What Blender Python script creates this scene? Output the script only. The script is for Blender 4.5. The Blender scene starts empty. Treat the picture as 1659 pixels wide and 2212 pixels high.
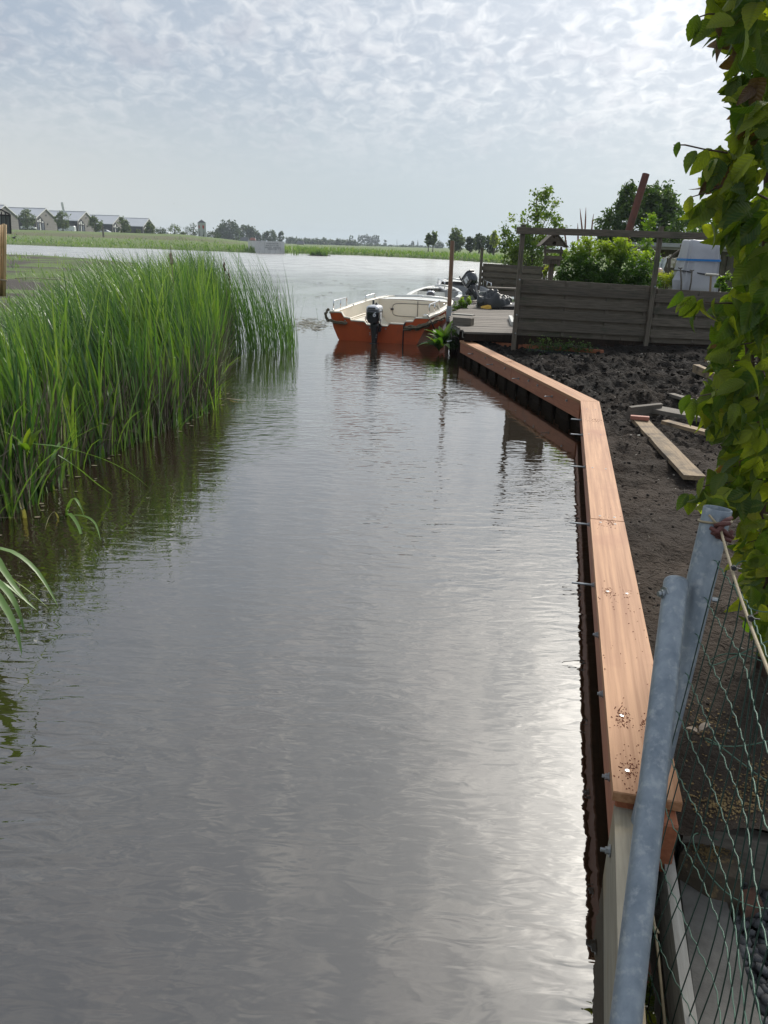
import bpy, bmesh, math, random
import numpy as np
from mathutils import Vector, Matrix, noise as mnoise
random.seed(7); RNG = np.random.default_rng(7)
SC = bpy.context.scene
COL = SC.collection

# ------------------------------------------------------------------ camera
CAM_H, PITCH, ROLL, FPX = 1.6, math.radians(19.1), 0.029, 1662.0
CX, CY = 829.5, 1106.0
_F = np.array([0, math.cos(PITCH), -math.sin(PITCH)])
_U0 = np.array([0, math.sin(PITCH), math.cos(PITCH)]); _R0 = np.array([1.0, 0, 0])
_R = math.cos(ROLL)*_R0 + math.sin(ROLL)*_U0
_U = math.cos(ROLL)*_U0 - math.sin(ROLL)*_R0
cam_data = bpy.data.cameras.new('camera')
cam_data.sensor_fit = 'VERTICAL'; cam_data.sensor_height = 24.0
cam_data.lens = FPX/2212.0*24.0
cam_data.clip_start = 0.02; cam_data.clip_end = 9000
cam = bpy.data.objects.new('camera', cam_data); COL.objects.link(cam)
cam.matrix_world = Matrix(((_R[0], _U[0], -_F[0], 0), (_R[1], _U[1], -_F[1], 0), (_R[2], _U[2], -_F[2], CAM_H), (0, 0, 0, 1)))
SC.camera = cam

# ------------------------------------------------------------------ sky, sun, exposure
SUN_AZ, SUN_EL = math.radians(30), math.radians(37.5)
SUN_DIR = Vector((math.sin(SUN_AZ)*math.cos(SUN_EL), math.cos(SUN_AZ)*math.cos(SUN_EL), math.sin(SUN_EL)))
world = bpy.data.worlds.new('World'); SC.world = world; world.use_nodes = True
def build_world():
    nt = world.node_tree; N = nt.nodes; L = nt.links; N.clear()
    def node(t, **k):
        n = N.new(t)
        for a, b in k.items(): setattr(n, a, b)
        return n
    def mth(op, a, b=None, c=None, clamp=False):
        n = node('ShaderNodeMath', operation=op); n.use_clamp = clamp
        for i, v in enumerate((a, b, c)):
            if v is None: continue
            if isinstance(v, (int, float)): n.inputs[i].default_value = v
            else: L.new(v, n.inputs[i])
        return n.outputs[0]
    def mixc(f, a, b, bt='MIX'):
        n = node('ShaderNodeMix', data_type='RGBA', blend_type=bt)
        for sock, v in ((n.inputs[0], f), (n.inputs[6], a), (n.inputs[7], b)):
            if isinstance(v, (int, float)): sock.default_value = v
            elif isinstance(v, tuple): sock.default_value = v + (1,)
            else: L.new(v, sock)
        return n.outputs[2]
    tc = node('ShaderNodeTexCoord')
    nrm = node('ShaderNodeVectorMath', operation='NORMALIZE'); L.new(tc.outputs['Generated'], nrm.inputs[0])
    sep = node('ShaderNodeSeparateXYZ'); L.new(nrm.outputs[0], sep.inputs[0])
    X, Y, Z = sep.outputs
    zc = mth('MAXIMUM', Z, 0.0)
    den = mth('ADD', zc, 0.30)
    u = mth('DIVIDE', X, den); v = mth('DIVIDE', Y, den)
    comb = node('ShaderNodeCombineXYZ'); L.new(u, comb.inputs[0]); L.new(v, comb.inputs[1])
    def noise(scale, detail, rough, off, dist=0.0, ysc=1.0, rot=0.0):
        mp = node('ShaderNodeMapping'); mp.inputs['Location'].default_value = off
        mp.inputs['Scale'].default_value = (1, ysc, 1); mp.inputs['Rotation'].default_value = (0, 0, rot)
        L.new(comb.outputs[0], mp.inputs[0])
        n = node('ShaderNodeTexNoise'); n.inputs['Scale'].default_value = scale; n.inputs['Detail'].default_value = detail
        n.inputs['Roughness'].default_value = rough; n.inputs['Distortion'].default_value = dist
        L.new(mp.outputs[0], n.inputs['Vector']); return n.outputs[0]
    def ramp(val, a, b):
        n = node('ShaderNodeMapRange'); n.interpolation_type = 'SMOOTHSTEP'
        n.inputs[1].default_value = a; n.inputs[2].default_value = b
        L.new(val, n.inputs[0]); return n.outputs[0]
    cells = noise(23.0, 5, 0.55, (3.1, 1.7, 0), 0.6, 0.85, 0.5)
    big = noise(1.8, 2, 0.5, (0.4, 5.2, 0))
    mid = noise(7.5, 3, 0.55, (7.3, 2.2, 0), 0.3, 0.7)
    cov = mth('ADD', mth('MULTIPLY', cells, 0.75), mth('ADD', mth('MULTIPLY', big, 0.42), mth('MULTIPLY', mid, 0.45)))
    puff = ramp(cov, 0.68, 1.06)                       # bright cell edges
    puff = mth('MULTIPLY', puff, ramp(Z, 0.045, 0.20))  # the puffs thin out into the haze low down
    dot = node('ShaderNodeVectorMath', operation='DOT_PRODUCT'); L.new(nrm.outputs[0], dot.inputs[0]); dot.inputs[1].default_value = SUN_DIR
    dd = mth('MAXIMUM', dot.outputs['Value'], 0.0)
    g_w = mth('POWER', dd, 7.0); g_n = mth('POWER', dd, 52.0)
    # hazy high veil: pale at the horizon, grey blue above
    veil = mixc(ramp(Z, 0.0, 0.22), (0.385, 0.455, 0.49), (0.315, 0.372, 0.45))
    side = ramp(X, -0.65, 0.10)
    veil = mixc(mth('MULTIPLY', mth('SUBTRACT', 1.0, side), ramp(Z, 0.20, 0.02)), veil, (0.55, 0.555, 0.535))
    cl = mixc(mth('MULTIPLY', puff, 0.58), veil, (0.66, 0.665, 0.67))
    sh = ramp(mid, 0.50, 0.72)
    cl = mixc(mth('MULTIPLY', mth('MULTIPLY', sh, 0.55), ramp(Z, 0.06, 0.2)), cl, (0.29, 0.325, 0.40))
    glow = mth('ADD', mth('MULTIPLY', g_w, 0.66), mth('MULTIPLY', g_n, 4.6))
    gm = mth('MULTIPLY', glow, mth('ADD', 0.78, mth('MULTIPLY', puff, 0.55)))
    gcol = node('ShaderNodeVectorMath', operation='SCALE'); gcol.inputs[0].default_value = (1.0, 0.965, 0.91); L.new(gm, gcol.inputs['Scale'])
    addc = mixc(1.0, cl, gcol.outputs[0], 'ADD')
    sky = node('ShaderNodeTexSky', sky_type='NISHITA'); sky.sun_disc = False
    sky.sun_elevation = SUN_EL; sky.sun_rotation = SUN_AZ; sky.air_density = 1.0; sky.dust_density = 3.0
    b1 = node('ShaderNodeBackground'); L.new(sky.outputs[0], b1.inputs[0]); b1.inputs[1].default_value = 0.05
    b2 = node('ShaderNodeBackground'); L.new(addc, b2.inputs[0]); b2.inputs[1].default_value = 1.0
    mx = node('ShaderNodeMixShader'); mx.inputs[0].default_value = 0.93
    L.new(b1.outputs[0], mx.inputs[1]); L.new(b2.outputs[0], mx.inputs[2])
    out = node('ShaderNodeOutputWorld'); L.new(mx.outputs[0], out.inputs[0])
build_world()
sl = bpy.data.lights.new('sun', 'SUN'); sl.energy = 2.6; sl.angle = math.radians(14); sl.color = (1.0, 0.945, 0.86)
sun = bpy.data.objects.new('sun', sl); COL.objects.link(sun)
sun.rotation_euler = (-SUN_DIR).to_track_quat('-Z', 'Y').to_euler()
vs = SC.view_settings; SC.display_settings.display_device = 'sRGB'
vs.view_transform = 'Standard'; vs.look = 'None'; vs.gamma = 1.0; vs.exposure = 0.45; vs.use_curve_mapping = False
SC.cycles.max_bounces = 6; SC.cycles.transparent_max_bounces = 6; SC.cycles.volume_bounces = 0
SC.cycles.sample_clamp_indirect = 6.0; SC.cycles.caustics_reflective = False; SC.cycles.caustics_refractive = False

# ------------------------------------------------------------------ placing: a point of the view, at a height or at a distance
def ray(px, py): return _F*FPX + _R*(px-CX) - _U*(py-CY)
def gz(px, py, z=0.0):
    d = ray(px, py); k = (z-CAM_H)/d[2]; return Vector((d[0]*k, d[1]*k, z))
def gd(px, py, Y):
    d = ray(px, py); k = Y/d[1]; return Vector((d[0]*k, Y, CAM_H+d[2]*k))
def proj(p):
    v = np.array(p) - np.array([0, 0, CAM_H]); w = v@_F
    return CX+FPX*(v@_R)/w, CY-FPX*(v@_U)/w

# ------------------------------------------------------------------ helpers
def tag(o, label=None, cat=None, group=None, kind=None):
    if label: o['label'] = label
    if cat: o['category'] = cat
    if group: o['group'] = group
    if kind: o['kind'] = kind
    return o
def thing(name, label, cat, loc=(0, 0, 0), group=None, rot=None):
    o = bpy.data.objects.new(name, None); COL.objects.link(o); o.location = loc; o.empty_display_size = 0.1
    if rot: o.rotation_euler = rot
    return tag(o, label, cat, group)
def copy_tree(o, parent=None):
    c = o.copy(); COL.objects.link(c)
    if parent is not None: c.parent = parent
    for ch in list(o.children): copy_tree(ch, c)
    return c
def link(name, me, mats, parent=None, loc=None, rot=None):
    for m in (mats if isinstance(mats, (list, tuple)) else [mats]):
        if m is not None and len(me.materials) < 8 and m.name not in [x.name for x in me.materials if x]: me.materials.append(m)
    o = bpy.data.objects.new(name, me); COL.objects.link(o)
    if parent is not None: o.parent = parent
    if loc is not None: o.location = loc
    if rot is not None: o.rotation_euler = rot
    return o
class MB:
    """collects faces, builds one mesh"""
    def __init__(s): s.v = []; s.f = []; s.mi = []; s.t = []
    def add(s, vs, fs, mi=0, tint=0.0):
        b = len(s.v); s.v += [tuple(p) for p in vs]; s.f += [tuple(i+b for i in f) for f in fs]; s.mi += [mi]*len(fs)
        s.t += [tint]*len(vs); return s
    def box(s, c, d, rot=None, ch=0.0, mi=0):
        vs, fs = chamfer_box(d, ch)
        M = rot if rot is not None else Matrix.Identity(3)
        return s.add([M@Vector(p)+Vector(c) for p in vs], fs, mi)
    def tube(s, pts, r, n=8, caps=True, mi=0, tint=0.0):
        pts = [Vector(p) for p in pts]; m = len(pts); rs = r if isinstance(r, (list, tuple)) else [r]*m
        vs = []; prev = None
        for i, p in enumerate(pts):
            d = (pts[min(i+1, m-1)]-pts[max(i-1, 0)])
            d = d.normalized() if d.length > 1e-9 else Vector((0, 0, 1))
            a = prev if prev is not None else (Vector((1, 0, 0)) if abs(d.x) < 0.8 else Vector((0, 1, 0)))
            a = (a - d*a.dot(d)); a = a.normalized() if a.length > 1e-6 else d.orthogonal().normalized()
            b = d.cross(a); prev = a
            for k in range(n):
                t = 2*math.pi*k/n; vs.append(p+(a*math.cos(t)+b*math.sin(t))*rs[i])
        fs = [(i*n+k, i*n+(k+1) % n, (i+1)*n+(k+1) % n, (i+1)*n+k) for i in range(m-1) for k in range(n)]
        if caps: fs += [tuple(range(n-1, -1, -1)), tuple(range((m-1)*n, m*n))]
        return s.add(vs, fs, mi, tint)
    def loft(s, rings, caps=True, mi=0):
        n = len(rings[0]); vs = [p for r in rings for p in r]; m = len(rings)
        fs = [(i*n+k, i*n+(k+1) % n, (i+1)*n+(k+1) % n, (i+1)*n+k) for i in range(m-1) for k in range(n)]
        if caps: fs += [tuple(range(n-1, -1, -1)), tuple(range((m-1)*n, m*n))]
        return s.add(vs, fs, mi)
    def prism(s, poly, z0, z1, mi=0):
        n = len(poly); vs = [(x, y, z0) for x, y in poly]+[(x, y, z1) for x, y in poly]
        fs = [tuple(range(n-1, -1, -1)), tuple(range(n, 2*n))]+[(k, (k+1) % n, n+(k+1) % n, n+k) for k in range(n)]
        return s.add(vs, fs, mi)
    def mesh(s, name, smooth=False, tint=False, recalc=False):
        me = bpy.data.meshes.new(name); me.from_pydata([tuple(p) for p in s.v], [], s.f)
        if any(s.mi): me.polygons.foreach_set('material_index', s.mi)
        if tint:
            a = me.attributes.new('tint', 'FLOAT', 'POINT'); a.data.foreach_set('value', s.t)
        if recalc:
            bm = bmesh.new(); bm.from_mesh(me); bmesh.ops.recalc_face_normals(bm, faces=bm.faces); bm.to_mesh(me); bm.free()
        if smooth: me.polygons.foreach_set('use_smooth', [True]*len(me.polygons))
        me.update(); return me
    def build(s, name, mats, parent=None, loc=None, rot=None, smooth=False, tint=False, recalc=True):
        me = s.mesh(name, smooth, tint, recalc)
        for m in (mats if isinstance(mats, (list, tuple)) else [mats]): me.materials.append(m)
        return link(name, me, [], parent, loc, rot)
def chamfer_box(d, ch=0.0):
    x, y, z = d[0]/2, d[1]/2, d[2]/2
    if ch <= 0:
        vs = [(a*x, b*y, c*z) for a in (-1, 1) for b in (-1, 1) for c in (-1, 1)]
        return vs, [(0, 1, 3, 2), (4, 6, 7, 5), (0, 4, 5, 1), (2, 3, 7, 6), (0, 2, 6, 4), (1, 5, 7, 3)]
    ch = min(ch, x*0.9, y*0.9, z*0.9); vs = []; idx = {}
    for a in (-1, 1):
        for b in (-1, 1):
            for c in (-1, 1):
                for ax in range(3):
                    p = [a*(x-ch), b*(y-ch), c*(z-ch)]; p[ax] = (a*x, b*y, c*z)[ax]
                    idx[(a, b, c, ax)] = len(vs); vs.append(tuple(p))
    fs = []; S = ((-1, -1), (1, -1), (1, 1), (-1, 1))
    def key(ax, s, u, w):
        q = [0, 0, 0]; q[ax] = s; q[(ax+1) % 3] = u; q[(ax+2) % 3] = w; return tuple(q)
    for ax in range(3):
        for s in (-1, 1):
            f = [idx[key(ax, s, u, w)+(ax,)] for u, w in S]; fs.append(tuple(f if s > 0 else f[::-1]))
    for ax in range(3):
        b1, b2 = (ax+1) % 3, (ax+2) % 3
        for u in (-1, 1):
            for w in (-1, 1):
                k0 = key(ax, -1, u, w); k1 = key(ax, 1, u, w)
                f = [idx[k0+(b1,)], idx[k1+(b1,)], idx[k1+(b2,)], idx[k0+(b2,)]]
                fs.append(tuple(f if u*w > 0 else f[::-1]))
    for a in (-1, 1):
        for b in (-1, 1):
            for c in (-1, 1):
                f = [idx[(a, b, c, k)] for k in range(3)]; fs.append(tuple(f if a*b*c > 0 else f[::-1]))
    return vs, fs
def frame(p0, p1, up=(0, 0, 1)):
    x = (Vector(p1)-Vector(p0)).normalized(); u = Vector(up); y = u.cross(x)
    if y.length < 1e-5: y = Vector((0, 1, 0)).cross(x)
    y.normalize(); z = x.cross(y); return Matrix((x, y, z)).transposed()
BOXES = {}
def plank(name, p0, p1, w, t, mat, parent=None, up=(0, 0, 1), ch=0.003, warp=0.0, seg=1):
    """a board with its grain along local X; p0 and p1 are the ends of its centre line"""
    p0, p1 = Vector(p0), Vector(p1); Ln = (p1-p0).length
    key = (round(Ln, 3), round(w, 4), round(t, 4), ch, warp, seg)
    me = BOXES.get(key)
    if me is None or warp:
        if seg > 1:
            bm = bmesh.new(); vs, fs = chamfer_box((Ln, w, t), 0)
            bv = [bm.verts.new(v) for v in vs]; [bm.faces.new([bv[i] for i in f]) for f in fs]
            ed = [e for e in bm.edges if abs(e.verts[0].co.x-e.verts[1].co.x) > Ln*0.5]
            bmesh.ops.subdivide_edges(bm, edges=ed, cuts=seg, use_grid_fill=True)
            bmesh.ops.recalc_face_normals(bm, faces=bm.faces)
            k = random.random()*50
            for v in bm.verts:
                n = mnoise.noise_vector(Vector((v.co.x*3+k, v.co.y*8, v.co.z*8)))
                v.co += Vector((n.x*warp*0.6, n.y*warp, n.z*warp*0.6))
            me = bpy.data.meshes.new(name); bm.to_mesh(me); bm.free()
        else:
            vs, fs = chamfer_box((Ln, w, t), ch); me = bpy.data.meshes.new(name); me.from_pydata(vs, [], fs)
        me.update()
        BOXES[key] = me
    if mat.name not in [m.name for m in me.materials]:
        if len(me.materials): me = me.copy(); me.materials.clear()
        me.materials.append(mat)
    o = bpy.data.objects.new(name, me); COL.objects.link(o)
    R = frame(p0, p1, up); c = (p0+p1)/2
    if parent is not None:
        o.parent = parent
        c = c-Vector(parent.location) if parent.parent is None else c
    o.matrix_local = Matrix.Translation(c) @ R.to_4x4()
    return o
def fbm(p, o=4, h=0.9): return mnoise.fractal(Vector(p), h, 2.0, o)

# ------------------------------------------------------------------ materials
MATS = {}
def M(name, c1, c2=None, scale=4.0, rough=0.6, bump=0.0, bscale=None, stretch=(1, 1, 1), metal=0.0, detail=4.0, lo=0.3, hi=0.7,
      c3=None, s3=1.0, t3=(0.55, 0.7), vary=0.0, trans=0.0, tint=None, spec=0.5, coat=0.0, bdist=0.01, rvar=0.0, wave=0.0):
    """noise-mixed Principled material on object coordinates; c3 adds blotches; tint: list of colours picked by the mesh's tint attribute"""
    if name in MATS: return MATS[name]
    m = bpy.data.materials.new(name); m.use_nodes = True; nt = m.node_tree; N = nt.nodes; L = nt.links
    P = N['Principled BSDF']; out = N['Material Output']
    P.inputs['Roughness'].default_value = rough; P.inputs['Metallic'].default_value = metal
    P.inputs['Specular IOR Level'].default_value = spec
    if coat: P.inputs['Coat Weight'].default_value = coat; P.inputs['Coat Roughness'].default_value = 0.1
    tc = N.new('ShaderNodeTexCoord'); oi = N.new('ShaderNodeObjectInfo')
    off = N.new('ShaderNodeVectorMath'); off.operation = 'SCALE'; off.inputs[0].default_value = (31.7, 17.3, 9.1); L.new(oi.outputs['Random'], off.inputs['Scale'])
    ad = N.new('ShaderNodeVectorMath'); ad.operation = 'ADD'; L.new(tc.outputs['Object'], ad.inputs[0]); L.new(off.outputs[0], ad.inputs[1])
    mp = N.new('ShaderNodeMapping'); mp.inputs['Scale'].default_value = stretch; L.new(ad.outputs[0], mp.inputs[0])
    def noise(sc, de=detail, src=None, ro=0.6):
        n = N.new('ShaderNodeTexNoise'); n.inputs['Scale'].default_value = sc; n.inputs['Detail'].default_value = de; n.inputs['Roughness'].default_value = ro
        L.new((src or mp).outputs[0], n.inputs['Vector']); return n.outputs[0]
    def rmp(v, a, b):
        n = N.new('ShaderNodeMapRange'); n.inputs[1].default_value = a; n.inputs[2].default_value = b; L.new(v, n.inputs[0]); return n.outputs[0]
    def mix(f, a, b):
        n = N.new('ShaderNodeMix'); n.data_type = 'RGBA'
        for s_, v in ((n.inputs[0], f), (n.inputs[6], a), (n.inputs[7], b)):
            if isinstance(v, (int, float)): s_.default_value = v
            elif isinstance(v, tuple): s_.default_value = v+(1,)
            else: L.new(v, s_)
        return n.outputs[2]
    nz = noise(scale)
    if wave:
        w = N.new('ShaderNodeTexWave'); w.wave_type = 'BANDS'; w.bands_direction = 'Y'; w.inputs['Scale'].default_value = wave
        w.inputs['Distortion'].default_value = 5.5; w.inputs['Detail'].default_value = 3; w.inputs['Detail Scale'].default_value = 0.6
        mw = N.new('ShaderNodeMapping'); mw.inputs['Scale'].default_value = (0.10, 1, 1); L.new(ad.outputs[0], mw.inputs[0]); L.new(mw.outputs[0], w.inputs['Vector'])
        q = N.new('ShaderNodeMath'); q.operation = 'MULTIPLY_ADD'; q.inputs[1].default_value = 0.45; L.new(w.outputs[1], q.inputs[0])
        q2 = N.new('ShaderNodeMath'); q2.operation = 'MULTIPLY'; q2.inputs[1].default_value = 0.55; L.new(nz, q2.inputs[0]); L.new(q2.outputs[0], q.inputs[2]); nz = q.outputs[0]
    if tint:
        at = N.new('ShaderNodeAttribute'); at.attribute_name = 'tint'
        cr = N.new('ShaderNodeValToRGB'); e = cr.color_ramp.elements
        while len(e) < len(tint): e.new(0.5)
        for i, c in enumerate(tint): e[i].position = i/(len(tint)-1); e[i].color = c+(1,)
        L.new(at.outputs['Fac'], cr.inputs[0]); col = cr.outputs[0]
        if c2: col = mix(rmp(nz, lo, hi), col, mix(0.5, col, c2))
    else:
        col = mix(rmp(nz, lo, hi), c1, c2) if c2 else mix(0.0, c1, c1)
    if c3: col = mix(rmp(noise(s3, 5, ad), *t3), col, c3)
    if vary:
        hs = N.new('ShaderNodeHueSaturation')
        v = N.new('ShaderNodeMapRange'); v.inputs[3].default_value = 1-vary; v.inputs[4].default_value = 1+vary; L.new(oi.outputs['Random'], v.inputs[0])
        L.new(v.outputs[0], hs.inputs['Value']); L.new(col, hs.inputs['Color']); col = hs.outputs[0]
    L.new(col, P.inputs['Base Color'])
    if rvar: 
        r_ = N.new('ShaderNodeMapRange'); r_.inputs[3].default_value = rough-rvar; r_.inputs[4].default_value = rough+rvar; L.new(nz, r_.inputs[0]); L.new(r_.outputs[0], P.inputs['Roughness'])
    if bump:
        b = N.new('ShaderNodeBump'); b.inputs['Strength'].default_value = bump; b.inputs['Distance'].default_value = bdist
        L.new(noise(bscale or scale*3, 5) if not wave else nz, b.inputs['Height']); L.new(b.outputs[0], P.inputs['Normal'])
    if trans:
        T = N.new('ShaderNodeBsdfTranslucent'); tcx = N.new('ShaderNodeMix'); tcx.data_type = 'RGBA'; tcx.blend_type = 'MULTIPLY'; tcx.inputs[0].default_value = 1
        L.new(col, tcx.inputs[6]); tcx.inputs[7].default_value = (2.1, 2.2, 0.7, 1); L.new(tcx.outputs[2], T.inputs[0])
        ms = N.new('ShaderNodeMixShader'); ms.inputs[0].default_value = trans; L.new(P.outputs[0], ms.inputs[1]); L.new(T.outputs[0], ms.inputs[2]); L.new(ms.outputs[0], out.inputs[0])
    MATS[name] = m; return m

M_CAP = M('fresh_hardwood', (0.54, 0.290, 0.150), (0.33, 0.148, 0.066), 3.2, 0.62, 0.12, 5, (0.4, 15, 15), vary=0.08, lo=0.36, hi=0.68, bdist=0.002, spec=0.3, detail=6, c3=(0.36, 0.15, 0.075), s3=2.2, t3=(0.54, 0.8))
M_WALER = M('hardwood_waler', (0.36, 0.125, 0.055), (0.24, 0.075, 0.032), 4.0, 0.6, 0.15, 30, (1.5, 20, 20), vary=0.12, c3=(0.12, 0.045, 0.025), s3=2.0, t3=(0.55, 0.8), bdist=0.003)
M_PILE = M('wet_and_shade_board', (0.045, 0.030, 0.021), (0.016, 0.012, 0.010), 4.0, 0.9, 0.3, 20, (14, 14, 1.5), vary=0.3, bdist=0.004, spec=0.1)  # wet pile wood; also colours the shade boards under the deck
M_OLDWOOD = M('grey_weathered_wood', (0.19, 0.165, 0.135), (0.095, 0.082, 0.066), 4.0, 0.85, 0.5, 9, (1.2, 16, 16), vary=0.16, c3=(0.07, 0.075, 0.05), s3=3.0, t3=(0.58, 0.75), bdist=0.004)
M_FENCE = M('dark_fence_wood', (0.155, 0.128, 0.095), (0.065, 0.054, 0.040), 4.0, 0.85, 0.5, 9, (1.3, 18, 18), vary=0.2, c3=(0.04, 0.05, 0.028), s3=2.2, t3=(0.55, 0.75), bdist=0.004)
M_DECK = M('deck_wood', (0.22, 0.19, 0.155), (0.11, 0.095, 0.078), 4.0, 0.8, 0.5, 9, (1.2, 18, 18), vary=0.2, bdist=0.004)
M_TIMBER = M('pale_old_timber', (0.36, 0.265, 0.16), (0.19, 0.135, 0.08), 4.0, 0.85, 0.5, 9, (1.2, 16, 16), vary=0.1, c3=(0.07, 0.055, 0.04), s3=5.0, t3=(0.46, 0.66), bdist=0.005)
M_GREYBOARD = M('silver_grey_timber', (0.40, 0.38, 0.34), (0.25, 0.235, 0.205), 4.0, 0.85, 0.4, 9, (1.2, 18, 18), vary=0.1, bdist=0.004)
M_GALV = M('galvanised_steel', (0.31, 0.345, 0.375), (0.185, 0.22, 0.255), 26.0, 0.52, 0.08, 60, (1, 1, 0.5), metal=0.55, vary=0.06, c3=(0.40, 0.42, 0.43), s3=46.0, t3=(0.52, 0.72), rvar=0.08)
M_ZINC = M('zinc_plated', (0.42, 0.44, 0.45), (0.30, 0.32, 0.33), 40, 0.35, metal=0.85)
M_BLACK = M('black_plastic', (0.012, 0.013, 0.016), (0.02, 0.02, 0.024), 6, 0.4)
M_CONC = M('concrete', (0.19, 0.178, 0.158), (0.115, 0.108, 0.096), 14, 0.95, 0.6, 90, c3=(0.085, 0.08, 0.072), s3=4.0, t3=(0.52, 0.75), bdist=0.004)
# ================================================================== SETTING
def np_mesh(name, V, F, smooth=True, tint=None):
    me = bpy.data.meshes.new(name); V = np.asarray(V, dtype=np.float32); F = np.asarray(F, dtype=np.int32)
    k = F.shape[1]
    me.vertices.add(len(V)); me.vertices.foreach_set('co', V.ravel())
    me.loops.add(F.size); me.loops.foreach_set('vertex_index', F.ravel())
    me.polygons.add(len(F)); me.polygons.foreach_set('loop_start', np.arange(0, F.size, k, dtype=np.int32))
    if tint is not None:
        a = me.attributes.new('tint', 'FLOAT', 'POINT'); a.data.foreach_set('value', np.asarray(tint, dtype=np.float32))
    me.update(calc_edges=True)
    if smooth: me.polygons.foreach_set('use_smooth', np.ones(len(F), dtype=bool))
    me.validate(); return me
def grid_faces(nr, nc):
    i = np.arange(nr-1)[:, None]*nc+np.arange(nc-1)[None, :]; i = i.ravel()
    return np.stack([i, i+1, i+1+nc, i+nc], 1)

# ---- water
def water_material():
    m = bpy.data.materials.new('peaty_water'); m.use_nodes = True; nt = m.node_tree; N = nt.nodes; L = nt.links; N.clear()
    tc = N.new('ShaderNodeTexCoord')
    def noise(sc, stretch, rot, de, ro=0.5, dist=0.0, off=(0, 0, 0)):
        mp = N.new('ShaderNodeMapping'); mp.inputs['Scale'].default_value = stretch; mp.inputs['Rotation'].default_value = (0, 0, rot); mp.inputs['Location'].default_value = off
        L.new(tc.outputs['Object'], mp.inputs[0])
        n = N.new('ShaderNodeTexNoise'); n.inputs['Scale'].default_value = sc; n.inputs['Detail'].default_value = de
        n.inputs['Roughness'].default_value = ro; n.inputs['Distortion'].default_value = dist; L.new(mp.outputs[0], n.inputs['Vector']); return n.outputs[0]
    def mth(op, a, b):
        n = N.new('ShaderNodeMath'); n.operation = op
        for i, v in enumerate((a, b)):
            if isinstance(v, (int, float)): n.inputs[i].default_value = v
            else: L.new(v, n.inputs[i])
        return n.outputs[0]
    def rmp(v, a, b, c=0.0, d=1.0):
        n = N.new('ShaderNodeMapRange'); n.interpolation_type = 'SMOOTHSTEP'
        for i, x in enumerate((a, b, c, d)): n.inputs[i+1].default_value = x
        L.new(v, n.inputs[0]); return n.outputs[0]
    fine = noise(12.5, (0.5, 1.5, 1), 0.22, 2.0, 0.45, 0.5)
    fine2 = noise(4.2, (0.6, 1.3, 1), -0.3, 2, 0.4, 0.9, (5, 2, 0))
    broad = noise(1.6, (0.7, 1.2, 1), 0.5, 2, 0.5, 0.3, (1, 9, 0))
    gust = noise(0.55, (1, 0.5, 1), 0.1, 2, 0.5, 0.0, (3.3, 0.8, 0))
    amp = rmp(gust, 0.38, 0.62, 0.25, 1.25)
    hgt = mth('ADD', mth('MULTIPLY', mth('ADD', fine, mth('MULTIPLY', fine2, 1.3)), amp), mth('MULTIPLY', broad, 0.9))
    b = N.new('ShaderNodeBump'); b.inputs['Strength'].default_value = 1.0; b.inputs['Distance'].default_value = 0.0058; sy = N.new('ShaderNodeSeparateXYZ'); L.new(tc.outputs['Object'], sy.inputs[0]); hgt = mth('MULTIPLY', mth('MULTIPLY', hgt, rmp(sy.outputs[1], 5.5, 11.0, 1.0, 0.45)), mth('MULTIPLY', rmp(sy.outputs[1], 15.0, 45.0, 1.0, 3.0), rmp(mth('SUBTRACT', sy.outputs[0], mth('MULTIPLY', sy.outputs[1], 0.217)), -1.4, 0.2, 1.4, 0.32))); L.new(hgt, b.inputs['Height'])
    lw = N.new('ShaderNodeLayerWeight'); lw.inputs['Blend'].default_value = 0.5; L.new(b.outputs[0], lw.inputs['Normal'])
    fr = mth('POWER', lw.outputs['Facing'], 3.0)
    fac = mth('ADD', mth('MULTIPLY', fr, 0.80), 0.195)
    D = N.new('ShaderNodeBsdfDiffuse'); D.inputs[0].default_value = (0.022, 0.015, 0.009, 1)
    G = N.new('ShaderNodeBsdfGlossy'); G.inputs['Roughness'].default_value = 0.015; G.inputs[0].default_value = (1, 0.975, 0.93, 1); L.new(b.outputs[0], G.inputs['Normal']); L.new(rmp(sy.outputs[1], 16.0, 60.0, 0.012, 0.22), G.inputs['Roughness'])
    mx = N.new('ShaderNodeMixShader'); L.new(fac, mx.inputs[0]); L.new(D.outputs[0], mx.inputs[1]); L.new(G.outputs[0], mx.inputs[2])
    o = N.new('ShaderNodeOutputMaterial'); L.new(mx.outputs[0], o.inputs[0]); return m
mb = MB(); S = 1500
mb.add([(-2200, -60, 0), (2200, -60, 0), (2200, S, 0), (-2200, S, 0)], [(0, 1, 2, 3)])
water = mb.build('water', water_material()); tag(water, kind='structure', label='grey rippled water of the creek opening into a lake')

M_GRASS = M('grass_ground', (0.105, 0.155, 0.032), (0.055, 0.095, 0.02), 0.5, 0.9, 0.5, 8, c3=(0.075, 0.062, 0.04), s3=0.16, t3=(0.54, 0.68), bdist=0.05)
M_BANK = M('far_bank_grass', (0.13, 0.18, 0.045), (0.075, 0.115, 0.03), 0.25, 0.95, 0.6, 3, stretch=(1, 1, 3), tint=[(0.12, 0.17, 0.04), (0.12, 0.10, 0.055)], bdist=0.3)
M_SOIL = M('dark_peat_soil', (0.030, 0.023, 0.018), (0.030, 0.023, 0.018), 7.0, 0.95, 1.0, 42, c3=(0.05, 0.04, 0.031), s3=2.6, t3=(0.55, 0.85), tint=[(0.008, 0.007, 0.006), (0.066, 0.050, 0.038)], bdist=0.03, detail=8, spec=0.2)

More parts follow.
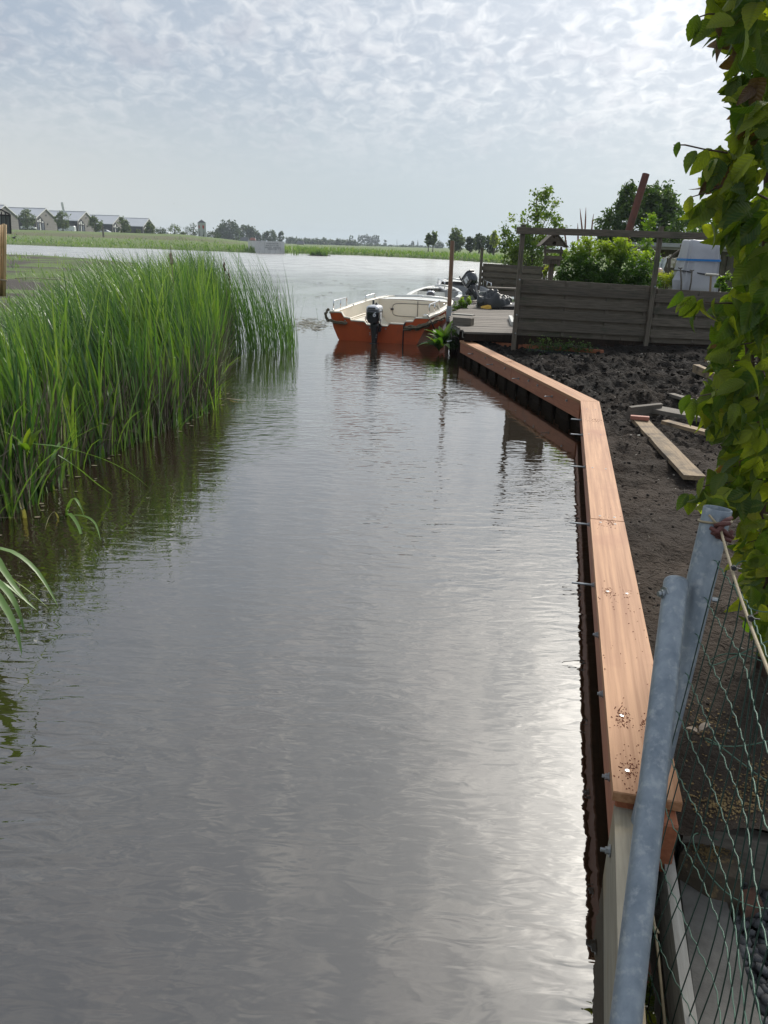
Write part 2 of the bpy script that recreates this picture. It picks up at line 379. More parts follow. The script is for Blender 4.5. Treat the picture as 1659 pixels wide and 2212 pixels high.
# ---- far bank: shoreline read off the view, land behind it
far_shore_px = [(-900, 496), (-600, 505), (-200, 520), (31, 528.6), (159, 533.3), (317, 537.3), (456, 542.4), (554, 546.4), (615, 547.2), (646, 547.7), (713, 550), (768, 551.4), (875, 556.4), (968, 561), (1037, 566), (1083, 569)]
def land_profile(t, d, Y0):
    """height at d metres behind the shore; t 0 = left dyke with houses, 1 = low right bank"""
    xl = [-1, 0, 2, 22, 30, 42, 48, 100, 135, 1500]; zl = [-0.5, 0.02, 0.35, 1.35, 1.5, 2.35, 2.6, 3.0, 3.25, 3.3]
    xr = [-1, 0, 1.2, 5, 20, 60, 150, 1500]; zr = [-0.5, 0.02, 0.35, 0.55, 0.7, 0.75, 0.8, 0.9]
    return np.interp(d, xl, zl)*(1-t)+np.interp(d, xr, zr)*t
def shore_cols():
    pts = []
    for a, b in zip(far_shore_px[:-1], far_shore_px[1:]):
        n = max(1, int(abs(b[0]-a[0])/22))
        for k in range(n): pts.append((a[0]+(b[0]-a[0])*k/n, a[1]+(b[1]-a[1])*k/n))
    out = [gz(*p) for p in pts+[far_shore_px[-1]]]
    px = [p[0] for p in pts]+[far_shore_px[-1][0]]
    for p, q in (((13.5, 62), 1150), ((15.5, 50), 1250), ((20, 42), 1350), ((30, 38), 1500), ((60, 34), 1700), ((140, 34), 1900)):
        out.append(Vector((p[0], p[1], 0))); px.append(q)
    return out, px
SHORE, SHORE_PX = shore_cols()
def bank_t(px): return float(np.clip((px-400)/200.0, 0, 1))
def far_land():
    ds = np.array([-1, 0, 0.6, 1.2, 2, 4, 8, 12, 17, 22, 25, 28, 30, 33, 37, 42, 45, 48, 60, 80, 100, 135, 200, 350, 700, 1250])
    V = []; tint = []
    for p, px in zip(SHORE, SHORE_PX):
        t = bank_t(px)
        for d in ds:
            k = (p.y+d)/p.y; x, y = p.x*k, p.y+d
            z = land_profile(t, d, p.y)
            if 0.5 < d < 300: z += 0.10*min(1, d/5)*fbm((x*0.15, y*0.15, 0), 3)
            V.append((x, y, z))
            e = 1.0 if 29 < d < 41 else 0.0
            tint.append(max(0.0, min(1.0, (e*0.85+0.25*fbm((x*0.08, y*0.3, 4), 3))))*(1-t))
    F = grid_faces(len(SHORE), len(ds))[:, ::-1]
    o = link('far_bank', np_mesh('far_bank', V, F, True, tint), [M_BANK])
    tag(o, 'green far bank and dyke across the lake', kind='structure')
far_land()

# ---- left land: reed bank and muddy spit
LS_Y = [-4, 0, 2, 3.5, 4.4, 5.4, 6.5, 7.5, 9, 10.5, 11.8, 12.6, 13.6, 16, 22, 32, 45, 54, 59, 63]
LS_X = [-3.6, -3.2, -2.85, -2.5, -2.25, -2.3, -2.02, -1.78, -2.0, -2.35, -2.5, -2.55, -2.9, -4.6, -7.0, -10.5, -14, -17, -21, -34]
def left_shore(y): return float(np.interp(y, LS_Y, LS_X))
def left_z(x, y):
    d = min(left_shore(y)-x, (63.5-y)*1.2)
    z = float(np.interp(d, [-1, 0, 0.35, 2.0, 6, 30], [-0.5, -0.02, 0.05, 0.16, 0.22, 0.3]))
    return z+(0.05*fbm((x*0.7, y*0.7, 2), 4) if d > 0.2 else 0)
def left_land():
    ys = np.concatenate([np.arange(-4, 16, 0.4), np.arange(16, 63.6, 1.2)]); ds = np.array([-0.6, 0, 0.2, 0.4, 0.8, 1.4, 2, 3, 4, 6, 8, 11, 15, 20, 26, 34, 45, 60, 90])
    V = [(left_shore(y)-d, y, left_z(left_shore(y)-d, y)) for y in ys for d in ds]
    o = link('muddy_bank', np_mesh('muddy_bank', V, grid_faces(len(ys), len(ds))[:, ::-1], True), [
        M('muddy_grass', (0.105, 0.155, 0.032), (0.06, 0.105, 0.02), 1.2, 0.95, 0.8, 10, c3=(0.05, 0.04, 0.034), s3=0.28, t3=(0.44, 0.54), bdist=0.04)])
    tag(o, 'muddy green spit of land behind the reeds', kind='structure')
left_land()

# ---- garden ground (right): peat soil along the quay, flat ground behind the fence
QN0, QN1 = Vector((0.61, 1.64)), Vector((1.79, 7.09))      # near stretch, water edge of the cap
QF1 = Vector((1.06, 11.74))                                # far stretch end
def quay_x(y):
    if y <= QN1.y: return QN0.x+(QN1.x-QN0.x)*(y-QN0.y)/(QN1.y-QN0.y)
    return QN1.x+(QF1.x-QN1.x)*(y-QN1.y)/(QF1.y-QN1.y)
def soil_z(x, y):
    v = x-quay_x(y)
    rough = float(np.interp(y, [1.5, 4.5, 6.0, 8, 12.6], [0.3, 0.4, 1.0, 1.35, 1.0]))
    z = 0.20 + 0.05*float(np.interp(y, [2, 6, 10, 12], [0, 0.2, 1.0, 1.6]))
    r = 1-abs(mnoise.noise(Vector((x*3.1, y*3.1, 1)))); r2 = 1-abs(mnoise.noise(Vector((x*7.7, y*7.7, 6))))
    z += rough*(0.060*fbm((x*1.4, y*1.4, 0), 3)+0.10*(r-0.7)+0.065*(r2-0.7)+0.026*mnoise.noise(Vector((x*17, y*17, 3)))+0.010*mnoise.noise(Vector((x*37, y*37, 9))))
    z -= 0.16*math.exp(-((x-2.55)**2/0.25+(y-6.9)**2/0.5))                # dark hollow under the old planks
    z -= 0.16*math.exp(-((x-1.9)**2/0.9+(y-10.9)**2/0.25))
    if v < 0.25: z = z*(v/0.25 if v > 0 else 0)+0.15*(1-(v/0.25 if v > 0 else 0)) if v < 0.12 else min(z, 0.235)
    return z
SOIL_Y0 = gz(1560, 1768, .19).y-.07
def soil():
    ys = np.concatenate([np.linspace(SOIL_Y0, 5, 130), np.linspace(5.02, 12.9, 210)]); vs_ = np.concatenate([np.linspace(0.10, 2.4, 120), np.linspace(2.43, 9, 90)])
    V = []; T = []
    for y in ys:
        q = quay_x(y)
        for v in vs_:
            x = q+v; V.append((x, y, soil_z(x, y)))
            T.append(float(np.clip(np.interp(y, [2, 5.3, 6.6, 8.5, 12], [0.8, 0.7, 0.28, 0.12, 0.0])+0.45*fbm((x*1.1, y*1.1, 8), 3)-0.25*math.exp(-v*v/0.05), 0, 1)))
    o = link('soil', np_mesh('soil', V, grid_faces(len(ys), len(vs_)), True, T), [M_SOIL]); tag(o, 'dark dug over peat soil beside the new timber edge', kind='structure')
    mb = MB(); mb.add([(1.35, 12.3, 0.27), (60, 12.3, 0.27), (60, 64, 0.4), (14, 64, 0.4), (4.6, 26, 0.27), (1.9, 20, 0.0)], [(0, 1, 2, 3, 4, 5)])
    g = mb.build('garden_ground', M_GRASS); tag(g, 'grassy allotment ground behind the fence', kind='structure')
    mb = MB(); mb.add([(0.56, -0.5, -0.06), (6, -0.5, -0.06), (6, 1.95, -0.02), (0.72, 1.95, -0.02)], [(0, 1, 2, 3)])
    g = mb.build('gravel_ground', M('dark_earth', (0.03, 0.026, 0.022), (0.05, 0.044, 0.038), 12, 0.95, 0.8, 50)); tag(g, 'dark earth under the gravel near the fence', kind='structure')
soil()
# ================================================================== TIMBER QUAY
quay = thing('timber_quay_edge', 'new reddish hardwood quay edge with flat cap planks running along the water', 'quay edge', (1.2, 5.0, 0))
QZ1, QZ0 = 0.29, 0.262
W_CAP = 0.17
dn = (QN1-QN0).normalized(); nn = Vector((dn.y, -dn.x)); df = (QF1-QN1).normalized(); nf = Vector((df.y, -df.x))
mit = (nn+nf).normalized(); QC_in = QN1 + mit*(W_CAP/mit.dot(nn))
def cap(poly, d):
    ang = math.atan2(d.y, d.x); c = sum(poly, Vector((0, 0)))/len(poly); R2 = Matrix.Rotation(-ang, 2)
    lp = [R2@(p-c) for p in poly]; b = 0.003; n = len(lp)
    mb = MB(); ins = [p-(p.normalized()*b) for p in lp]
    rings = [[(p.x, p.y, 0) for p in lp], [(p.x, p.y, QZ1-QZ0-b) for p in lp], [(p.x, p.y, QZ1-QZ0) for p in ins]]
    mb.loft([[Vector(q) for q in r] for r in rings])
    o = mb.build('cap_plank', M_CAP, quay); o.location = Vector((c.x, c.y, QZ0))-quay.location; o.rotation_euler = (0, 0, ang); return o
def qpt(base, d, s, n, w): return base+d*s+n*w
s1 = 2.185; Ln = (QN1-QN0).length; Lf = (QF1-QN1).length; s2 = 2.5
cap([qpt(QN0, dn, 0, nn, 0), qpt(QN0, dn, s1-0.002, nn, 0), qpt(QN0, dn, s1-0.002, nn, W_CAP), qpt(QN0, dn, 0.0, nn, W_CAP)], dn)
cap([qpt(QN0, dn, s1+0.002, nn, 0.002), QN1-dn*0.001, QC_in-dn*0.001, qpt(QN0, dn, s1+0.002, nn, W_CAP-0.001)], dn)
cap([QN1+df*0.002, qpt(QN1, df, s2-0.002, nf, 0), qpt(QN1, df, s2-0.002, nf, W_CAP), QC_in+df*0.002], df)
cap([qpt(QN1, df, s2+0.002, nf, 0.001), QF1, QF1+nf*W_CAP, qpt(QN1, df, s2+0.002, nf, W_CAP)], df)
def v3(p, z): return Vector((p.x, p.y, z))
def waler(b, d, n, s0, s1_, off):
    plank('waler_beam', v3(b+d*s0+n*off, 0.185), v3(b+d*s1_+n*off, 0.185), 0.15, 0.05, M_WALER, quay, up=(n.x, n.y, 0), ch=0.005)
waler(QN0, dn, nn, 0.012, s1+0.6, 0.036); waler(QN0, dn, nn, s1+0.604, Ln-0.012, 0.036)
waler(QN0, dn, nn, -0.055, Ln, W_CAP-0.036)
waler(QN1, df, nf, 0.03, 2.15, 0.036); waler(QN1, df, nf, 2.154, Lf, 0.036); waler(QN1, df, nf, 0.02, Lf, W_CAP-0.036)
def piles(b, d, n, L_):
    s = 0.02; k = 0
    while s < L_-0.05:
        w = 0.215
        o1 = 0.090+(0.035 if k % 2 else 0.0)
        p = b+d*(s+w/2)+n*o1
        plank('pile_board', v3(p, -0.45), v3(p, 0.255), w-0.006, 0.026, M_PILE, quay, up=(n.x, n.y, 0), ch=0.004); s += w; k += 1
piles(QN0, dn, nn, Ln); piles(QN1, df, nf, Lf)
def bolt(b, d, n, s, z, ln, mats=M_ZINC):
    mb = MB(); p = v3(b+d*s+n*0.012, z); q = v3(-n, 0)
    mb.tube([p+q*0.001, p+q*0.005], 0.013, 10); mb.tube([p+q*0.005, p+q*0.014], 0.0095, 6); mb.tube([p, p+q*ln], 0.0052, 8)
    mb.v = [Vector(a)-quay.location for a in mb.v]; mb.build('bolt', mats, quay)
for s, ln in ((0.18, 0.022), (0.62, 0.02), (1.05, 0.022), (1.53, 0.10), (2.35, 0.105), (3.55, 0.10), (4.55, 0.095), (5.15, 0.09)): bolt(QN0, dn, nn, s, 0.20, ln)
for s, ln in ((0.75, 0.085), (1.85, 0.085), (2.95, 0.08), (3.95, 0.075)): bolt(QN1, df, nf, s, 0.19, ln)
for s in (0.35, 1.2, 1.5, 2.4, 3.3): bolt(QN1, df, nf, s, 0.225, 0.012)
def screw_mesh():
    mb = MB(); n = 14; ro, ri = 0.006, 0.0028
    ring = lambda r, z: [Vector((r*math.cos(2*math.pi*k/n), r*math.sin(2*math.pi*k/n), z)) for k in range(n)]
    mb.loft([ring(ro, 0), ring(ro, 0.0012), ring(ri, 0.0014), ring(ri*0.8, 0.0002)]); me = mb.mesh('screw'); me.materials.append(M_ZINC); return me
SCREW = screw_mesh()
def screws(b, d, n, ss, offs=(0.045, 0.125)):
    for s in ss:
        for o_ in offs:
            p = b+d*(s+random.uniform(-.01, .01))+n*(o_+random.uniform(-.006, .006))
            link('screw', SCREW, [], quay, v3(p, QZ1+0.0002)-quay.location)
screws(QN0, dn, nn, (0.10, 0.36, 1.28, 2.14, 2.24, 3.2, 4.2, 5.2)); screws(QN1, df, nf, (0.3, 1.2, 2.4, 2.6, 3.6, 4.4))
def sawdust():
    mb = MB(); R_ = random.Random(3)
    heaps = [(0.10, 0.05, 70, .035), (0.36, 0.045, 90, .028), (0.34, 0.12, 60, .025), (0.2, 0.09, 40, .10), (0.7, 0.09, 18, .15), (1.26, 0.05, 40, .03), (1.24, 0.09, 25, .05), (2.14, 0.10, 40, .03), (2.12, .06, 25, .05), (2.3, .1, 14, .06), (4.7, 0.09, 40, .06), (4.75, .12, 25, .04), (1.1, 0.1, 12, .2)]
    for bse, d, n, hs in ((QN0, dn, nn, heaps), (QN1, df, nf, [(2.5, .1, 50, .04), (2.1, .1, 18, .05)])):
        for s, o_, cnt, sp in hs:
            for _ in range(cnt):
                w = min(max(o_+R_.gauss(0, sp*0.5), 0.006), W_CAP-0.006); p = bse+d*max(0.01, s+R_.gauss(0, sp))+n*w
                a = R_.uniform(0, 6.3); l, t = R_.uniform(.0012, .0058), R_.uniform(.0008, .0016)
                mb.box((p.x, p.y, QZ1+t*0.6+0.0003), (l, t*1.3, t), Matrix.Rotation(a, 3, 'Z')@Matrix.Rotation(R_.uniform(-.4, .4), 3, 'Y'))
    o = mb.build('sawdust', M('red_sawdust', (0.21, 0.055, 0.025), (0.12, 0.032, 0.018), 60, 0.9), recalc=False)
    tag(o, 'reddish sawdust crumbs scattered around the screws of the cap planks', kind='stuff')
sawdust()
# ---- boards of the back edge of the bed (orange brown strip with black sheet) by the deck
edge = thing('retaining_board', 'low brown retaining board backed with black sheet below the fence', 'retaining board', (1.9, 11.4, 0.1))
a = gz(1042, 741, .27); b = gz(1303, 760, .27)
plank('top_rail', a, b, 0.028, 0.055, M_WALER, edge, up=(0, 0, 1))
mb = MB(); n_ = 24
for k in range(n_+1):
    p = a.lerp(b, k/n_); w = 0.012*fbm((k*0.6, 0, 0), 2)
    mb.v += [tuple(p+Vector((0, -0.0+w, -0.02))-edge.location), tuple(p+Vector((0, -0.03+w*1.6, -0.10))-edge.location), tuple(p+Vector((0, -0.02-w, -0.19))-edge.location)]; mb.t += [0, 0, 0]
for k in range(n_):
    for r in range(2): mb.f.append((k*3+r, k*3+3+r, k*3+4+r, k*3+1+r)); mb.mi.append(0)
mb.build('black_sheet', M('black_membrane', (0.012, 0.013, 0.017), (0.02, 0.022, 0.028), 9, 0.32, 0.4, 14), edge, smooth=True)
for f in (0.32, 0.985):
    p = a.lerp(b, f); plank('stake', p+Vector((0, -0.025, 0.02)), p+Vector((0, -0.025, -0.2)), 0.05, 0.03, M_WALER, edge, up=(0, 1, 0))
for f in (0.28, 0.55):
    p = a.lerp(b, f); mb = MB(); mb.tube([p+Vector((0, -0.014, 0.0))-edge.location, p+Vector((0, -0.03, 0.0))-edge.location], 0.012, 8); mb.build('bolt_head', M_ZINC, edge)
# ---- old planks lying on the soil
def ground_plank(label, px0, px1, z0, z1, w, t, mat, warp=0.004, group=None, roll=(0, 0, 1)):
    p0, p1 = gz(*px0, z0), gz(*px1, z1); o = plank('old_plank', p0, p1, w, t, mat, None, up=roll, warp=warp, seg=14); tag(o, label, 'plank', group); return o
ground_plank('long pale old plank lying on the soil, dirty, pointing at the hedge', (1382, 908), (1500, 1032), .27, .25, .135, .03, M_TIMBER, .006)
ground_plank('narrow tan plank propped across the dark hollow beside the long pale plank', (1436, 911), (1640, 964), .30, .30, .085, .028, M_TIMBER, .004)
ground_plank('broken dark old plank with split edges at the top of the plank pile', (1404, 882), (1560, 912), .31, .30, .16, .035, M_OLDWOOD, .02)
ground_plank('dark plank with a rounded end standing on edge beside the hollow', (1357, 892), (1425, 884), .31, .31, .11, .03, M_OLDWOOD, .004, roll=(0, 1, 0.2))
ground_plank('short pinkish offcut resting on the end of the long pale plank', (1362, 901), (1402, 904), .305, .305, .05, .03, M('pink_offcut', (0.42, 0.17, 0.12), (0.30, 0.11, 0.08), 8, .7, .2, 20, (1, 12, 12)), .0)
ground_plank('grey plank half buried in the soil behind the pile', (1448, 852), (1510, 870), .27, .27, .09, .03, M_OLDWOOD, .008)
ground_plank('thick pale timber edging lying under the hedge leaves', (1503, 795), (1600, 838), .34, .33, .07, .09, M_TIMBER, .008)
ground_plank('thin pale lath lying behind the thick timber edging', (1538, 780), (1640, 815), .34, .34, .05, .04, M_TIMBER, .004)
# ---- bits on the soil
def soil_bits():
    R_ = random.Random(5); mb = MB(); mr = MB(); mc = MB()
    for _ in range(620):
        y = R_.uniform(2.0, 11.0); x = quay_x(y)+R_.uniform(0.2, 3.4); s = R_.uniform(.004, .012)*(0.6+y*0.08); z = soil_z(x, y)
        mb.box((x, y, z+s*0.2), (s*1.3, s, s*0.6), Matrix.Rotation(R_.uniform(0, 3), 3, 'Z')@Matrix.Rotation(R_.uniform(-.6, .6), 3, 'X'), ch=s*0.2)
    for _ in range(2600):
        y = 1.85+10.5*R_.random()**1.7; x = quay_x(y)+0.12+R_.random()**1.4*3.4; z = soil_z(x, y); l = R_.uniform(.02, .07)*(0.7+y*0.1); a_ = R_.uniform(0, 6.3)
        d = Vector((math.cos(a_), math.sin(a_), R_.uniform(-.25, .35)))*l
        p = Vector((x, y, z+.004)); mid = p+d*0.5+Vector((0, 0, R_.uniform(0, .3)*l))
        mr.tube([p, mid, p+d], [.0016, .0018, .001], 3, False)
    for _ in range(3200):
        y = 2.2+9.6*R_.random()**0.8; x = quay_x(y)+0.15+R_.random()**1.2*3.6; s = R_.uniform(.008, .028)*np.interp(y, [2, 5.5, 7, 12], [0.45, 0.6, 1.35, 1.5]); z = soil_z(x, y)
        vs, fs = chamfer_box((s*R_.uniform(.9, 1.6), s, s*R_.uniform(.5, .9)), s*0.28); Rm = Matrix.Rotation(R_.uniform(0, 3), 3, 'Z')@Matrix.Rotation(R_.uniform(-.6, .6), 3, 'X')
        mc.add([Rm@(Vector(v)*R_.uniform(.8, 1.2))+Vector((x, y, z+s*0.1)) for v in vs], fs)
    c = mc.build('soil_clods', M('peat_clod', (0.012, 0.010, 0.0085), (0.034, 0.027, 0.021), 25, .95, 1.0, 80, bdist=.01, spec=.2), recalc=False); tag(c, 'crumbled peat clods over the dug soil', kind='stuff')
    o = mb.build('soil_debris', M('pale_chip', (0.42, 0.38, 0.32), (0.10, 0.08, 0.06), 8, .8, lo=.45, hi=.6), recalc=False); tag(o, 'pale chips and shell bits scattered over the soil', kind='stuff')
    o = mr.build('dead_roots', M('root_fibre', (0.10, 0.08, 0.055), (0.05, 0.04, 0.03), 8, .9), recalc=False); tag(o, 'dead roots and fibres strewn over the soil', kind='stuff')
    for px, py, l, lab in ((1363, 943, .07, 'white strip of wood lying on bare soil beside the long plank'), (1602, 963, .05, 'white plastic label sticking up between the planks'), (1316, 882, .12, 'pale green blade lying against the corner of the quay')):
        p = gz(px, py, .25); o = plank('litter_strip', p, p+Vector((l, .01, .012)) if l < .1 else p+Vector((.01, .05, -.09)), .018, .004, M('white_strip', (.62, .6, .52), (.5, .5, .4), 10, .6)); tag(o, lab, 'litter')
soil_bits()
# ================================================================== BOATS
M_HULL = M('orange_red_gelcoat', (0.56, 0.095, 0.026), (0.44, 0.07, 0.022), 3, 0.32, c3=(0.24, 0.05, 0.025), s3=2.5, t3=(0.52, 0.8), stretch=(1, 1, .4))
M_CREAM = M('cream_gelcoat', (0.74, 0.70, 0.59), (0.68, 0.63, 0.52), 3, 0.4, c3=(0.50, 0.43, 0.30), s3=2.5, t3=(0.55, 0.85))
M_WHITE = M('white_gelcoat', (0.74, 0.74, 0.70), (0.68, 0.68, 0.64), 4, 0.35, c3=(0.55, 0.54, 0.48), s3=4, t3=(0.6, 0.85))
M_CHROME = M('stainless_rail', (0.72, 0.73, 0.74), None, rough=0.18, metal=1.0)
M_ALU = M('dull_aluminium', (0.36, 0.37, 0.38), (0.27, 0.28, 0.29), 5, 0.5, metal=0.6)
M_NAVY = M('black_cowl', (0.010, 0.012, 0.018), (0.014, 0.016, 0.022), 5, 0.22, coat=0.6)
M_SILVER = M('silver_paint', (0.62, 0.63, 0.65), (0.55, 0.56, 0.58), 5, 0.3, metal=0.2)
M_ROPE = M('old_rope', (0.22, 0.18, 0.12), (0.11, 0.09, 0.06), 30, 0.95, 0.6, 60)
def text_mesh(body, size, ext, mat, shear=0.0):
    cu = bpy.data.curves.new('lettering', 'FONT'); cu.body = body; cu.size = size; cu.extrude = ext; cu.align_x = 'CENTER'; cu.align_y = 'CENTER'; cu.shear = shear; cu.resolution_u = 4; cu.offset = size*0.025
    o = bpy.data.objects.new('lettering', cu); COL.objects.link(o)
    me = bpy.data.meshes.new_from_object(o.evaluated_get(bpy.context.evaluated_depsgraph_get())); bpy.data.objects.remove(o)
    me.materials.clear(); me.materials.append(mat); me.name = 'lettering'; return me
def rr(cx, cy, z, wx, wy, r=None, n=4):
    r = r if r else min(wx, wy)*0.35; out = []
    for sx, sy, a0 in ((1, 1, 0), (-1, 1, 90), (-1, -1, 180), (1, -1, 270)):
        for k in range(n+1):
            a = math.radians(a0+90*k/n); out.append(Vector((cx+sx*(wx/2-r)+r*math.cos(a), cy+sy*(wy/2-r)+r*math.sin(a), z)))
    return out
def make_boat(name, label, loc, heading, hull, liner, stations, prof, deck_y, floor=0.10, group=None):
    """stations: (y, half beam at gunwale, half beam at water, gunwale height); prof: transom top outline"""
    t = thing(name, label, 'boat', loc, group, (0, 0, heading))
    mb = MB(); n = len(stations)
    def sec(y, bt, bw, zt): return [(-bt, y, zt), (-(bt*0.55+bw*0.45), y, zt*0.45), (-bw, y, 0.03), (-bw*0.9, y, -0.07), (0, y, -0.13), (bw*0.9, y, -0.07), (bw, y, 0.03), (bt*0.55+bw*0.45, y, zt*0.45), (bt, y, zt)]
    rings = [sec(*s) for s in stations]; k = 9
    mb.v = [p for r in rings for p in r]; mb.t = [0]*len(mb.v)
    mb.f = [(i*k+j, i*k+j+1, (i+1)*k+j+1, (i+1)*k+j) for i in range(n-1) for j in range(k-1)]+[tuple((n-1)*k+j for j in range(k))]; mb.mi = [0]*len(mb.f)
    h = mb.build('hull', hull, t)
    bt, bw, zt = stations[0][1:]
    low = [(bw, 0.03), (bw*.9, -0.07), (0, -0.13), (-bw*.9, -0.07), (-bw, 0.03), (-(bt*0.55+bw*0.45), zt*0.45)]
    poly = prof+[(bt*0.55+bw*0.45, zt*0.45)]+low
    mb = MB(); m_ = len(poly); mb.add([(x, 0.0, z) for x, z in poly]+[(x, 0.05, z) for x, z in poly], [tuple(range(m_)), tuple(range(2*m_-1, m_-1, -1))]+[(i, (i+1) % m_, m_+(i+1) % m_, m_+i) for i in range(m_)])
    mb.build('transom', hull, t)
    mb = MB(); m_ = len(prof)
    for i in range(m_):
        x, z = prof[i]; mb.v += [(x, -0.006, z-0.008), (x, -0.006, z+0.012), (x, 0.065, z+0.012), (x, 0.065, z-0.008)]; mb.t += [0]*4
    for i in range(m_-1):
        for j in range(4): mb.f.append((i*4+j, i*4+(j+1) % 4, i*4+4+(j+1) % 4, i*4+4+j)); mb.mi.append(0)
    mb.build('transom_trim', liner, t)
    st = [s for s in stations if s[0] <= deck_y+1e-6]
    mb = MB(); W = 0.085
    def inn(y, bt, bw, zt): return [(-(bt-W), y, zt-0.005), (-(bt-W-.012), y, zt*0.55), (-(bt-W-.045), y, zt*0.52), (-(bw-W), y, floor+0.02), (-(bw-W-.05), y, floor), ((bw-W-.05), y, floor), ((bw-W), y, floor+0.02), (bt-W-.045, y, zt*0.52), (bt-W-.012, y, zt*0.55), (bt-W, y, zt-0.005)]
    st0 = [(0.055,)+st[0][1:]]+st[1:]
    R_ = [inn(*s) for s in st0]; k = 10
    mb.v = [p for r in R_ for p in r]; mb.t = [0]*len(mb.v)
    mb.f = [(i*k+j+1, i*k+j, (i+1)*k+j, (i+1)*k+j+1) for i in range(len(R_)-1) for j in range(k-1)]; mb.mi = [0]*len(mb.f)
    mb.build('liner', liner, t, recalc=False)
    y, bt, bw, zt = st[-1]
    mb = MB(); q = inn(y, bt, bw, zt); mb.add(q, [tuple(range(10))]); mb.build('bulkhead', liner, t)
    fd = [s for s in stations if s[0] >= deck_y-1e-6]
    mb = MB()
    for (yy, b_, w_, z_) in fd: mb.v += [(-(b_-W), yy, z_-0.004), (0, yy, z_+0.012), (b_-W, yy, z_-0.004)]; mb.t += [0]*3
    for i in range(len(fd)-1): mb.f += [(i*3, i*3+1, i*3+4, i*3+3), (i*3+1, i*3+2, i*3+5, i*3+4)]; mb.mi += [0, 0]
    mb.build('foredeck', M_WHITE, t)
    for s in (-1, 1):
        mb = MB()
        for (yy, b_, w_, z_) in stations:
            for dx, dz in ((0.012, -0.025), (0.014, 0.012), (-0.004, 0.022), (-W+.01, 0.022), (-W-.004, 0.008), (-W+0.002, -0.01)): mb.v.append((s*(b_+dx), yy, z_+dz)); mb.t.append(0)
        for i in range(len(stations)-1):
            for j in range(6): mb.f.append((i*6+j, i*6+(j+1) % 6, i*6+6+(j+1) % 6, i*6+6+j)); mb.mi.append(0)
        mb.f += [(0, 1, 2, 3, 4, 5), tuple((len(stations)-1)*6+j for j in range(6))]; mb.mi += [0, 0]
        mb.build('gunwale', liner, t)
    b_, z_ = stations[-1][1], stations[-1][3]
    mb = MB(); mb.tube([(-b_, stations[-1][0], z_), (0, stations[-1][0]+.03, z_+.03), (b_, stations[-1][0], z_)], .03, 8); mb.build('bow_trim', M_WHITE, t, smooth=True)
    return t
def rail(t, pts, h, mid=True):
    """pts: foot points of the rail along the gunwale"""
    mb = MB(); a, c = Vector(pts[0]), Vector(pts[-1]); u = Vector((0, 0, h)); e = (c-a).normalized()*0.03
    mb.tube([a, a+u*0.8, a+u+e*0.5, a+u+e*1.2, c+u-e*1.2, c+u-e*0.3, c+u*0.8, c], 0.0115, 8)
    if mid: m_ = a.lerp(c, 0.52); mb.tube([m_, m_+u], 0.0105, 8)
    mb.build('rail', M_CHROME, t, smooth=True)
def cleat(t, p, ang=0):
    mb = MB(); R_ = Matrix.Rotation(ang, 3, 'Z'); p = Vector(p)
    mb.tube([p+R_@Vector((0, -.05, .03)), p+R_@Vector((0, 0, .036)), p+R_@Vector((0, .05, .03))], [.006, .009, .006], 8)
    mb.tube([p+R_@Vector((0, -.02, 0)), p+R_@Vector((0, -.015, .03))], .007, 6); mb.tube([p+R_@Vector((0, .02, 0)), p+R_@Vector((0, .015, .03))], .007, 6); mb.build('cleat', M_CHROME, t, smooth=True)
HEAD = -math.radians(16.5)
BL = Vector((-0.205, 13.66, 0))
prof1 = [(-.885, .475), (-.67, .475), (-.62, .395), (-.51, .382), (-.49, .345), (-.24, .338), (-.195, .288), (.18, .283), (.22, .33), (.47, .333), (.50, .378), (.63, .385), (.665, .445), (.90, .455)]
stn1 = [(0, .885, .73, .465), (.7, .915, .76, .49), (1.4, .90, .74, .53), (1.95, .87, .68, .56), (2.35, .80, .60, .585), (2.66, .70, .48, .605), (2.82, .58, .34, .61)]
boat = make_boat('motorboat', 'orange red open motorboat with cream inside moored at the wooden jetty', BL, HEAD, M_HULL, M_CREAM, stn1, prof1, 2.35)
rail(boat, [(-.86, .12, .49), (-.875, .85, .51)], .165); rail(boat, [(-.80, 1.75, .56), (-.76, 2.2, .585)], .10, False); rail(boat, [(.845, .25, .49), (.86, .95, .52)], .17)
for p, a_ in (((-.83, .03, .485), 0), ((.83, .06, .47), 1.2), ((-.80, 1.02, .515), 0), ((-.62, 2.55, .622), .5), ((.10, 2.6, .625), 1.57), ((.80, 1.6, .56), 0)): cleat(boat, p, a_)
mb = MB(); ring = []
for k in range(28):
    a_ = 2*math.pi*k/28; x = .47*math.copysign(abs(math.cos(a_))**0.35, math.cos(a_)); z = .125*math.copysign(abs(math.sin(a_))**0.35, math.sin(a_)); ring.append(Vector((.05+x, 2.338, .385+z)))
hp = MB(); hp.loft([[p+Vector((0, .012, 0)) for p in ring], ring]); hatch = hp.build('hatch', M_CREAM, boat)
mb.tube(ring+[ring[0]], .006, 6, False); mb.tube([(.10, 2.33, .22), (.10, 2.33, .55)], .006, 6); mb.tube([(.10, 2.325, .55), (.10, 2.325, .58)], .003, 6); mb.build('hatch_seal', M('hatch_seal', (.10, .10, .09)), hatch)
mb = MB(); mb.box((-.43, 2.325, .39), (.06, .03, .035), ch=.006); mb.build('hatch_latch', M_BLACK, hatch)
for s in (-1, 1):
    for z_, dx in ((.30, .045), (.17, .10)):
        mb = MB(); mb.tube([(s*(.885-.085-dx), .07, z_-.02), (s*(.915-.085-dx), .7, z_), (s*(.90-.085-dx), 1.4, z_+.03), (s*(.87-.085-dx), 1.95, z_+.05), (s*(.79-.085-dx), 2.33, z_+.07)], .013, 6); mb.build('side_strake', M_CREAM, boat, smooth=True)
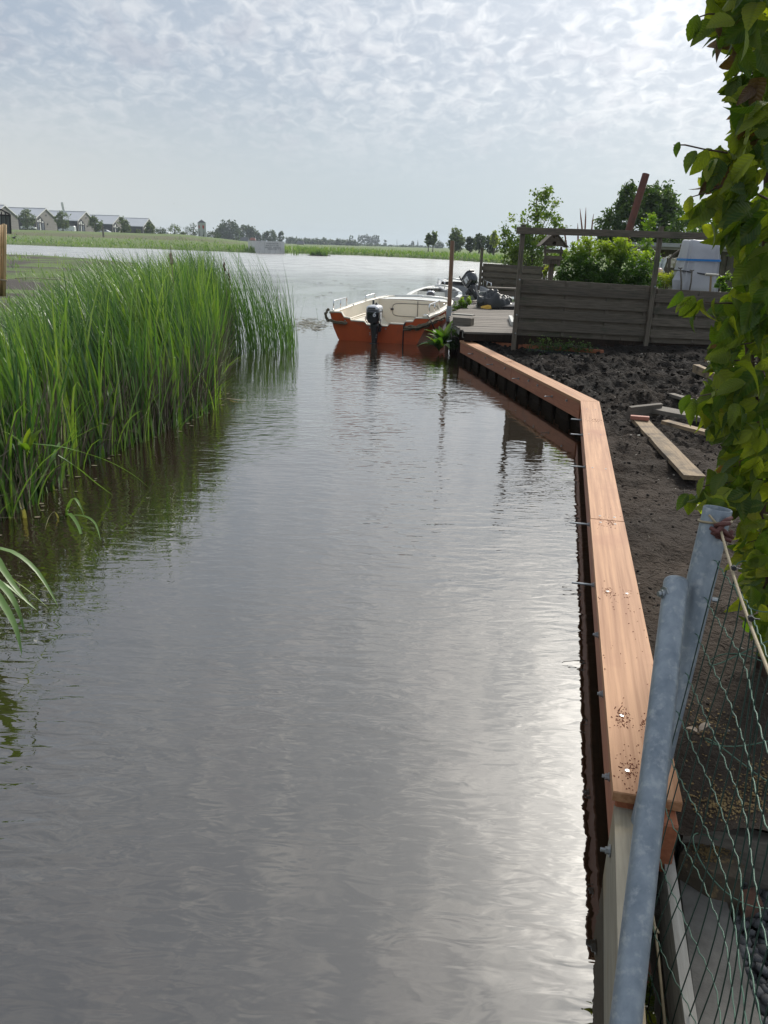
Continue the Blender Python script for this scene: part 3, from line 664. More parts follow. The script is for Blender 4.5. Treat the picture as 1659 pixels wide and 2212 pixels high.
mb = MB(); mb.box((-.02, .16, .112), (.62, .22, .02), ch=.006); mb.build('well_mat', M('faded_red_paint', (.50, .14, .11), (.40, .11, .08), 6, .5), boat)
mb = MB(); mb.tube([(.50, -.012, .36), (.475, -.016, .31), (.468, -.014, .1), (.468, -.012, -.05)], .011, 6); mb.build('cable', M_BLACK, boat, smooth=True)
for x, z in ((-.60, .34), (.56, .30), (-.14, .24), (.15, .24)):
    mb = MB(); mb.tube([(x, -.001, z), (x, -.012, z)], .013, 8); mb.build('drain_plug', M_ZINC, boat)
def outboard(label, loc, heading, cowl, top, sc=1.0, tilt=0.0, number=None, group='outboard motors'):
    t = thing('outboard_motor', label, 'outboard motor', loc, group, (0, 0, heading))
    Rt = Matrix.Rotation(tilt, 3, 'X')
    def fin(mb, nm, mat, smooth=True, par=t, sharp=False):
        mb.v = [tuple(Rt@(Vector(p)*sc)) for p in mb.v]; return mb.build(nm, mat, par, smooth=smooth)
    mb = MB(); mb.loft([rr(0, -.17, .035, .13, .2), rr(0, -.175, .055, .175, .26), rr(0, -.18, .12, .225, .33), rr(0, -.18, .22, .238, .345), rr(0, -.18, .272, .232, .34), rr(0, -.18, .274, .215, .32)]); c = fin(mb, 'cowl', cowl)
    mb = MB(); mb.loft([rr(0, -.178, .274, .234, .342), rr(0, -.178, .288, .236, .344), rr(0, -.175, .318, .215, .32), rr(0, -.17, .338, .165, .26), rr(0, -.165, .345, .10, .18)]); fin(mb, 'cowl_top', top)
    mb = MB(); mb.loft([rr(0.0, -.35, .288, .14, .02, .008), rr(0.0, -.345, .312, .125, .02, .008)]); fin(mb, 'air_intake', M_BLACK, False, c)
    mb = MB(); mb.box((-.120, -.2, .16), (.012, .13, .12), ch=.005); mb.box((.119, -.2, .14), (.010, .10, .16), ch=.004); fin(mb, 'side_panel', M_SILVER, False, c)
    mb = MB(); mb.tube([(-.13, -.22, .16), (-.147, -.24, .12), (-.135, -.22, .06), (-.10, -.2, .03)], .007, 6); mb.tube([(.128, -.22, .12), (.133, -.24, .07), (.112, -.22, .01)], .006, 6); fin(mb, 'carry_handle', M_BLACK, True, c)
    mb = MB(); mb.loft([rr(0, -.15, .04, .135, .17), rr(0, -.15, -.02, .14, .17), rr(0, -.15, -.06, .12, .14), rr(0, -.15, -.16, .10, .13), rr(0, -.15, -.30, .075, .12), rr(0, -.15, -.5, .05, .11)]); fin(mb, 'midsection', cowl if cowl is not M_NAVY else M_BLACK)
    mb = MB(); mb.box((0, -.05, -.05), (.15, .09, .12), ch=.012); mb.box((.065, -.03, -.02), (.03, .14, .07), ch=.006); mb.box((-.065, -.03, -.02), (.03, .14, .07), ch=.006); mb.tube([(.095, -.1, .01), (.075, -.09, -.03), (.08, -.1, -.11)], .009, 6); mb.box((.075, -.12, .02), (.05, .05, .03), ch=.006); fin(mb, 'clamp_bracket', M_BLACK, False)
    mb = MB(); mb.box((0, -.17, -.30), (.11, .2, .012), ch=.004); mb.box((0, -.15, -.44), (.014, .12, .25), ch=.004); fin(mb, 'cavitation_plate', M_BLACK, False)
    mb = MB(); mb.tube([(-.075, -.03, .25), (-.076, -.02, .33), (-.074, -.02, .41)], [.014, .019, .019], 8); fin(mb, 'tiller', M_BLACK)
    mb = MB(); mb.box((.012, -.13, .355), (.05, .05, .02), ch=.006); mb.tube([(.012, -.13, .36), (.012, -.13, .38)], .012, 8); fin(mb, 'starter_knob', M_BLACK, False)
    for x, z in ((-.066, -.12), (-.062, -.15), (.058, -.15), (.05, -.19), (-.09, .0)):
        mb = MB(); mb.tube([(x, -.212, z), (x, -.224, z)], .009, 6); fin(mb, 'bolt', M_ZINC)
    if number:
        me = text_mesh(number, .105, .0015, M('number_white', (.72, .72, .74)), .18)
        for v in me.vertices: p = v.co.copy(); v.co = Vector((p.x*1.1+.048, -.3535-p.z, p.y+.195))
        link('number', me, [], c)
    return t
outboard('black outboard motor with a white 6 on its cowl, mounted on the orange boat', BL+Matrix.Rotation(HEAD, 3, 'Z')@Vector((0.0, -0.01, .30)), HEAD, M_NAVY, M_SILVER, 1.0, 0.0, '6')
# second boat (white) behind the first
B2 = gz(918, 668, 0.0); B2 = Vector((0.98, 18.7, 0)); H2 = math.radians(-8)
prof2 = [(-.62, .50), (-.42, .50), (-.30, .36), (.14, .35), (.26, .47), (.62, .47)]
boat2 = make_boat('rowing_boat', 'small white open boat moored behind the orange boat', B2, H2, M_WHITE, M_WHITE, [(0, .62, .52, .49), (.8, .65, .54, .50), (1.6, .60, .48, .53), (2.3, .46, .34, .57), (2.8, .25, .12, .60)], prof2, 1.9)
outboard('small grey outboard motor on the stern of the white boat', B2+Vector((-.02, -.02, .37)), H2, M('grey_cowl', (.16, .165, .17), (.12, .125, .13), 6, .35), M_SILVER, .78)
B3 = Vector((2.0, 20.2, 0)); H3 = math.radians(4)
boat3 = make_boat('aluminium_boat', 'grey aluminium boat moored at the far end of the jetty', B3, H3, M_ALU, M_ALU, [(0, .62, .55, .56), (.9, .64, .57, .58), (1.8, .62, .52, .62), (2.6, .45, .35, .68), (3.0, .25, .15, .72)], [(-.62, .56), (-.25, .55), (-.2, .45), (.2, .45), (.25, .55), (.62, .56)], 2.2)
rail(boat3, [(-.60, .3, .60), (-.62, 1.5, .64)], .16); rail(boat3, [(.60, .3, .60), (.62, 1.5, .64)], .16)
outboard('black outboard motor tilted up on the aluminium boat', B3+Vector((-.02, -.05, .55)), H3+.5, M_NAVY, M_BLACK, 1.15, -0.75)
# rope bundles
def rope_bundle(label, pts, r, seed):
    R_ = random.Random(seed); mb = MB(); P = [Vector(p) for p in pts]
    for s in range(7):
        o = Vector((R_.uniform(-1, 1), R_.uniform(-1, 1), R_.uniform(-1, 1)))*r; q = []
        for i in range(len(P)*6-5):
            a, f = divmod(i/6, 1); a = int(a); b_ = min(a+1, len(P)-1); c = P[a].lerp(P[b_], f)
            q.append(c+o*(0.8+0.4*math.sin(i*1.3+s))+Vector((R_.uniform(-1, 1), R_.uniform(-1, 1), R_.uniform(-1, 1)))*r*0.35)
        mb.tube(q, r*0.5, 6)
    o = mb.build('mooring_rope', M_ROPE, smooth=True); tag(o, label, 'rope', 'old mooring ropes on the boat'); return o
def bw(x, y, z): return BL+Matrix.Rotation(HEAD, 3, 'Z')@Vector((x, y, z))
rope_bundle('frayed rope bundle hanging over the left stern corner of the orange boat', [bw(-.90, -.01, .52), bw(-.95, -.04, .44), bw(-.93, -.03, .35), bw(-.78, -.05, .31), bw(-.55, -.05, .30)], .022, 1)
rope_bundle('thick old rope hung along the right stern corner of the orange boat', [bw(.50, -.05, .27), bw(.72, -.06, .29), bw(.9, -.03, .36), bw(1.0, .25, .42), bw(1.04, .6, .44)], .03, 2)
mb = MB(); mb.tube([bw(.86, .06, .50), bw(.92, -.05, .48), bw(.99, -.1, .38), bw(1.04, -.05, .26), bw(1.06, .2, .2)], .010, 6); o = mb.build('black_hose', M_BLACK, smooth=True); tag(o, 'black hose hanging from the right stern corner of the orange boat', 'hose')
# ================================================================== JETTY, FENCES
DZ = 0.44
dock = thing('wooden_jetty', 'weathered plank jetty beside the orange boat behind the end of the new quay edge', 'jetty', (1.9, 14, DZ))
def deck_left(y): return float(np.interp(y, [11.48, 12.9, 14.6, 17.6, 18.8], [1.10, 1.0, 1.1, 1.82, 2.0]))
y = 11.52
while y < 18.5:
    w = 0.128; x0 = deck_left(y)+random.uniform(-.015, .015); x1 = 3.4
    o = plank('deck_board', (x0, y+w/2, DZ-.014+random.uniform(-.003, .003)), (x1, y+w/2+.02, DZ-.014+random.uniform(-.003, .003)), w, .028, M_DECK, dock, ch=.004); y += w+0.017
plank('edge_beam', gz(973, 700, .38), gz(1003, 722, .38), .035, .11, M_GREYBOARD, dock, up=(0, 0, 1))
plank('front_joist', (1.12, 11.50, .365), (3.4, 11.56, .365), .05, .10, M_PILE, dock)
plank('end_block', gz(1003, 722, .39), gz(1017, 724, .39), .06, .07, M_PILE, dock)
for x in np.arange(1.15, 3.3, .2): plank('deck_shade_board', (x, 11.85, .41), (x, 11.85, -.5), .19, .025, M_PILE, dock, up=(0, 1, 0))  # added dark boards stand in for the shade under the deck
for y in np.arange(12.2, 18.4, .24): plank('deck_shade_board', (deck_left(y)+.10, y, .41), (deck_left(y)+.10, y, -.5), .22, .025, M_PILE, dock, up=(1, 0, 0))  # the same added under-deck shade, along the boat side
for x, y in ((1.16, 11.62), (1.08, 12.9), (1.18, 14.6)): plank('pile', (x, y, .40), (x, y, -.7), .09, .09, M_PILE, dock, up=(0, 1, 0))
def post(name, label, base, top, w, mat, cat='post', group=None, d=None):
    o = plank(name, base, top, w, d or w, mat, None, up=(0, 1, 0), ch=.006); return tag(o, label, cat, group)
# tall mooring post with pale sleeve
b = gz(969, 682, DZ); tp = thing('mooring_post', 'tall brown square post with a pale sleeve at its foot beside the orange boat', 'post', b)
t = gd(977, 520, b.y)
plank('shaft', b+Vector((0, 0, -.6)), t, .062, .062, M('brown_post', (.27, .16, .10), (.16, .095, .06), 4, .75, .3, 9, (1, 14, 14)), tp, up=(0, 1, 0), ch=.006)
plank('sleeve', b+Vector((0, 0, -.1)), b+Vector((0.0, 0, .17)), .085, .085, M('pale_sleeve', (.38, .42, .45), (.30, .33, .35), 8, .5), tp, up=(0, 1, 0), ch=.006)
plank('edge_strip', b+Vector((.034, -.02, .17)), t+Vector((.034, -.02, -.01)), .012, .02, M('pale_strip', (.42, .35, .28), None, rough=.7), tp, up=(0, 1, 0))
def block(name, label, px0, px1, z0, w, h, mat, cat, group=None):
    p0, p1 = gz(*px0, z0), gz(*px1, z0); up = Vector((0, 0, h/2)); o = plank(name, p0+up, p1+up, w, h, mat, None, ch=.006); return tag(o, label, cat, group)
block('timber_block', 'short brown timber block lying on the left corner of the jetty', (981, 701), (1020, 704), DZ, .14, .12, M_OLDWOOD, 'timber block')
o = plank('board_offcut', gz(980, 697, DZ)+Vector((0, .04, .135)), gz(1021, 700, DZ)+Vector((.01, .04, .135)), .16, .022, M_GREYBOARD); tag(o, 'pale grey board resting on the timber block on the jetty', 'board')
block('white_beam', 'white painted beam end lying on the jetty against the fence post', (1108, 705), (1102, 690), DZ, .06, .07, M('white_paint', (.62, .62, .58), (.5, .5, .46), 7, .6), 'beam')
# fences: boards alternate in front of and behind the upright laths
def panel(fence, a, b, z0a, z1a, z0b, z1b, n=9):
    a, b = Vector(a), Vector(b); d = (b-a).normalized(); nrm = Vector((d.y, -d.x, 0))    # towards the camera
    for i in range(n):
        f0 = i/n; fc = (i+0.5)/n; front = (i % 2 == 1)
        hgt = (z1a-z0a)/n*(1.34 if front else 1.2)
        p0 = Vector((a.x, a.y, z0a+(z1a-z0a)*fc)); p1 = Vector((b.x, b.y, z0b+(z1b-z0b)*fc)); off = nrm*(0.022 if front else -0.014)
        o = plank('fence_board', p0+off, p1+off, hgt, .016+random.uniform(0, .002), M_FENCE, fence, up=(nrm.x, nrm.y, 0), ch=.003)
    for f in (0.03, 0.36, 0.68, 0.97):
        p = a.lerp(b, f); q0 = Vector((p.x, p.y, z0a+(z0b-z0a)*f+.01)); q1 = Vector((p.x, p.y, z1a+(z1b-z1a)*f-.005))
        plank('upright_lath', q0+nrm*.004, q1+nrm*.004, .05, .018, M_FENCE, fence, up=(nrm.x, nrm.y, 0), ch=.002)
fp = [gz(1108, 743, .3), gz(1391, 748, .3)]; fp[0].z = fp[1].z = 0; fdir = (fp[1]-fp[0]).normalized(); fn = Vector((fdir.y, -fdir.x, 0))
fp.append(fp[1]+fdir*2.0)
fence1 = thing('board_fence', 'dark weathered board fence with tall posts and a high top rail above the soil', 'fence', fp[0].lerp(fp[1], .5)+Vector((0, 0, .3)))
panel(fence1, fp[0]+fdir*.02, fp[1]-fdir*.002, .435, 1.205, .375, 1.145); panel(fence1, fp[1]+fdir*.055, fp[2]-fdir*.04, .36, 1.115, .33, 1.06)
for p, zt in ((fp[0], 1.925), (fp[1], 1.955), (fp[2], 1.95)): plank('fence_post', p+Vector((0, 0, .05))+fn*.045, p+Vector((0, 0, zt))+fn*.045, .062, .062, M_FENCE, fence1, up=(0, 1, 0), ch=.005)
plank('top_rail', fp[0]-fdir*.10+Vector((0, 0, 1.845))+fn*.096, fp[2]+fdir*1.2+Vector((0, 0, 1.85))+fn*.096, .038, .088, M_FENCE, fence1, ch=.004)
plank('base_board', fp[0]+fdir*.05+Vector((0, 0, .31))+fn*-.03, fp[2]+Vector((0, 0, .27))+fn*-.03, .02, .26, M_PILE, fence1)
for p, z in ((fp[0], .46), (fp[0], 1.2), (fp[1], 1.15), (fp[0], .72)):
    mb = MB(); q = p+fn*.077+Vector((random.uniform(-.01, .01), 0, z)); mb.tube([q-fence1.location, q+fn*.01-fence1.location], .011, 8); mb.build('bolt_head', M_ZINC, fence1)
c0 = gd(1035, 633, 21.9); c0.z = 0; c1 = gd(1168, 640, 20.5); c1.z = 0
fence2 = thing('back_fence', 'low dark board fence standing at the back of the jetty', 'fence', c0.lerp(c1, .5))
panel(fence2, c0+Vector((.05, 0, 0)), c1, .50, 1.21, .50, 1.19)
plank('fence_post', c0+Vector((0, -.03, .0)), c0+Vector((0, -.03, 1.62)), .07, .07, M_FENCE, fence2, up=(0, 1, 0)); plank('fence_post', c1+Vector((.03, -.03, .0)), c1+Vector((.03, -.03, 1.25)), .07, .07, M_FENCE, fence2, up=(0, 1, 0))
# low bench in front of it
bl, br = gd(1052, 640, 18.6), gd(1118, 644, 18.4)
bench = thing('plank_bench', 'low grey plank bench standing behind the crumpled tarpaulin', 'bench', (bl.x, bl.y, DZ))
for dy in (0, .17): plank('seat_plank', (bl.x, bl.y+dy, .74), (br.x+.3, br.y+dy, .74), .15, .03, M_OLDWOOD, bench)
plank('front_board', (bl.x+.1, bl.y-.02, .62), (br.x+.3, br.y-.02, .62), .02, .12, M_OLDWOOD, bench)
for x in (bl.x+.1, br.x): plank('leg', (x, bl.y+.1, .73), (x, bl.y+.1, DZ), .25, .04, M_OLDWOOD, bench, up=(1, 0, 0))
o = plank('loose_board', gz(1020, 657, DZ)+Vector((0, 0, .05)), gz(1058, 650, DZ)+Vector((0, 0, .06)), .1, .03, M_OLDWOOD); tag(o, 'loose dark board lying on the back of the jetty near the tilted motor', 'board')
# crumpled tarpaulin
def tarp():
    c = gz(1074, 668, DZ); t = thing('crumpled_tarpaulin', 'crumpled black tarpaulin heap with a yellow corner lying on the jetty', 'tarpaulin', c+Vector((0, .25, 0)))
    V = []; nu, nv = 64, 26
    for j in range(nv):
        for i in range(nu):
            a_ = 2*math.pi*i/nu; f = j/(nv-1); r = math.sin(f*math.pi/2*0.999)**0.75
            d = Vector((math.cos(a_)*r, math.sin(a_)*r, 0)); hgt = math.cos(f*math.pi/2)
            k = 1-abs(mnoise.noise(Vector((d.x*2.2, d.y*2.2, 4+hgt)))); k2 = 1-abs(mnoise.noise(Vector((d.x*5, d.y*5, 9+hgt*2))))
            x = d.x*.40*(0.8+.5*(k-.5)); yy = d.y*.30; z = .02+hgt**0.8*.30*(0.55+0.75*(k-.4))+.09*(k2-.7)*(1-f*.6)+(.05 if d.x < .1 else -.03)*hgt
            V.append((x-.02, yy, max(z, .006)))
    F = [(j*nu+i, j*nu+(i+1) % nu, (j+1)*nu+(i+1) % nu, (j+1)*nu+i) for j in range(nv-1) for i in range(nu)]
    me = np_mesh('sheet', V, F); link('sheet', me, [M('black_tarpaulin', (.014, .015, .016), (.026, .028, .028), 5, .38, .3, 12, c3=(.10, .095, .08), s3=4, t3=(.64, .72))], t)
    mb = MB(); R_ = random.Random(2)
    for i, (x, z) in enumerate(((-.34, .015), (-.30, .03), (-.2, .055), (-.14, .045), (-.13, .015), (-.2, .008))): mb.v.append((x, -.315-.01*i, z)); mb.t.append(0)
    mb.f.append(tuple(range(6))); mb.mi.append(0); mb.v += [(x, y+.05, z+.03) for x, y, z in mb.v[:6]]; mb.t += [0]*6
    mb.f += [(i, (i+1) % 6, 6+(i+1) % 6, 6+i) for i in range(6)]+[(11, 10, 9, 8, 7, 6)]; mb.mi += [0]*7; mb.build('yellow_corner', M('yellow_plastic', (.62, .36, .03), (.5, .28, .02), 8, .5), t)
    mb = MB(); pts = []
    for k in range(9): pts.append(Vector((.12+k*.045, -.27, .05+.02*math.sin(k*1.3))))
    mb.loft([[Vector((x, y0, z)) for x, y0, z in ((.10, -.30, .01), (.44, -.30, .01), (.44, .1, .01), (.10, .1, .01))], [Vector(q) for q in ((.09, -.31, .06), (.46, -.3, .07), (.45, .1, .10), (.10, .1, .09))], [Vector(q) for q in ((.14, -.25, .09), (.42, -.25, .10), (.4, .05, .12), (.14, .05, .12))]]); mb.build('folded_edge', M_BLACK, t)
tarp()
# ---- bird table
def bird_table():
    Y = 12.25; k = Y/FPX
    def P(zx, zy, dy=0.0): return gd(1141+.1389*zx, 471.8+.1389*zy, Y+dy)
    base = P(350, 950); base.z = .3; t = thing('bird_table', 'grey wooden bird house on a post with gabled roof, round holes and open floors', 'bird house', base)
    def pl(n, a, b, w, th, up=(0, 1, 0), mat=M_FENCE): return plank(n, a, b, w, th, mat, t, up=up, ch=.002)
    ap, el, er = P(425, 222), P(203, 428), P(608, 446); D_ = .34
    for nm, e in (('roof_board', el), ('roof_board', er)):
        ext = (e-ap).normalized()*.012
        nrm = Vector((-(e-ap).z, 0, (e-ap).x)).normalized()
        if nrm.z < 0: nrm = -nrm
        pl(nm, ap+Vector((0, D_/2-.02, 0))+nrm*.009, e+ext+Vector((0, D_/2-.02, 0))+nrm*.009, D_, .016, up=nrm)
    def gable(y, hole=True):
        lw = lambda f: el.lerp(ap, f); rw = lambda f: er.lerp(ap, f)
        for f0, f1, nm in ((0.03, .43, 'lower'), (.44, .985, 'upper')):
            a0, b0, b1, a1 = lw(f0), rw(f0), rw(f1), lw(f1); inset = .018
            a0 = a0+Vector((inset if f0 < .1 else 0.006, 0, 0)); b0 = b0-Vector((inset if f0 < .1 else .006, 0, 0))
            cx = ap.x+(-.002 if nm == 'upper' else -.001); cz = (P(415, 285).z if nm == 'upper' else P(405, 388).z); r = .030
            n = 20; circ = [(cx+r*math.cos(2*math.pi*i/n), cz+r*math.sin(2*math.pi*i/n)) for i in range(n)]
            # board with a round hole: join outline to circle by angle-sorted strips
            outl = []
            cor = [(a0.x, a0.z), (b0.x, b0.z), (b1.x, b1.z), (a1.x, a1.z)]
            for i in range(n):
                dx, dz = math.cos(2*math.pi*i/n), math.sin(2*math.pi*i/n); best = 9
                for q in range(4):
                    x1, z1 = cor[q]; x2, z2 = cor[(q+1) % 4]; den = dx*(z2-z1)-dz*(x2-x1)
                    if abs(den) < 1e-9: continue
                    tt = ((x1-cx)*(z2-z1)-(z1-cz)*(x2-x1))/den; uu = ((x1-cx)*dz-(z1-cz)*dx)/den
                    if tt > 0 and -1e-6 <= uu <= 1+1e-6: best = min(best, tt)
                outl.append((cx+dx*best, cz+dz*best))
            for cxy in cor:   # keep the corners sharp
                i = min(range(n), key=lambda j: abs(((math.atan2(outl[j][1]-cz, outl[j][0]-cx)-math.atan2(cxy[1]-cz, cxy[0]-cx)+math.pi) % (2*math.pi))-math.pi)); outl[i] = cxy
            mb = MB(); L_ = t.location
            for dy in (0, .014):
                mb.v += [(x-L_.x, y+dy-L_.y, z-L_.z) for x, z in outl]+[(x-L_.x, y+dy-L_.y, z-L_.z) for x, z in circ]; mb.t += [0]*(2*n)
            for i in range(n):
                j = (i+1) % n; mb.f += [(i, j, n+j, n+i), (2*n+j, 2*n+i, 3*n+i, 3*n+j), (n+i, n+j, 3*n+j, 3*n+i), (j, i, 2*n+i, 2*n+j)]; mb.mi += [0]*4
            mb.build('gable_board', M_FENCE, t)
    gable(Y)
    mb = MB(); L_ = t.location; a, b_, c = el+Vector((.03, .22, .01)), er+Vector((-.03, .22, .01)), ap+Vector((0, .22, -.02)); mb.add([a-L_, b_-L_, c-L_, a+Vector((0, .015, 0))-L_, b_+Vector((0, .015, 0))-L_, c+Vector((0, .015, 0))-L_], [(0, 1, 2), (5, 4, 3), (0, 3, 4, 1), (1, 4, 5, 2), (2, 5, 3, 0)]); mb.build('rear_gable', M_FENCE, t)
    for dy in (.02, .24):
        for zt, zb in ((P(268, 430, dy), P(262, 640, dy)), (P(515, 440, dy), P(500, 645, dy))): pl('corner_post', zt, zb, .03, .022)
        pl('rail', P(252, 500, dy)+Vector((0, -.02, 0)), P(538, 508, dy)+Vector((0, -.02, 0)), .045, .012); pl('rail', P(245, 605, dy)+Vector((0, -.02, 0)), P(520, 612, dy)+Vector((0, -.02, 0)), .05, .012)
    for zy in (535, 630): pl('floor_board', P(250, zy, .12), P(525, zy+4, .12), .25, .012, up=(0, 0, 1))
    n = 5
    for i in range(n):
        x0 = 236+i*(505-236)/n; pl('base_slat', P(x0+25, 640)+Vector((0, .012+.003*(i % 2), 0)), P(x0+22, 712 if i < 4 else 740)+Vector((0, .012+.003*(i % 2), 0)), .051, .012)
    pl('stand_post', P(362, 708, .12), Vector((P(345, 950, .12).x, Y+.12, .3)), .07, .07)
bird_table()
# ================================================================== VEGETATION TOOLS
def leafmat(name, cols, trans=0.35, rough=0.55, spec=0.35): return M(name, cols[0], None, tint=cols, trans=trans, rough=rough, spec=spec)
def leaf_cloud(C, size, asp=0.55, up=0.25, jitter=0.5, droop=0.0):
    """kite-shaped bent leaves at centres C; returns V, F"""
    n = len(C); C = np.asarray(C); s = size*(1-jitter+2*jitter*RNG.random(n))
    nrm = RNG.normal(size=(n, 3)); nrm[:, 2] += up*3; nrm /= np.linalg.norm(nrm, axis=1)[:, None]
    a = RNG.normal(size=(n, 3)); a[:, 2] -= droop; a -= nrm*(a*nrm).sum(1)[:, None]; a /= np.linalg.norm(a, axis=1)[:, None]
    b = np.cross(nrm, a); sa = s[:, None]*a; sb = (s*asp)[:, None]*b*0.5
    P0 = C-sa*.5; P2 = C+sa*.5-nrm*(s*.10)[:, None]; P1 = C-sa*.08+sb+nrm*(s*.06)[:, None]; P3 = C-sa*.08-sb+nrm*(s*.06)[:, None]
    V = np.stack([P0, P1, P2, P3], 1).reshape(-1, 3); F = np.arange(4*n).reshape(n, 4); return V, F
def blob_points(ells, n, clump=0.16, ncl=None, shell=0.55, gaps=0.0):
    """points in clusters through ellipsoids (cx,cy,cz,rx,ry,rz,weight)"""
    w = np.array([e[6] for e in ells], float); w /= w.sum(); ncl = ncl or max(8, n//40); cs = []
    for e, k in zip(ells, np.maximum(1, (w*ncl).astype(int))):
        d = RNG.normal(size=(k, 3)); d /= np.linalg.norm(d, axis=1)[:, None]; r = (shell+(1-shell)*RNG.random(k))**0.5
        r *= 0.85+0.3*RNG.random(k); cs.append(np.array(e[:3])+d*r[:, None]*np.array(e[3:6]))
    cs = np.concatenate(cs); idx = RNG.integers(0, len(cs), n); rad = clump*np.array([np.mean([e[3] for e in ells])]*3)
    ct = RNG.random(len(cs)); return cs[idx]+RNG.normal(size=(n, 3))*rad, ct[idx], cs
def rel(p, loc): return [tuple(np.array(q)-np.array(loc)) for q in p]
def tree(name, label, cat, base, H, ells, n, leaf, mat, trunk_r, bark, group=None, clump=.16, ncl=None, limbs=7, asp=.55, up=.25, lean=(0, 0), shell=.5, tadd=0.0):
    """ells relative to base; trunk and crown are parts"""
    t = thing(name, label, cat, base, group)
    P, ct, cs = blob_points(ells, n, clump, ncl, shell); V, F = leaf_cloud(P, leaf, asp, up)
    tint = np.clip(0.65*np.repeat(ct, 4)+0.35*np.repeat(RNG.random(n), 4)+tadd, 0, 1)
    link('crown', np_mesh('crown', V, F, False, tint), [mat], t)
    if trunk_r:
        mb = MB(); top = Vector((lean[0], lean[1], H*.86)); m_ = 7
        sp = [Vector((lean[0]*(i/m_)+.02*H*math.sin(i*1.7)*(i/m_), lean[1]*(i/m_), top.z*i/m_-.05)) for i in range(m_+1)]
        mb.tube(sp, [trunk_r*(1-.82*i/m_)*(1.35 if i == 0 else 1) for i in range(m_+1)], 7)
        for i in range(limbs):
            c = Vector(cs[RNG.integers(0, len(cs))]); k = min(m_-1, max(1, int(m_*max(.15, (c.z/H)-.25)))); s = sp[k]; mid = s.lerp(c, .5)+Vector((0, 0, .05*H))
            mb.tube([s, mid, c], [trunk_r*.42, trunk_r*.28, trunk_r*.1], 5)
        mb.build('trunk', bark, t, smooth=True, recalc=False)
    return t
M_BARK = M('grey_bark', (.12, .10, .08), (.07, .058, .046), 6, .9, .5, 20, (3, 3, .6))
ML_POP = leafmat('poplar_leaf', [(.055, .10, .018), (.10, .16, .03), (.19, .24, .05)], .35)
ML_DARK = leafmat('dark_leaf', [(.026, .056, .014), (.055, .105, .022), (.12, .18, .035)], .28)
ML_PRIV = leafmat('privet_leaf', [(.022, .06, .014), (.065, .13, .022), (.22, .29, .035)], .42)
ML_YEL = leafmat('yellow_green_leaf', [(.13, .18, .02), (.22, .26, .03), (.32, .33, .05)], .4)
ML_FAR = leafmat('far_tree_leaf', [(.028, .048, .018), (.05, .08, .025), (.085, .115, .04)], .15)
ML_WILLOW = leafmat('willow_leaf', [(.055, .085, .035), (.095, .13, .05), (.15, .19, .08)], .25)
ML_DOCK = leafmat('dock_leaf', [(.035, .085, .015), (.06, .13, .02), (.13, .20, .03)], .35)
ML_WEED = leafmat('weed_leaf', [(.06, .12, .02), (.10, .18, .025), (.20, .27, .04)], .4)
# ================================================================== GARDEN BEHIND THE FENCE
def at(px, py, Y): return gd(px, py, Y)
Y = 26.0; b = gd(1146, 620, Y); b.z = .3
k = Y/FPX
def E_(px, py, rx, rz, w, dy=0, ry=None, Y=Y, base=b):
    p = gd(px, py, Y); kk = Y/FPX; return (p.x-base.x, dy, p.z-base.z, rx*kk, (ry or rx)*kk, rz*kk, w)
tree('young_poplar', 'loose young tree with fluttering pale green leaves behind the back fence', 'tree', b, 3.6,
     [E_(1150, 545, 62, 45, 3.0), E_(1115, 515, 34, 40, 1.5), E_(1165, 490, 48, 45, 1.8), E_(1178, 448, 30, 38, .9), E_(1184, 420, 10, 16, .25), E_(1205, 492, 16, 14, .25), E_(1130, 580, 45, 24, 1.3)], 6200, .082, ML_POP, .05, M_BARK, limbs=16, clump=.14, ncl=210, asp=.75, shell=.35)
Y = 40.0; b = gd(1385, 620, Y); b.z = .3
tree('round_tree', 'dense rounded dark green tree beyond the leaning rusty pipe', 'tree', b, 5,
     [E_(1390, 475, 62, 62, 3, Y=Y, base=b), E_(1340, 490, 40, 46, 1.5, Y=Y, base=b), E_(1430, 485, 40, 55, 1.5, Y=Y, base=b), E_(1370, 430, 30, 26, .8, Y=Y, base=b), E_(1420, 425, 26, 24, .7, Y=Y, base=b), E_(1385, 530, 80, 30, 2, Y=Y, base=b), E_(1310, 515, 14, 24, .3, Y=Y, base=b)], 15000, .21, ML_DARK, .2, M_BARK, clump=.11, ncl=420, asp=.4)
for lab, px, py, Yt, rx, rz in (('low dark tree showing between the fence and the hedge leaves', 1482, 505, 36, 40, 42), ('dark shrubby tree behind the wrapped chair', 1545, 520, 34, 55, 40), ('dark leafy tree behind the hedge, right of the wrapped chair', 1625, 500, 33, 50, 55)):
    b = gd(px, 620, Yt); b.z = .3
    tree('garden_tree', lab, 'tree', b, 3, [E_(px, py, rx, rz, 2, Y=Yt, base=b), E_(px+15, py+35, rx*.8, rz*.6, 1, Y=Yt, base=b)], 2600, .15, ML_DARK, .08, M_BARK, 'trees at the back of the allotment', clump=.15, ncl=120)
Y = 13.1; b = gd(1305, 640, Y); b.z = .3
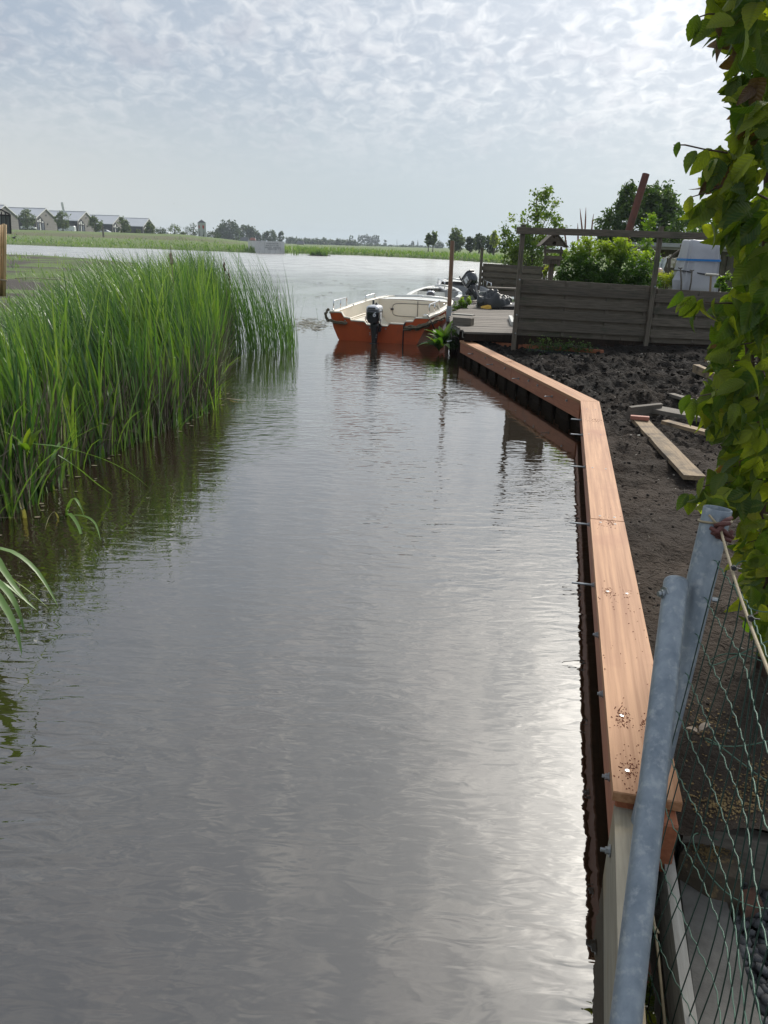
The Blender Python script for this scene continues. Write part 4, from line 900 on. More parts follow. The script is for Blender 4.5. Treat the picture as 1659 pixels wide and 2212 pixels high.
def shrub(name, label, cat, pts, n, leaf, mat, Y, px0, ncl=None, clump=.14, tops=None, group=None, asp=.5, up=.3):
    b = gd(px0, 640, Y); b.z = .3; t = thing(name, label, cat, b, group)
    ells = [E_(x, y, rx, rz, w, dy=dy, ry=ry, Y=Y, base=b) for x, y, rx, rz, w, dy, ry in pts]
    P, ct, cs = blob_points(ells, n, clump, ncl, .35); V, F = leaf_cloud(P, leaf, asp, up)
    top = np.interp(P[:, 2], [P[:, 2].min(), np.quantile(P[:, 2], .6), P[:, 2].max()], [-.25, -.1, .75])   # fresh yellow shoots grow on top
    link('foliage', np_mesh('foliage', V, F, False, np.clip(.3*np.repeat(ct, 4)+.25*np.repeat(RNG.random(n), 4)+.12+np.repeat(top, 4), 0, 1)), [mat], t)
    mb = MB()
    for i in range(14):
        c = Vector(cs[RNG.integers(0, len(cs))]); s = Vector((c.x*.4, c.y*.3, -.02)); mb.tube([s, s.lerp(c, .5)+Vector((0, 0, .05)), c], [.012, .009, .003], 4)
    mb.build('stem', M_BARK, t, recalc=False); return t
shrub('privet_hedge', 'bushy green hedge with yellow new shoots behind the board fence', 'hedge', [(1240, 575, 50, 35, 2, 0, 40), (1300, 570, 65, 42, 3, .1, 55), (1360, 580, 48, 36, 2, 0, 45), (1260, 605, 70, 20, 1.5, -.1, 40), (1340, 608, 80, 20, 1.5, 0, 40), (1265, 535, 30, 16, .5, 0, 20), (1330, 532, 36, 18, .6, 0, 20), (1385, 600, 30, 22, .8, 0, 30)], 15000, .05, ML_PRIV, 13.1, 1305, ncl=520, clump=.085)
shrub('golden_shrub', 'small yellow leaved shrub beside the bird house post', 'shrub', [(1186, 588, 12, 14, 1, 0, 10)], 320, .045, ML_YEL, 12.8, 1186, ncl=30)
shrub('golden_conifer', 'low golden green conifer behind the fence beside the wrapped chair', 'shrub', [(1425, 604, 26, 10, 1, 0, 25), (1448, 603, 30, 13, 1, 0, 25), (1410, 610, 20, 9, .5, 0, 20)], 2600, .055, ML_YEL, 14.0, 1435, ncl=90, asp=.18, up=.1)
shrub('leafy_weed', 'round leaved weed peeping over the fence beside the spade', 'weed', [(1570, 607, 14, 20, 1, 0, 14), (1555, 622, 16, 12, .8, 0, 12)], 160, .075, ML_WEED, 12.2, 1565, ncl=14, asp=.85, up=.5)
shrub('leafy_weed', 'dark ragwort clump growing on the soil at the foot of the fence', 'weed', [(1180, 745, 50, 8, 1, -.1, 20), (1240, 748, 40, 7, .7, -.1, 20)], 700, .04, ML_DARK, 11.1, 1200, ncl=60, asp=.4)
# plume grass stalks behind the hedge
pg = thing('plume_grass', 'tall thin reddish flower stalks standing behind the green hedge', 'plant', gd(1240, 640, 14.4))
for px0, py0, px1, py1 in ((1262, 590, 1254, 450), (1255, 590, 1266, 448), (1270, 590, 1283, 462), (1230, 590, 1217, 488), (1236, 590, 1237, 520), (1275, 590, 1289, 532), (1248, 590, 1247, 482)):
    a, c = gd(px0, py0, 14.4), gd(px1, py1, 14.4); mb = MB(); L_ = pg.location
    q = [a.lerp(c, f)+Vector((.012*math.sin(f*5+px0), 0, 0))-L_ for f in np.linspace(0, 1, 8)]
    mb.tube(q, [.006, .006, .006, .005, .011, .015, .012, .003], 6); mb.build('stalk', M('dry_pink_stalk', (.30, .15, .12), (.20, .11, .08), 8, .9, vary=.2), pg, smooth=True)
# leaning rusty pipe
a, c = gd(1344, 545, 18), gd(1395.5, 376, 18.2); a2 = a+(a-c)*(1.25/(c.z-a.z)); mb = MB()
n_ = 18; ax = (c-a2).normalized(); s_ = ax.orthogonal().normalized(); w_ = ax.cross(s_)
cr = lambda p, r: [p+(s_*math.cos(2*math.pi*k/n_)+w_*math.sin(2*math.pi*k/n_))*r for k in range(n_)]
mb.loft([cr(a2, .078), cr(c, .078), cr(c, .066), cr(c-ax*.3, .066)]); o = mb.build('rusty_pipe', M('rust', (.155, .055, .038), (.095, .04, .03), 5, .85, .4, 30, c3=(.07, .04, .035), s3=2, t3=(.55, .7)), smooth=False); tag(o, 'thick rust brown pipe leaning up behind the hedge', 'pipe')
# low shed with a pale roof edge
s0, s1_ = gd(1352, 527, 23), gd(1620, 552, 21.0); zr = 1.86
shed = thing('garden_shed', 'low dark shed with a pale flat roof edge at the back of the garden', 'shed', ((s0.x+s1_.x)/2, 22.4, .3))
plank('roof', Vector((s0.x, 23.4, s0.z)), Vector((s1_.x, 22.0, s0.z-.02)), 2.2, .10, M('roof_felt_grey', (.42, .43, .42), (.30, .31, .30), 3, .8), shed)
for i in range(16):
    x = s0.x+.25+(s1_.x-s0.x-.3)*i/15; yb = 22.7-(x-s0.x)*.29
    plank('wall_board', (x, yb, .3), (x, yb, s0.z-.06), .245, .02, M_FENCE, shed, up=(0, 1, 0))
plank('fascia_board', Vector((s0.x, 22.25, s0.z-.06)), Vector((s1_.x, 20.85, s0.z-.08)), .025, .12, M_GREYBOARD, shed)
# hanging sheets
def cloth(label, px0, px1, pyt, pyb, Y, mat, seed, sag=.06, group=None):
    V = []; nu, nv = 16, 14; a, b_ = gd(px0, pyt, Y), gd(px1, pyt+2, Y); zb = gd(px0, pyb, Y).z; base = Vector(((a.x+b_.x)/2, Y, zb))
    for j in range(nv):
        for i in range(nu):
            f, g = i/(nu-1), j/(nv-1); p = a.lerp(b_, f); z = p.z+(zb-p.z)*g-sag*math.sin(f*math.pi)*(1-g)-.04*mnoise.noise(Vector((f*3, seed, 0)))*g
            V.append((p.x-base.x+.05*mnoise.noise(Vector((g*2, seed+3, f)))*g, .05*math.sin(f*9+seed)*(.3+g)+.05*mnoise.noise(Vector((f*4, g*3, seed))), z-base.z))
    o = link('hanging_sheet', np_mesh('hanging_sheet', V, grid_faces(nv, nu)), [mat], None, base); tag(o, label, 'sheet', group); m_ = o.modifiers.new('thickness', 'SOLIDIFY'); m_.thickness = .006; return o
M_SHEET = M('white_sheet', (.58, .62, .66), (.48, .52, .56), 6, .7); M_SHEET2 = M('pale_canvas', (.60, .56, .47), (.45, .42, .35), 6, .8)
cloth('pale blue white sheet draped behind the green hedge', 1382, 1402, 538, 588, 16.5, M_SHEET, 1)
cloth('white sheet hanging beside the fence post behind the golden conifer', 1426, 1440, 552, 588, 16.5, M_SHEET, 4)
cloth('crumpled cream canvas hung from a pole beside the wrapped chair', 1446, 1468, 550, 578, 16.2, M_SHEET2, 7)
cloth('cream tarpaulin lying over the poles above the white sheets', 1418, 1450, 546, 556, 16.6, M_SHEET2, 9, .1)
for i, (lab, q) in enumerate((('crooked branch prop leaning beside the white sheet', ((1442, 590), (1446, 560), (1458, 548), (1468, 540))), ('upright rough stick standing behind the golden conifer', ((1472, 590), (1474, 545), (1471, 528))), ('rough branch standing against the shed near the chair', ((1484, 585), (1482, 550), (1487, 528))))):
    mb = MB(); mb.tube([gd(x, y+(40 if k == 0 else 0), 16.0) for k, (x, y) in enumerate(q)], [.035, .03, .022, .014][:len(q)], 7); o = mb.build('branch_prop', M_BARK, smooth=True); tag(o, lab, 'branch', 'branches propped by the shed')
mb = MB(); c = gd(1425, 586, 15.5); r = .062
mb.loft([[Vector((r*math.sin(t_)*math.cos(p_), r*math.sin(t_)*math.sin(p_), r*math.cos(t_))) for p_ in np.linspace(0, 2*math.pi, 17)[:-1]] for t_ in np.linspace(math.pi-.05, .05, 10)]); mb.v = [tuple(Vector(q)+c) for q in mb.v]
mb.tube([c+Vector((0, 0, -r+.005)), c+Vector((0, 0, -1.0))], .012, 6)
o = mb.build('pink_garden_ball', M('pale_pink', (.62, .42, .40), (.55, .36, .34), 5, .4), smooth=True); tag(o, 'pale pink ball on a stick behind the golden conifer', 'garden ball')
# hop plant climbing by the second fence post
b = gd(1398, 640, 14.6); b.z = .3
tree('climbing_plant', 'slender leafy climbing plant standing up beside the second fence post', 'plant', b, 1.6, [E_(1402, 485, 9, 16, .7, Y=14.6, base=b), E_(1397, 520, 13, 22, 1, Y=14.6, base=b), E_(1400, 560, 22, 22, 1, Y=14.6, base=b)], 620, .06, ML_WEED, .01, M_BARK, limbs=4, ncl=60, clump=.3)
# chair wrapped in a grey cover
def chair_cover():
    Y = 13.6; b = gd(1508, 640, Y); b.z = .3; t = thing('wrapped_chair', 'tall garden chair wrapped in a grey cover tied with a blue strap', 'chair', b)
    def w(px, py, dy=0): return gd(px, py, Y+dy)-b
    rows = [(518.5, 1493, 1558), (521, 1491, 1560), (540, 1488, 1560), (560, 1483, 1556), (575, 1479, 1553), (595, 1474, 1550), (618, 1466, 1548), (640, 1462, 1547)]
    nside = 60; rings = []
    for q, (py, x0, x1) in enumerate(rows):
        a, c = w(x0, py), w(x1, py+1.5); cx = (a.x+c.x)/2; hw = (c.x-a.x)/2; ring = []; z = (a.z+c.z)/2
        for k in range(nside):
            th = 2*math.pi*k/nside; ex = .32; x = math.copysign(abs(math.cos(th))**ex, math.cos(th)); y = math.copysign(abs(math.sin(th))**ex, math.sin(th))
            fold = (.030*math.sin(th*11+q*.25)+.022*math.sin(th*23+q*.5+1))*min(1, q*.3)+.03*mnoise.noise(Vector((x*3, y*3+q*.1, 2)))
            ring.append(Vector((cx+x*hw*(1+fold), .22+y*(.20+.02*q)*(1+fold*2.2), z+(.006*math.sin(th*5)))))
        rings.append(ring)
    top = [p*1 for p in rings[0]]; c = sum(top, Vector())/nside; rings = [[c+(p-c)*.9+Vector((0, 0, .004)) for p in top]]+rings
    mb = MB(); mb.loft(rings[::-1]); mb.build('cover', M('grey_cover', (.50, .50, .52), (.40, .40, .43), 3, .6, .25, 10), t, smooth=True)
    for nm, py, x0, x1, dz, m_, r in (('blue_strap', 561, 1482, 1557, .0, M('blue_strap', (.02, .20, .55)), .017), ('dark_strap', 585, 1474, 1552, -.045, M_BLACK, .011)):
        mb = MB(); a, c = w(x0, py), w(x1, py); cx, hw = (a.x+c.x)/2, (c.x-a.x)/2; pts = []
        for k in range(41):
            th = 2*math.pi*k/40; x = math.copysign(abs(math.cos(th))**.32, math.cos(th)); y = math.copysign(abs(math.sin(th))**.32, math.sin(th)); p = Vector((cx+x*(hw*1.02+.004), .22+y*.305, a.z+dz*(x+1)/2*1.6))
            pts.append(p)
        for p in pts: mb.v += [p+Vector((0, 0, r)), p-Vector((0, 0, r))]; mb.t += [0, 0]
        for k in range(40): mb.f.append((2*k, 2*k+1, 2*k+3, 2*k+2)); mb.mi.append(0)
        o = mb.build(nm, m_, t); s = o.modifiers.new('thickness', 'SOLIDIFY'); s.thickness = .006
    mb = MB(); a = w(1466, 590, -.02)
    rr_ = [[w(1464, 585, .1), w(1478, 585, .1), w(1478, 585, .3), w(1466, 585, .3)], [w(1452, 605, 0), w(1482, 605, 0), w(1482, 605, .4), w(1454, 605, .4)], [w(1452, 640, 0), w(1482, 640, 0), w(1482, 640, .4), w(1454, 640, .4)]]
    mb.loft(rr_); mb.build('side_flap', MATS['grey_cover'], t)
chair_cover()
sp = thing('spade', 'spade with a pale T handle standing in front of the wrapped chair', 'spade', gd(1538, 650, 12.6)); mb = MB(); L_ = sp.location
mb.tube([gd(1536, 596, 12.6)-L_, gd(1532, 660, 12.6)-L_], .017, 8); mb.build('shaft', M('ash_shaft', (.30, .22, .13), None, rough=.6), sp)
mb = MB(); mb.tube([gd(1524, 592.5, 12.6)-L_, gd(1552, 594.5, 12.6)-L_], [.022, .02], 10); mb.build('handle', M('pale_grip', (.5, .47, .40), None, rough=.45), sp)
for lab, x0, y0, x1, y1 in (('thin grey stick leaning on the wrapped chair, its left one', 1471, 625, 1470, 580), ('forked grey stick leaning on the front of the wrapped chair', 1488, 625, 1495, 585)):
    mb = MB(); a, c = gd(x0, y0+10, 13.2), gd(x1, y1, 13.25); mb.tube([a, a.lerp(c, .5)+Vector((.01, 0, 0)), c], [.014, .013, .012], 6); mb.tube([c+Vector((-.04, 0, .01)), c, c+Vector((.03, 0, .01))], .010, 6); o = mb.build('leaning_stick', M_OLDWOOD, smooth=True); tag(o, lab, 'stick', 'sticks against the chair')
# ---- leafy plants at the jetty
def broad_plant(name, label, base, leaves, mat, cat='plant', group=None):
    """leaves: (azimuth, lean, length, width)"""
    t = thing(name, label, cat, base, group)
    for az, lean, ln, wd in leaves:
        mb = MB(); d = Vector((math.cos(az), math.sin(az), 0)); s = Vector((-d.y, d.x, 0)); n = 7; tv = random.random()
        for i in range(n+1):
            f = i/n; a_ = lean*(.35+f*.9); p = d*(math.sin(a_)*ln*f)+Vector((0, 0, math.cos(min(a_, 1.9))*ln*f)); w = wd*math.sin(math.pi*min(1, .06+f*.97))**.8*(.15 if f < .22 else 1)
            nn_ = (d*-math.cos(a_)+Vector((0, 0, math.sin(a_))))
            mb.v += [tuple(p-s*w*.5+nn_*w*.14), tuple(p), tuple(p+s*w*.5+nn_*w*.14)]; mb.t += [tv]*3
        for i in range(n):
            for j in range(2): mb.f.append((i*3+j, i*3+j+1, i*3+4+j, i*3+3+j)); mb.mi.append(0)
        mb.build('leaf', mat, t, smooth=True, tint=True, recalc=False)
    return t
R_ = random.Random(8)
pb = gz(958, 742, 0.0); pb = Vector((.88, 12.75, .05))
broad_plant('dock_plant', 'bright broad leaved dock plant growing at the waterline between boat and jetty', pb, [(R_.uniform(0, 6.3), R_.uniform(.15, .95), R_.uniform(.30, .52), R_.uniform(.13, .19)) for _ in range(17)], ML_DOCK)
broad_plant('dock_plant', 'lower leafy dock plant hanging over the dark water beside the jetty corner', pb+Vector((-.08, -.35, -.02)), [(R_.uniform(2, 5.2), R_.uniform(.5, 1.25), R_.uniform(.22, .4), R_.uniform(.10, .15)) for _ in range(12)], ML_DOCK)
shrub('leafy_weed', 'nettle like weeds growing along the back edge of the jetty', 'weed', [(994, 660, 14, 10, 1, 0, 14), (1006, 651, 12, 10, 1, 0, 14), (986, 667, 9, 6, .5, 0, 10)], 520, .06, ML_WEED, 16.2, 997, ncl=50)
shrub('fern', 'small pale green fern standing on the back of the jetty beside the tarpaulin', 'fern', [(1041, 645, 6, 11, 1, 0, 8)], 170, .05, ML_WEED, 16.8, 1041, ncl=20, asp=.25)
shrub('moss_tuft', 'dark mossy growth hanging under the jetty corner above the water', 'moss', [(985, 735, 18, 22, 1, .2, 10)], 900, .035, ML_DARK, 12.2, 985, ncl=40)
for x, y, lab in ((966, 738, 'white scrap of plastic caught under the dock leaves'),):
    p = gd(x, y, 12.3); o = plank('plastic_scrap', p, p+Vector((.07, .01, .02)), .05, .008, M('white_plastic', (.7, .7, .7), (.6, .6, .6), 5, .4), warp=.004, seg=4); tag(o, lab, 'litter')
# ================================================================== REEDS AND WATER PLANTS
ML_REED = M('reed_blade', (.05, .1, .02), None, tint=[(.028, .075, .028), (.07, .15, .042), (.14, .235, .058), (.22, .29, .10), (.23, .19, .125)], trans=.26, rough=.4, spec=.5)
def blades(B, h, lean, curve, w, tint, nseg=6, flat=None):
    """ribbon blades: B (n,3) feet, h heights, lean (n,2) tip offsets, curve droop, w widths"""
    n = len(B); f = np.linspace(0, 1, nseg+1)
    ang = RNG.random(n)*math.pi; wd = np.stack([np.cos(ang), np.sin(ang)], 1)
    V = np.zeros((n, nseg+1, 2, 3))
    for i, t in enumerate(f):
        ox = lean*(0.35*t+0.65*t**2.2)[..., None] if np.ndim(t) else lean*(0.35*t+0.65*t**2.2)
        z = h*(t-curve*t**3.2*0.5); ww = w*(1-t**2.4)*(0.75+0.25*min(1, t*4))+.0004
        c = np.concatenate([B[:, :2]+ox, (B[:, 2]+z)[:, None]], 1)
        for s, k in ((-1, 0), (1, 1)):
            V[:, i, k, :] = c; V[:, i, k, :2] += s*wd*(ww*.5)[:, None]
    idx = np.arange(n)[:, None]*(nseg+1)*2+np.arange(nseg)[None, :]*2
    F = np.stack([idx, idx+1, idx+3, idx+2], -1).reshape(-1, 4)
    return V.reshape(-1, 3), F, np.repeat(tint, (nseg+1)*2)
OUT_X = [-300, -100, 0, 60, 130, 165, 200, 300, 400, 450, 475, 490, 510, 560, 600, 630, 650]
OUT_Y = [690, 670, 650, 615, 588, 560, 547, 532, 517, 508, 515, 545, 560, 572, 612, 640, 660]
def proj_np(P):
    v = P-np.array([0, 0, CAM_H]); w = v@_F; return CX+FPX*(v@_R)/w, CY-FPX*(v@_U)/w
def limit_heights(B, h, lean, curve, soft=26):
    h = h.copy(); lim_r = RNG.normal(soft*.5, soft*.75, len(B))
    for _ in range(26):
        tip = np.concatenate([B[:, :2]+lean*(h/1.4)[:, None], (B[:, 2]+h*(1-curve*.5))[:, None]], 1); px, py = proj_np(tip)
        bad = py < np.interp(px, OUT_X, OUT_Y)+lim_r; h[bad] *= .965
    return h
def reed_bed():
    n = 7200; y = 3.2+RNG.random(n)**.9*10.0; d = -.06+RNG.exponential(.75, n); d = np.where(d > 4.5, RNG.random(n)*4.5, d)
    x = np.interp(y, LS_Y, LS_X)-d; keep = ~((y > 9.5) & (x < -5.0)) & ~((y > 8.0) & (x < -5.6)); x, y, d = x[keep], y[keep], d[keep]; n = len(x)
    B = np.stack([x, y, np.where(d < .15, -.08, .03)], 1)
    cl = np.array([fbm((a*1.1, b*1.1, 5), 3) for a, b in zip(x, y)])
    h = (1.25+.40*RNG.random(n)+.25*cl)*np.where(d < .15, .85, 1)
    lean = np.stack([-.36-.32*RNG.random(n)+.28*RNG.normal(size=n), .10+.24*RNG.normal(size=n)], 1)
    front = d < .5; lean[front] = np.stack([-.20+.20*RNG.normal(size=front.sum()), .0+.2*RNG.normal(size=front.sum())], 1)
    curve = np.clip(RNG.normal(.18, .16, n), 0, .8); curve = np.where(RNG.random(n) < .14, RNG.uniform(.7, 1.35, n), curve); h = limit_heights(B, h, lean, curve)
    w = .012+.014*RNG.random(n); tint = np.clip(.30+.17*RNG.normal(size=n)+.25*cl, 0.0, .66)
    V1, F1, T1 = blades(B, h, lean*(h/1.4)[:, None], curve, w, tint)
    # dead straw stems low in the bed and broken blades at the waterline
    m = 4200; y = 3.4+RNG.random(m)*9.2; d = -.05+RNG.exponential(.28, m); x = np.interp(y, LS_Y, LS_X)-d; B = np.stack([x, y, np.full(m, -.05)], 1)
    h = .25+.7*RNG.random(m); lean = .15*RNG.normal(size=(m, 2)); cu = np.clip(RNG.normal(.2, .3, m), 0, 1.2)
    V2, F2, T2 = blades(B, h, lean, cu, .008+.008*RNG.random(m), RNG.random(m), 4)
    # young short blades leaning over the water
    m = 420; y = 3.4+RNG.random(m)*9.0; d = .1+RNG.exponential(.8, m); x = np.interp(y, LS_Y, LS_X)-d; B = np.stack([x, y, np.full(m, .0)], 1); h = .9+.5*RNG.random(m); lean = np.stack([-.2+.22*RNG.normal(size=m), .15*RNG.normal(size=m)], 1); cu = np.clip(RNG.normal(.25, .35, m), 0, 1.3); h = limit_heights(B, h, lean, cu, 40)
    V5, F5, T5 = blades(B, h, lean, cu, .006+.008*RNG.random(m), RNG.random(m), 6); V2, F2, T2 = np.concatenate([V2, V5]), np.concatenate([F2, F5+len(V2)]), np.concatenate([T2, T5])
    m = 450; y = 3.6+RNG.random(m)*8.6; d = -.10+RNG.exponential(.15, m); x = np.interp(y, LS_Y, LS_X)-d; B = np.stack([x, y, np.full(m, -.05)], 1)
    h = .3+.6*RNG.random(m); lean = np.stack([.05+.20*RNG.normal(size=m), -.08+.2*RNG.normal(size=m)], 1); cu = np.clip(RNG.normal(.35, .3, m), 0, 1.3)
    V3, F3, T3 = blades(B, h, lean, cu, .006+.007*RNG.random(m), np.clip(.38+.16*RNG.normal(size=m), .05, .7), 6)
    # thin fringe standing out in open water at the far corner
    m = 720; px = 462+RNG.random(m)**1.6*178; b0 = np.interp(px, [470, 560, 640], [760, 755, 748]); P = np.array([tuple(gz(a, b+RNG.uniform(-16, 10), 0)) for a, b in zip(px, b0)])
    h = 1.5+.35*RNG.random(m); lean = np.stack([-.18-.24*RNG.random(m)+.2*RNG.normal(size=m), .15*RNG.normal(size=m)], 1); cu = np.clip(RNG.normal(.08, .08, m), 0, .4); h = limit_heights(P, h, lean, cu, 60)
    V4, F4, T4 = blades(P, h, lean*(h/1.4)[:, None], cu, .006+.006*RNG.random(m), np.clip(.2+.12*RNG.normal(size=m), 0, .5))
    Vs, Fs, Ts, o = [], [], [], 0
    ds = link('dead_reed_stems', np_mesh('dead_reed_stems', V2, F2, False, T2), [M('dead_reed', (.2, .17, .12), None, tint=[(.12, .10, .07), (.24, .205, .145)], rough=.8)]); tag(ds, 'tan dead reed stems crowding the foot of the reed bed', kind='stuff')
    for V, F, T in ((V1, F1, T1), (V3, F3, T3), (V4, F4, T4)): Vs.append(V); Fs.append(F+o); Ts.append(T); o += len(V)
    ob = link('reed_bed', np_mesh('reed_bed', np.concatenate(Vs), np.concatenate(Fs), False, np.concatenate(Ts)), [ML_REED]); tag(ob, 'dense green reed bed along the left bank leaning in the wind', kind='stuff')
reed_bed()
def spit_grass():
    m = 6000; y = 9.5+RNG.random(m)**1.4*52; xs = np.interp(y, LS_Y, LS_X); x = xs-.2-RNG.random(m)*(6+y*.55)
    cl = np.array([fbm((a*.35, b*.2, 15), 3) for a, b in zip(x, y)]); edge = (63-y < 5) | (y < 20) | (xs-x < 3); k = (cl > -.02) | (edge & (RNG.random(m) < .85)); x, y, cl, = x[k], y[k], cl[k]; m = len(x)
    B = np.stack([x, y, np.array([left_z(a, b)-.02 for a, b in zip(x, y)])], 1)
    h = (.08+.16*RNG.random(m))*(1+.010*y); w = .010+.0006*y
    V, F, T = blades(B, h, .08*RNG.normal(size=(m, 2))-np.array([.05, 0]), np.zeros(m), w, np.clip(.55+.18*RNG.normal(size=m), .1, .85), 3)
    o = link('spit_grass', np_mesh('spit_grass', V, F, False, T), [ML_REED]); tag(o, 'short fresh grass growing over the muddy spit', kind='stuff')
spit_grass()
def bank_grass():
    Bs = []
    for p, px in zip(SHORE, SHORE_PX):
        if px < -120 or px > 1130: continue
        n = 150 if px > 560 else 90; t = bank_t(px)
        dd = RNG.exponential(5 if t > .5 else 8, n)+.05; kx = RNG.uniform(-.6, .6, n)*p.y*22/FPX
        for d, q in zip(dd, kx):
            kk = (p.y+d)/p.y; Bs.append((p.x*kk+q, p.y+d, land_profile(t, d, p.y)-.05, t, px))
    A = np.array(Bs); m = len(A); t = A[:, 3]; d_ = np.array(A[:, 1])
    h = (.25+.35*RNG.random(m))*np.where(t > .5, 1.25, .8); h *= np.interp(A[:, 4], [600, 760, 900, 1100], [1.1, 1.0, .75, .7])
    V, F, T = blades(A[:, :3], h, .12*RNG.normal(size=(m, 2)), np.zeros(m), .10+.08*RNG.random(m), np.clip(.52+.16*RNG.normal(size=m), .1, .8), 2)
    o = link('bank_grass', np_mesh('bank_grass', V, F, False, T), [ML_REED]); tag(o, 'tall grass and reeds along the far shore of the lake', kind='stuff')
bank_grass()
# individual plants
def ribbon(pts, w, seg=12, fold=.12, twist=0.0):
    """leaf ribbon along a curve through pts"""
    P = [Vector(p) for p in pts]; q = []
    for i in range(seg+1):
        f = i/seg*(len(P)-1); a = min(int(f), len(P)-2); u = f-a
        p0, p1, p2, p3 = P[max(a-1, 0)], P[a], P[a+1], P[min(a+2, len(P)-1)]
        q.append(0.5*((2*p1)+(p2-p0)*u+(2*p0-5*p1+4*p2-p3)*u*u+(3*p1-p0-3*p2+p3)*u**3))
    vs = []; fs = []
    for i, p in enumerate(q):
        d = (q[min(i+1, seg)]-q[max(i-1, 0)]).normalized(); s = d.cross(Vector((0, 0, 1))); s = s.normalized() if s.length > .05 else Vector((1, 0, 0))
        s = Matrix.Rotation(twist*i/seg, 3, d)@s; nn_ = s.cross(d); f = i/seg; ww = w*(1-f**2.2)*(.55+.45*min(1, f*5))+.0006
        vs += [p-s*ww*.5+nn_*ww*fold, p, p+s*ww*.5+nn_*ww*fold]
    for i in range(seg):
        for j in range(2): fs.append((i*3+j, i*3+j+1, i*3+4+j, i*3+3+j))
    return vs, fs
def leafy(name, label, cat, base, leaves, mat=ML_REED, group=None):
    t = thing(name, label, cat, base, group); L_ = Vector(base)
    for pts, w, tv in leaves:
        vs, fs = ribbon([Vector(p)-L_ for p in pts], w); mb = MB(); mb.add(vs, fs, 0, tv); mb.build('leaf', mat, t, smooth=True, tint=True, recalc=False)
    return t
def zz(zx, zy, z): return gz(.248*zx, 932.6+.248*zy, z)
leafy('reed_plant', 'reed with three long bent leaves reaching down to the water beside the bank', 'reed', zz(500, 560, 0), [((zz(280, 105, .42), zz(560, 140, .40), zz(900, 240, .28), zz(1150, 370, .13), zz(1305, 495, 0)), .022, .38), ((zz(505, 205, .36), zz(680, 320, .27), zz(840, 450, .13), zz(985, 555, 0)), .020, .42), ((zz(520, 95, .42), zz(440, 270, .34), zz(330, 470, .18), zz(222, 665, 0.01)), .024, .40)])
def zr(zx, zy, rx, ry, h): # point straight above the root
    r = zz(rx, ry, 0); p = gd(.248*zx, 932.6+.248*zy, r.y+h); return p
leafy('sedge_tuft', 'small tuft of five drooping sedge leaves rising from the water near the left bank', 'sedge', zz(575, 745, 0), [((zz(575, 745, -.02), zr(600, 640, 575, 745, 0), zr(648, 580, 575, 745, -.05), zr(700, 650, 575, 745, -.1), zr(738, 752, 575, 745, -.12)), 0.0224, .45), ((zz(575, 745, -.02), zr(600, 712, 575, 745, -.04), zr(665, 790, 575, 745, -.15), zr(708, 900, 575, 745, -.28), zz(718, 1050, 0.0)), 0.0252, .40), ((zz(575, 745, -.02), zr(650, 728, 575, 745, 0), zr(760, 745, 575, 745, -.1), zr(835, 810, 575, 745, -.2), zz(878, 950, 0.0)), 0.0224, .42), ((zz(575, 745, -.02), zr(520, 770, 575, 745, 0), zr(478, 700, 575, 745, -.03), zr(430, 740, 575, 745, -.06), zz(390, 855, 0.0)), 0.0140, .95), ((zz(575, 745, -.02), zr(585, 690, 575, 745, 0), zr(605, 650, 575, 745, .02)), 0.0168, .35)])
def ze(zx, zy, Y): return gd(.248*zx, 932.6+.248*zy, Y)
rt = ze(-260, 1500, 2.9); rt.z = 0
leafy('sedge_tuft', 'large sedge leaves arching in from the left edge over the dark water', 'sedge', rt, [((rt, ze(-120, 1080, 2.95), ze(20, 1025, 2.98), ze(180, 1090, 2.98), ze(320, 1215, 2.95), ze(430, 1380, 2.9), ze(508, 1525, 2.86)), 0.0308, .43), ((rt, ze(-90, 1090, 2.9), ze(20, 1195, 2.85), ze(120, 1340, 2.8), ze(220, 1465, 2.78), ze(322, 1555, 2.76)), 0.0308, .45), ((rt, ze(-100, 1290, 2.8), ze(0, 1310, 2.78), ze(100, 1370, 2.78), ze(205, 1465, 2.76)), 0.0224, .5), ((rt, ze(-80, 1330, 2.7), ze(30, 1360, 2.66), ze(120, 1480, 2.62), ze(180, 1620, 2.6), ze(217, 1765, 2.58)), 0.0294, .40), ((rt, ze(-90, 1400, 2.6), ze(10, 1480, 2.55), ze(110, 1650, 2.48), ze(160, 1790, 2.44), ze(192, 1950, 2.4)), 0.0308, .40), ((rt, ze(-60, 1200, 2.9), ze(140, 1310, 2.95), ze(300, 1430, 2.98), ze(430, 1545, 3.0)), 0.0182, .72)])
leafy('broken_reed', 'broken orange brown reed stubs standing in the water at the foot of the bank', 'reed', zz(200, 700, 0), [((zz(205, 785, -.05), zr(190, 690, 200, 790, 0), zr(168, 600, 200, 790, .04)), .016, .97), ((zz(228, 790, -.05), zr(215, 700, 200, 790, 0), zr(195, 610, 200, 790, 0)), .016, .93), ((zz(188, 795, -.05), zr(186, 700, 200, 790, 0), zr(180, 620, 200, 790, 0)), .012, .9)])
broad_plant('water_plant', 'bright green broad leaved water plant at the foot of the reeds on the left', zz(120, 620, 0), [(a, l, .16, .035) for a, l in ((0, .3), (.9, .6), (2.2, .7), (3.3, .5), (4.4, .8), (5.4, .5))], ML_WEED)
broad_plant('water_plant', 'light green plant climbing among the reeds at the left edge', gz(60, 985, .35)*1.0, [(a, l, .2, .05) for a, l in ((0, .3), (1.1, .6), (2.4, .9), (3.6, .5), (4.9, .8), (5.6, .3))], ML_WEED)
for px, py in ((505, 925), ): pass
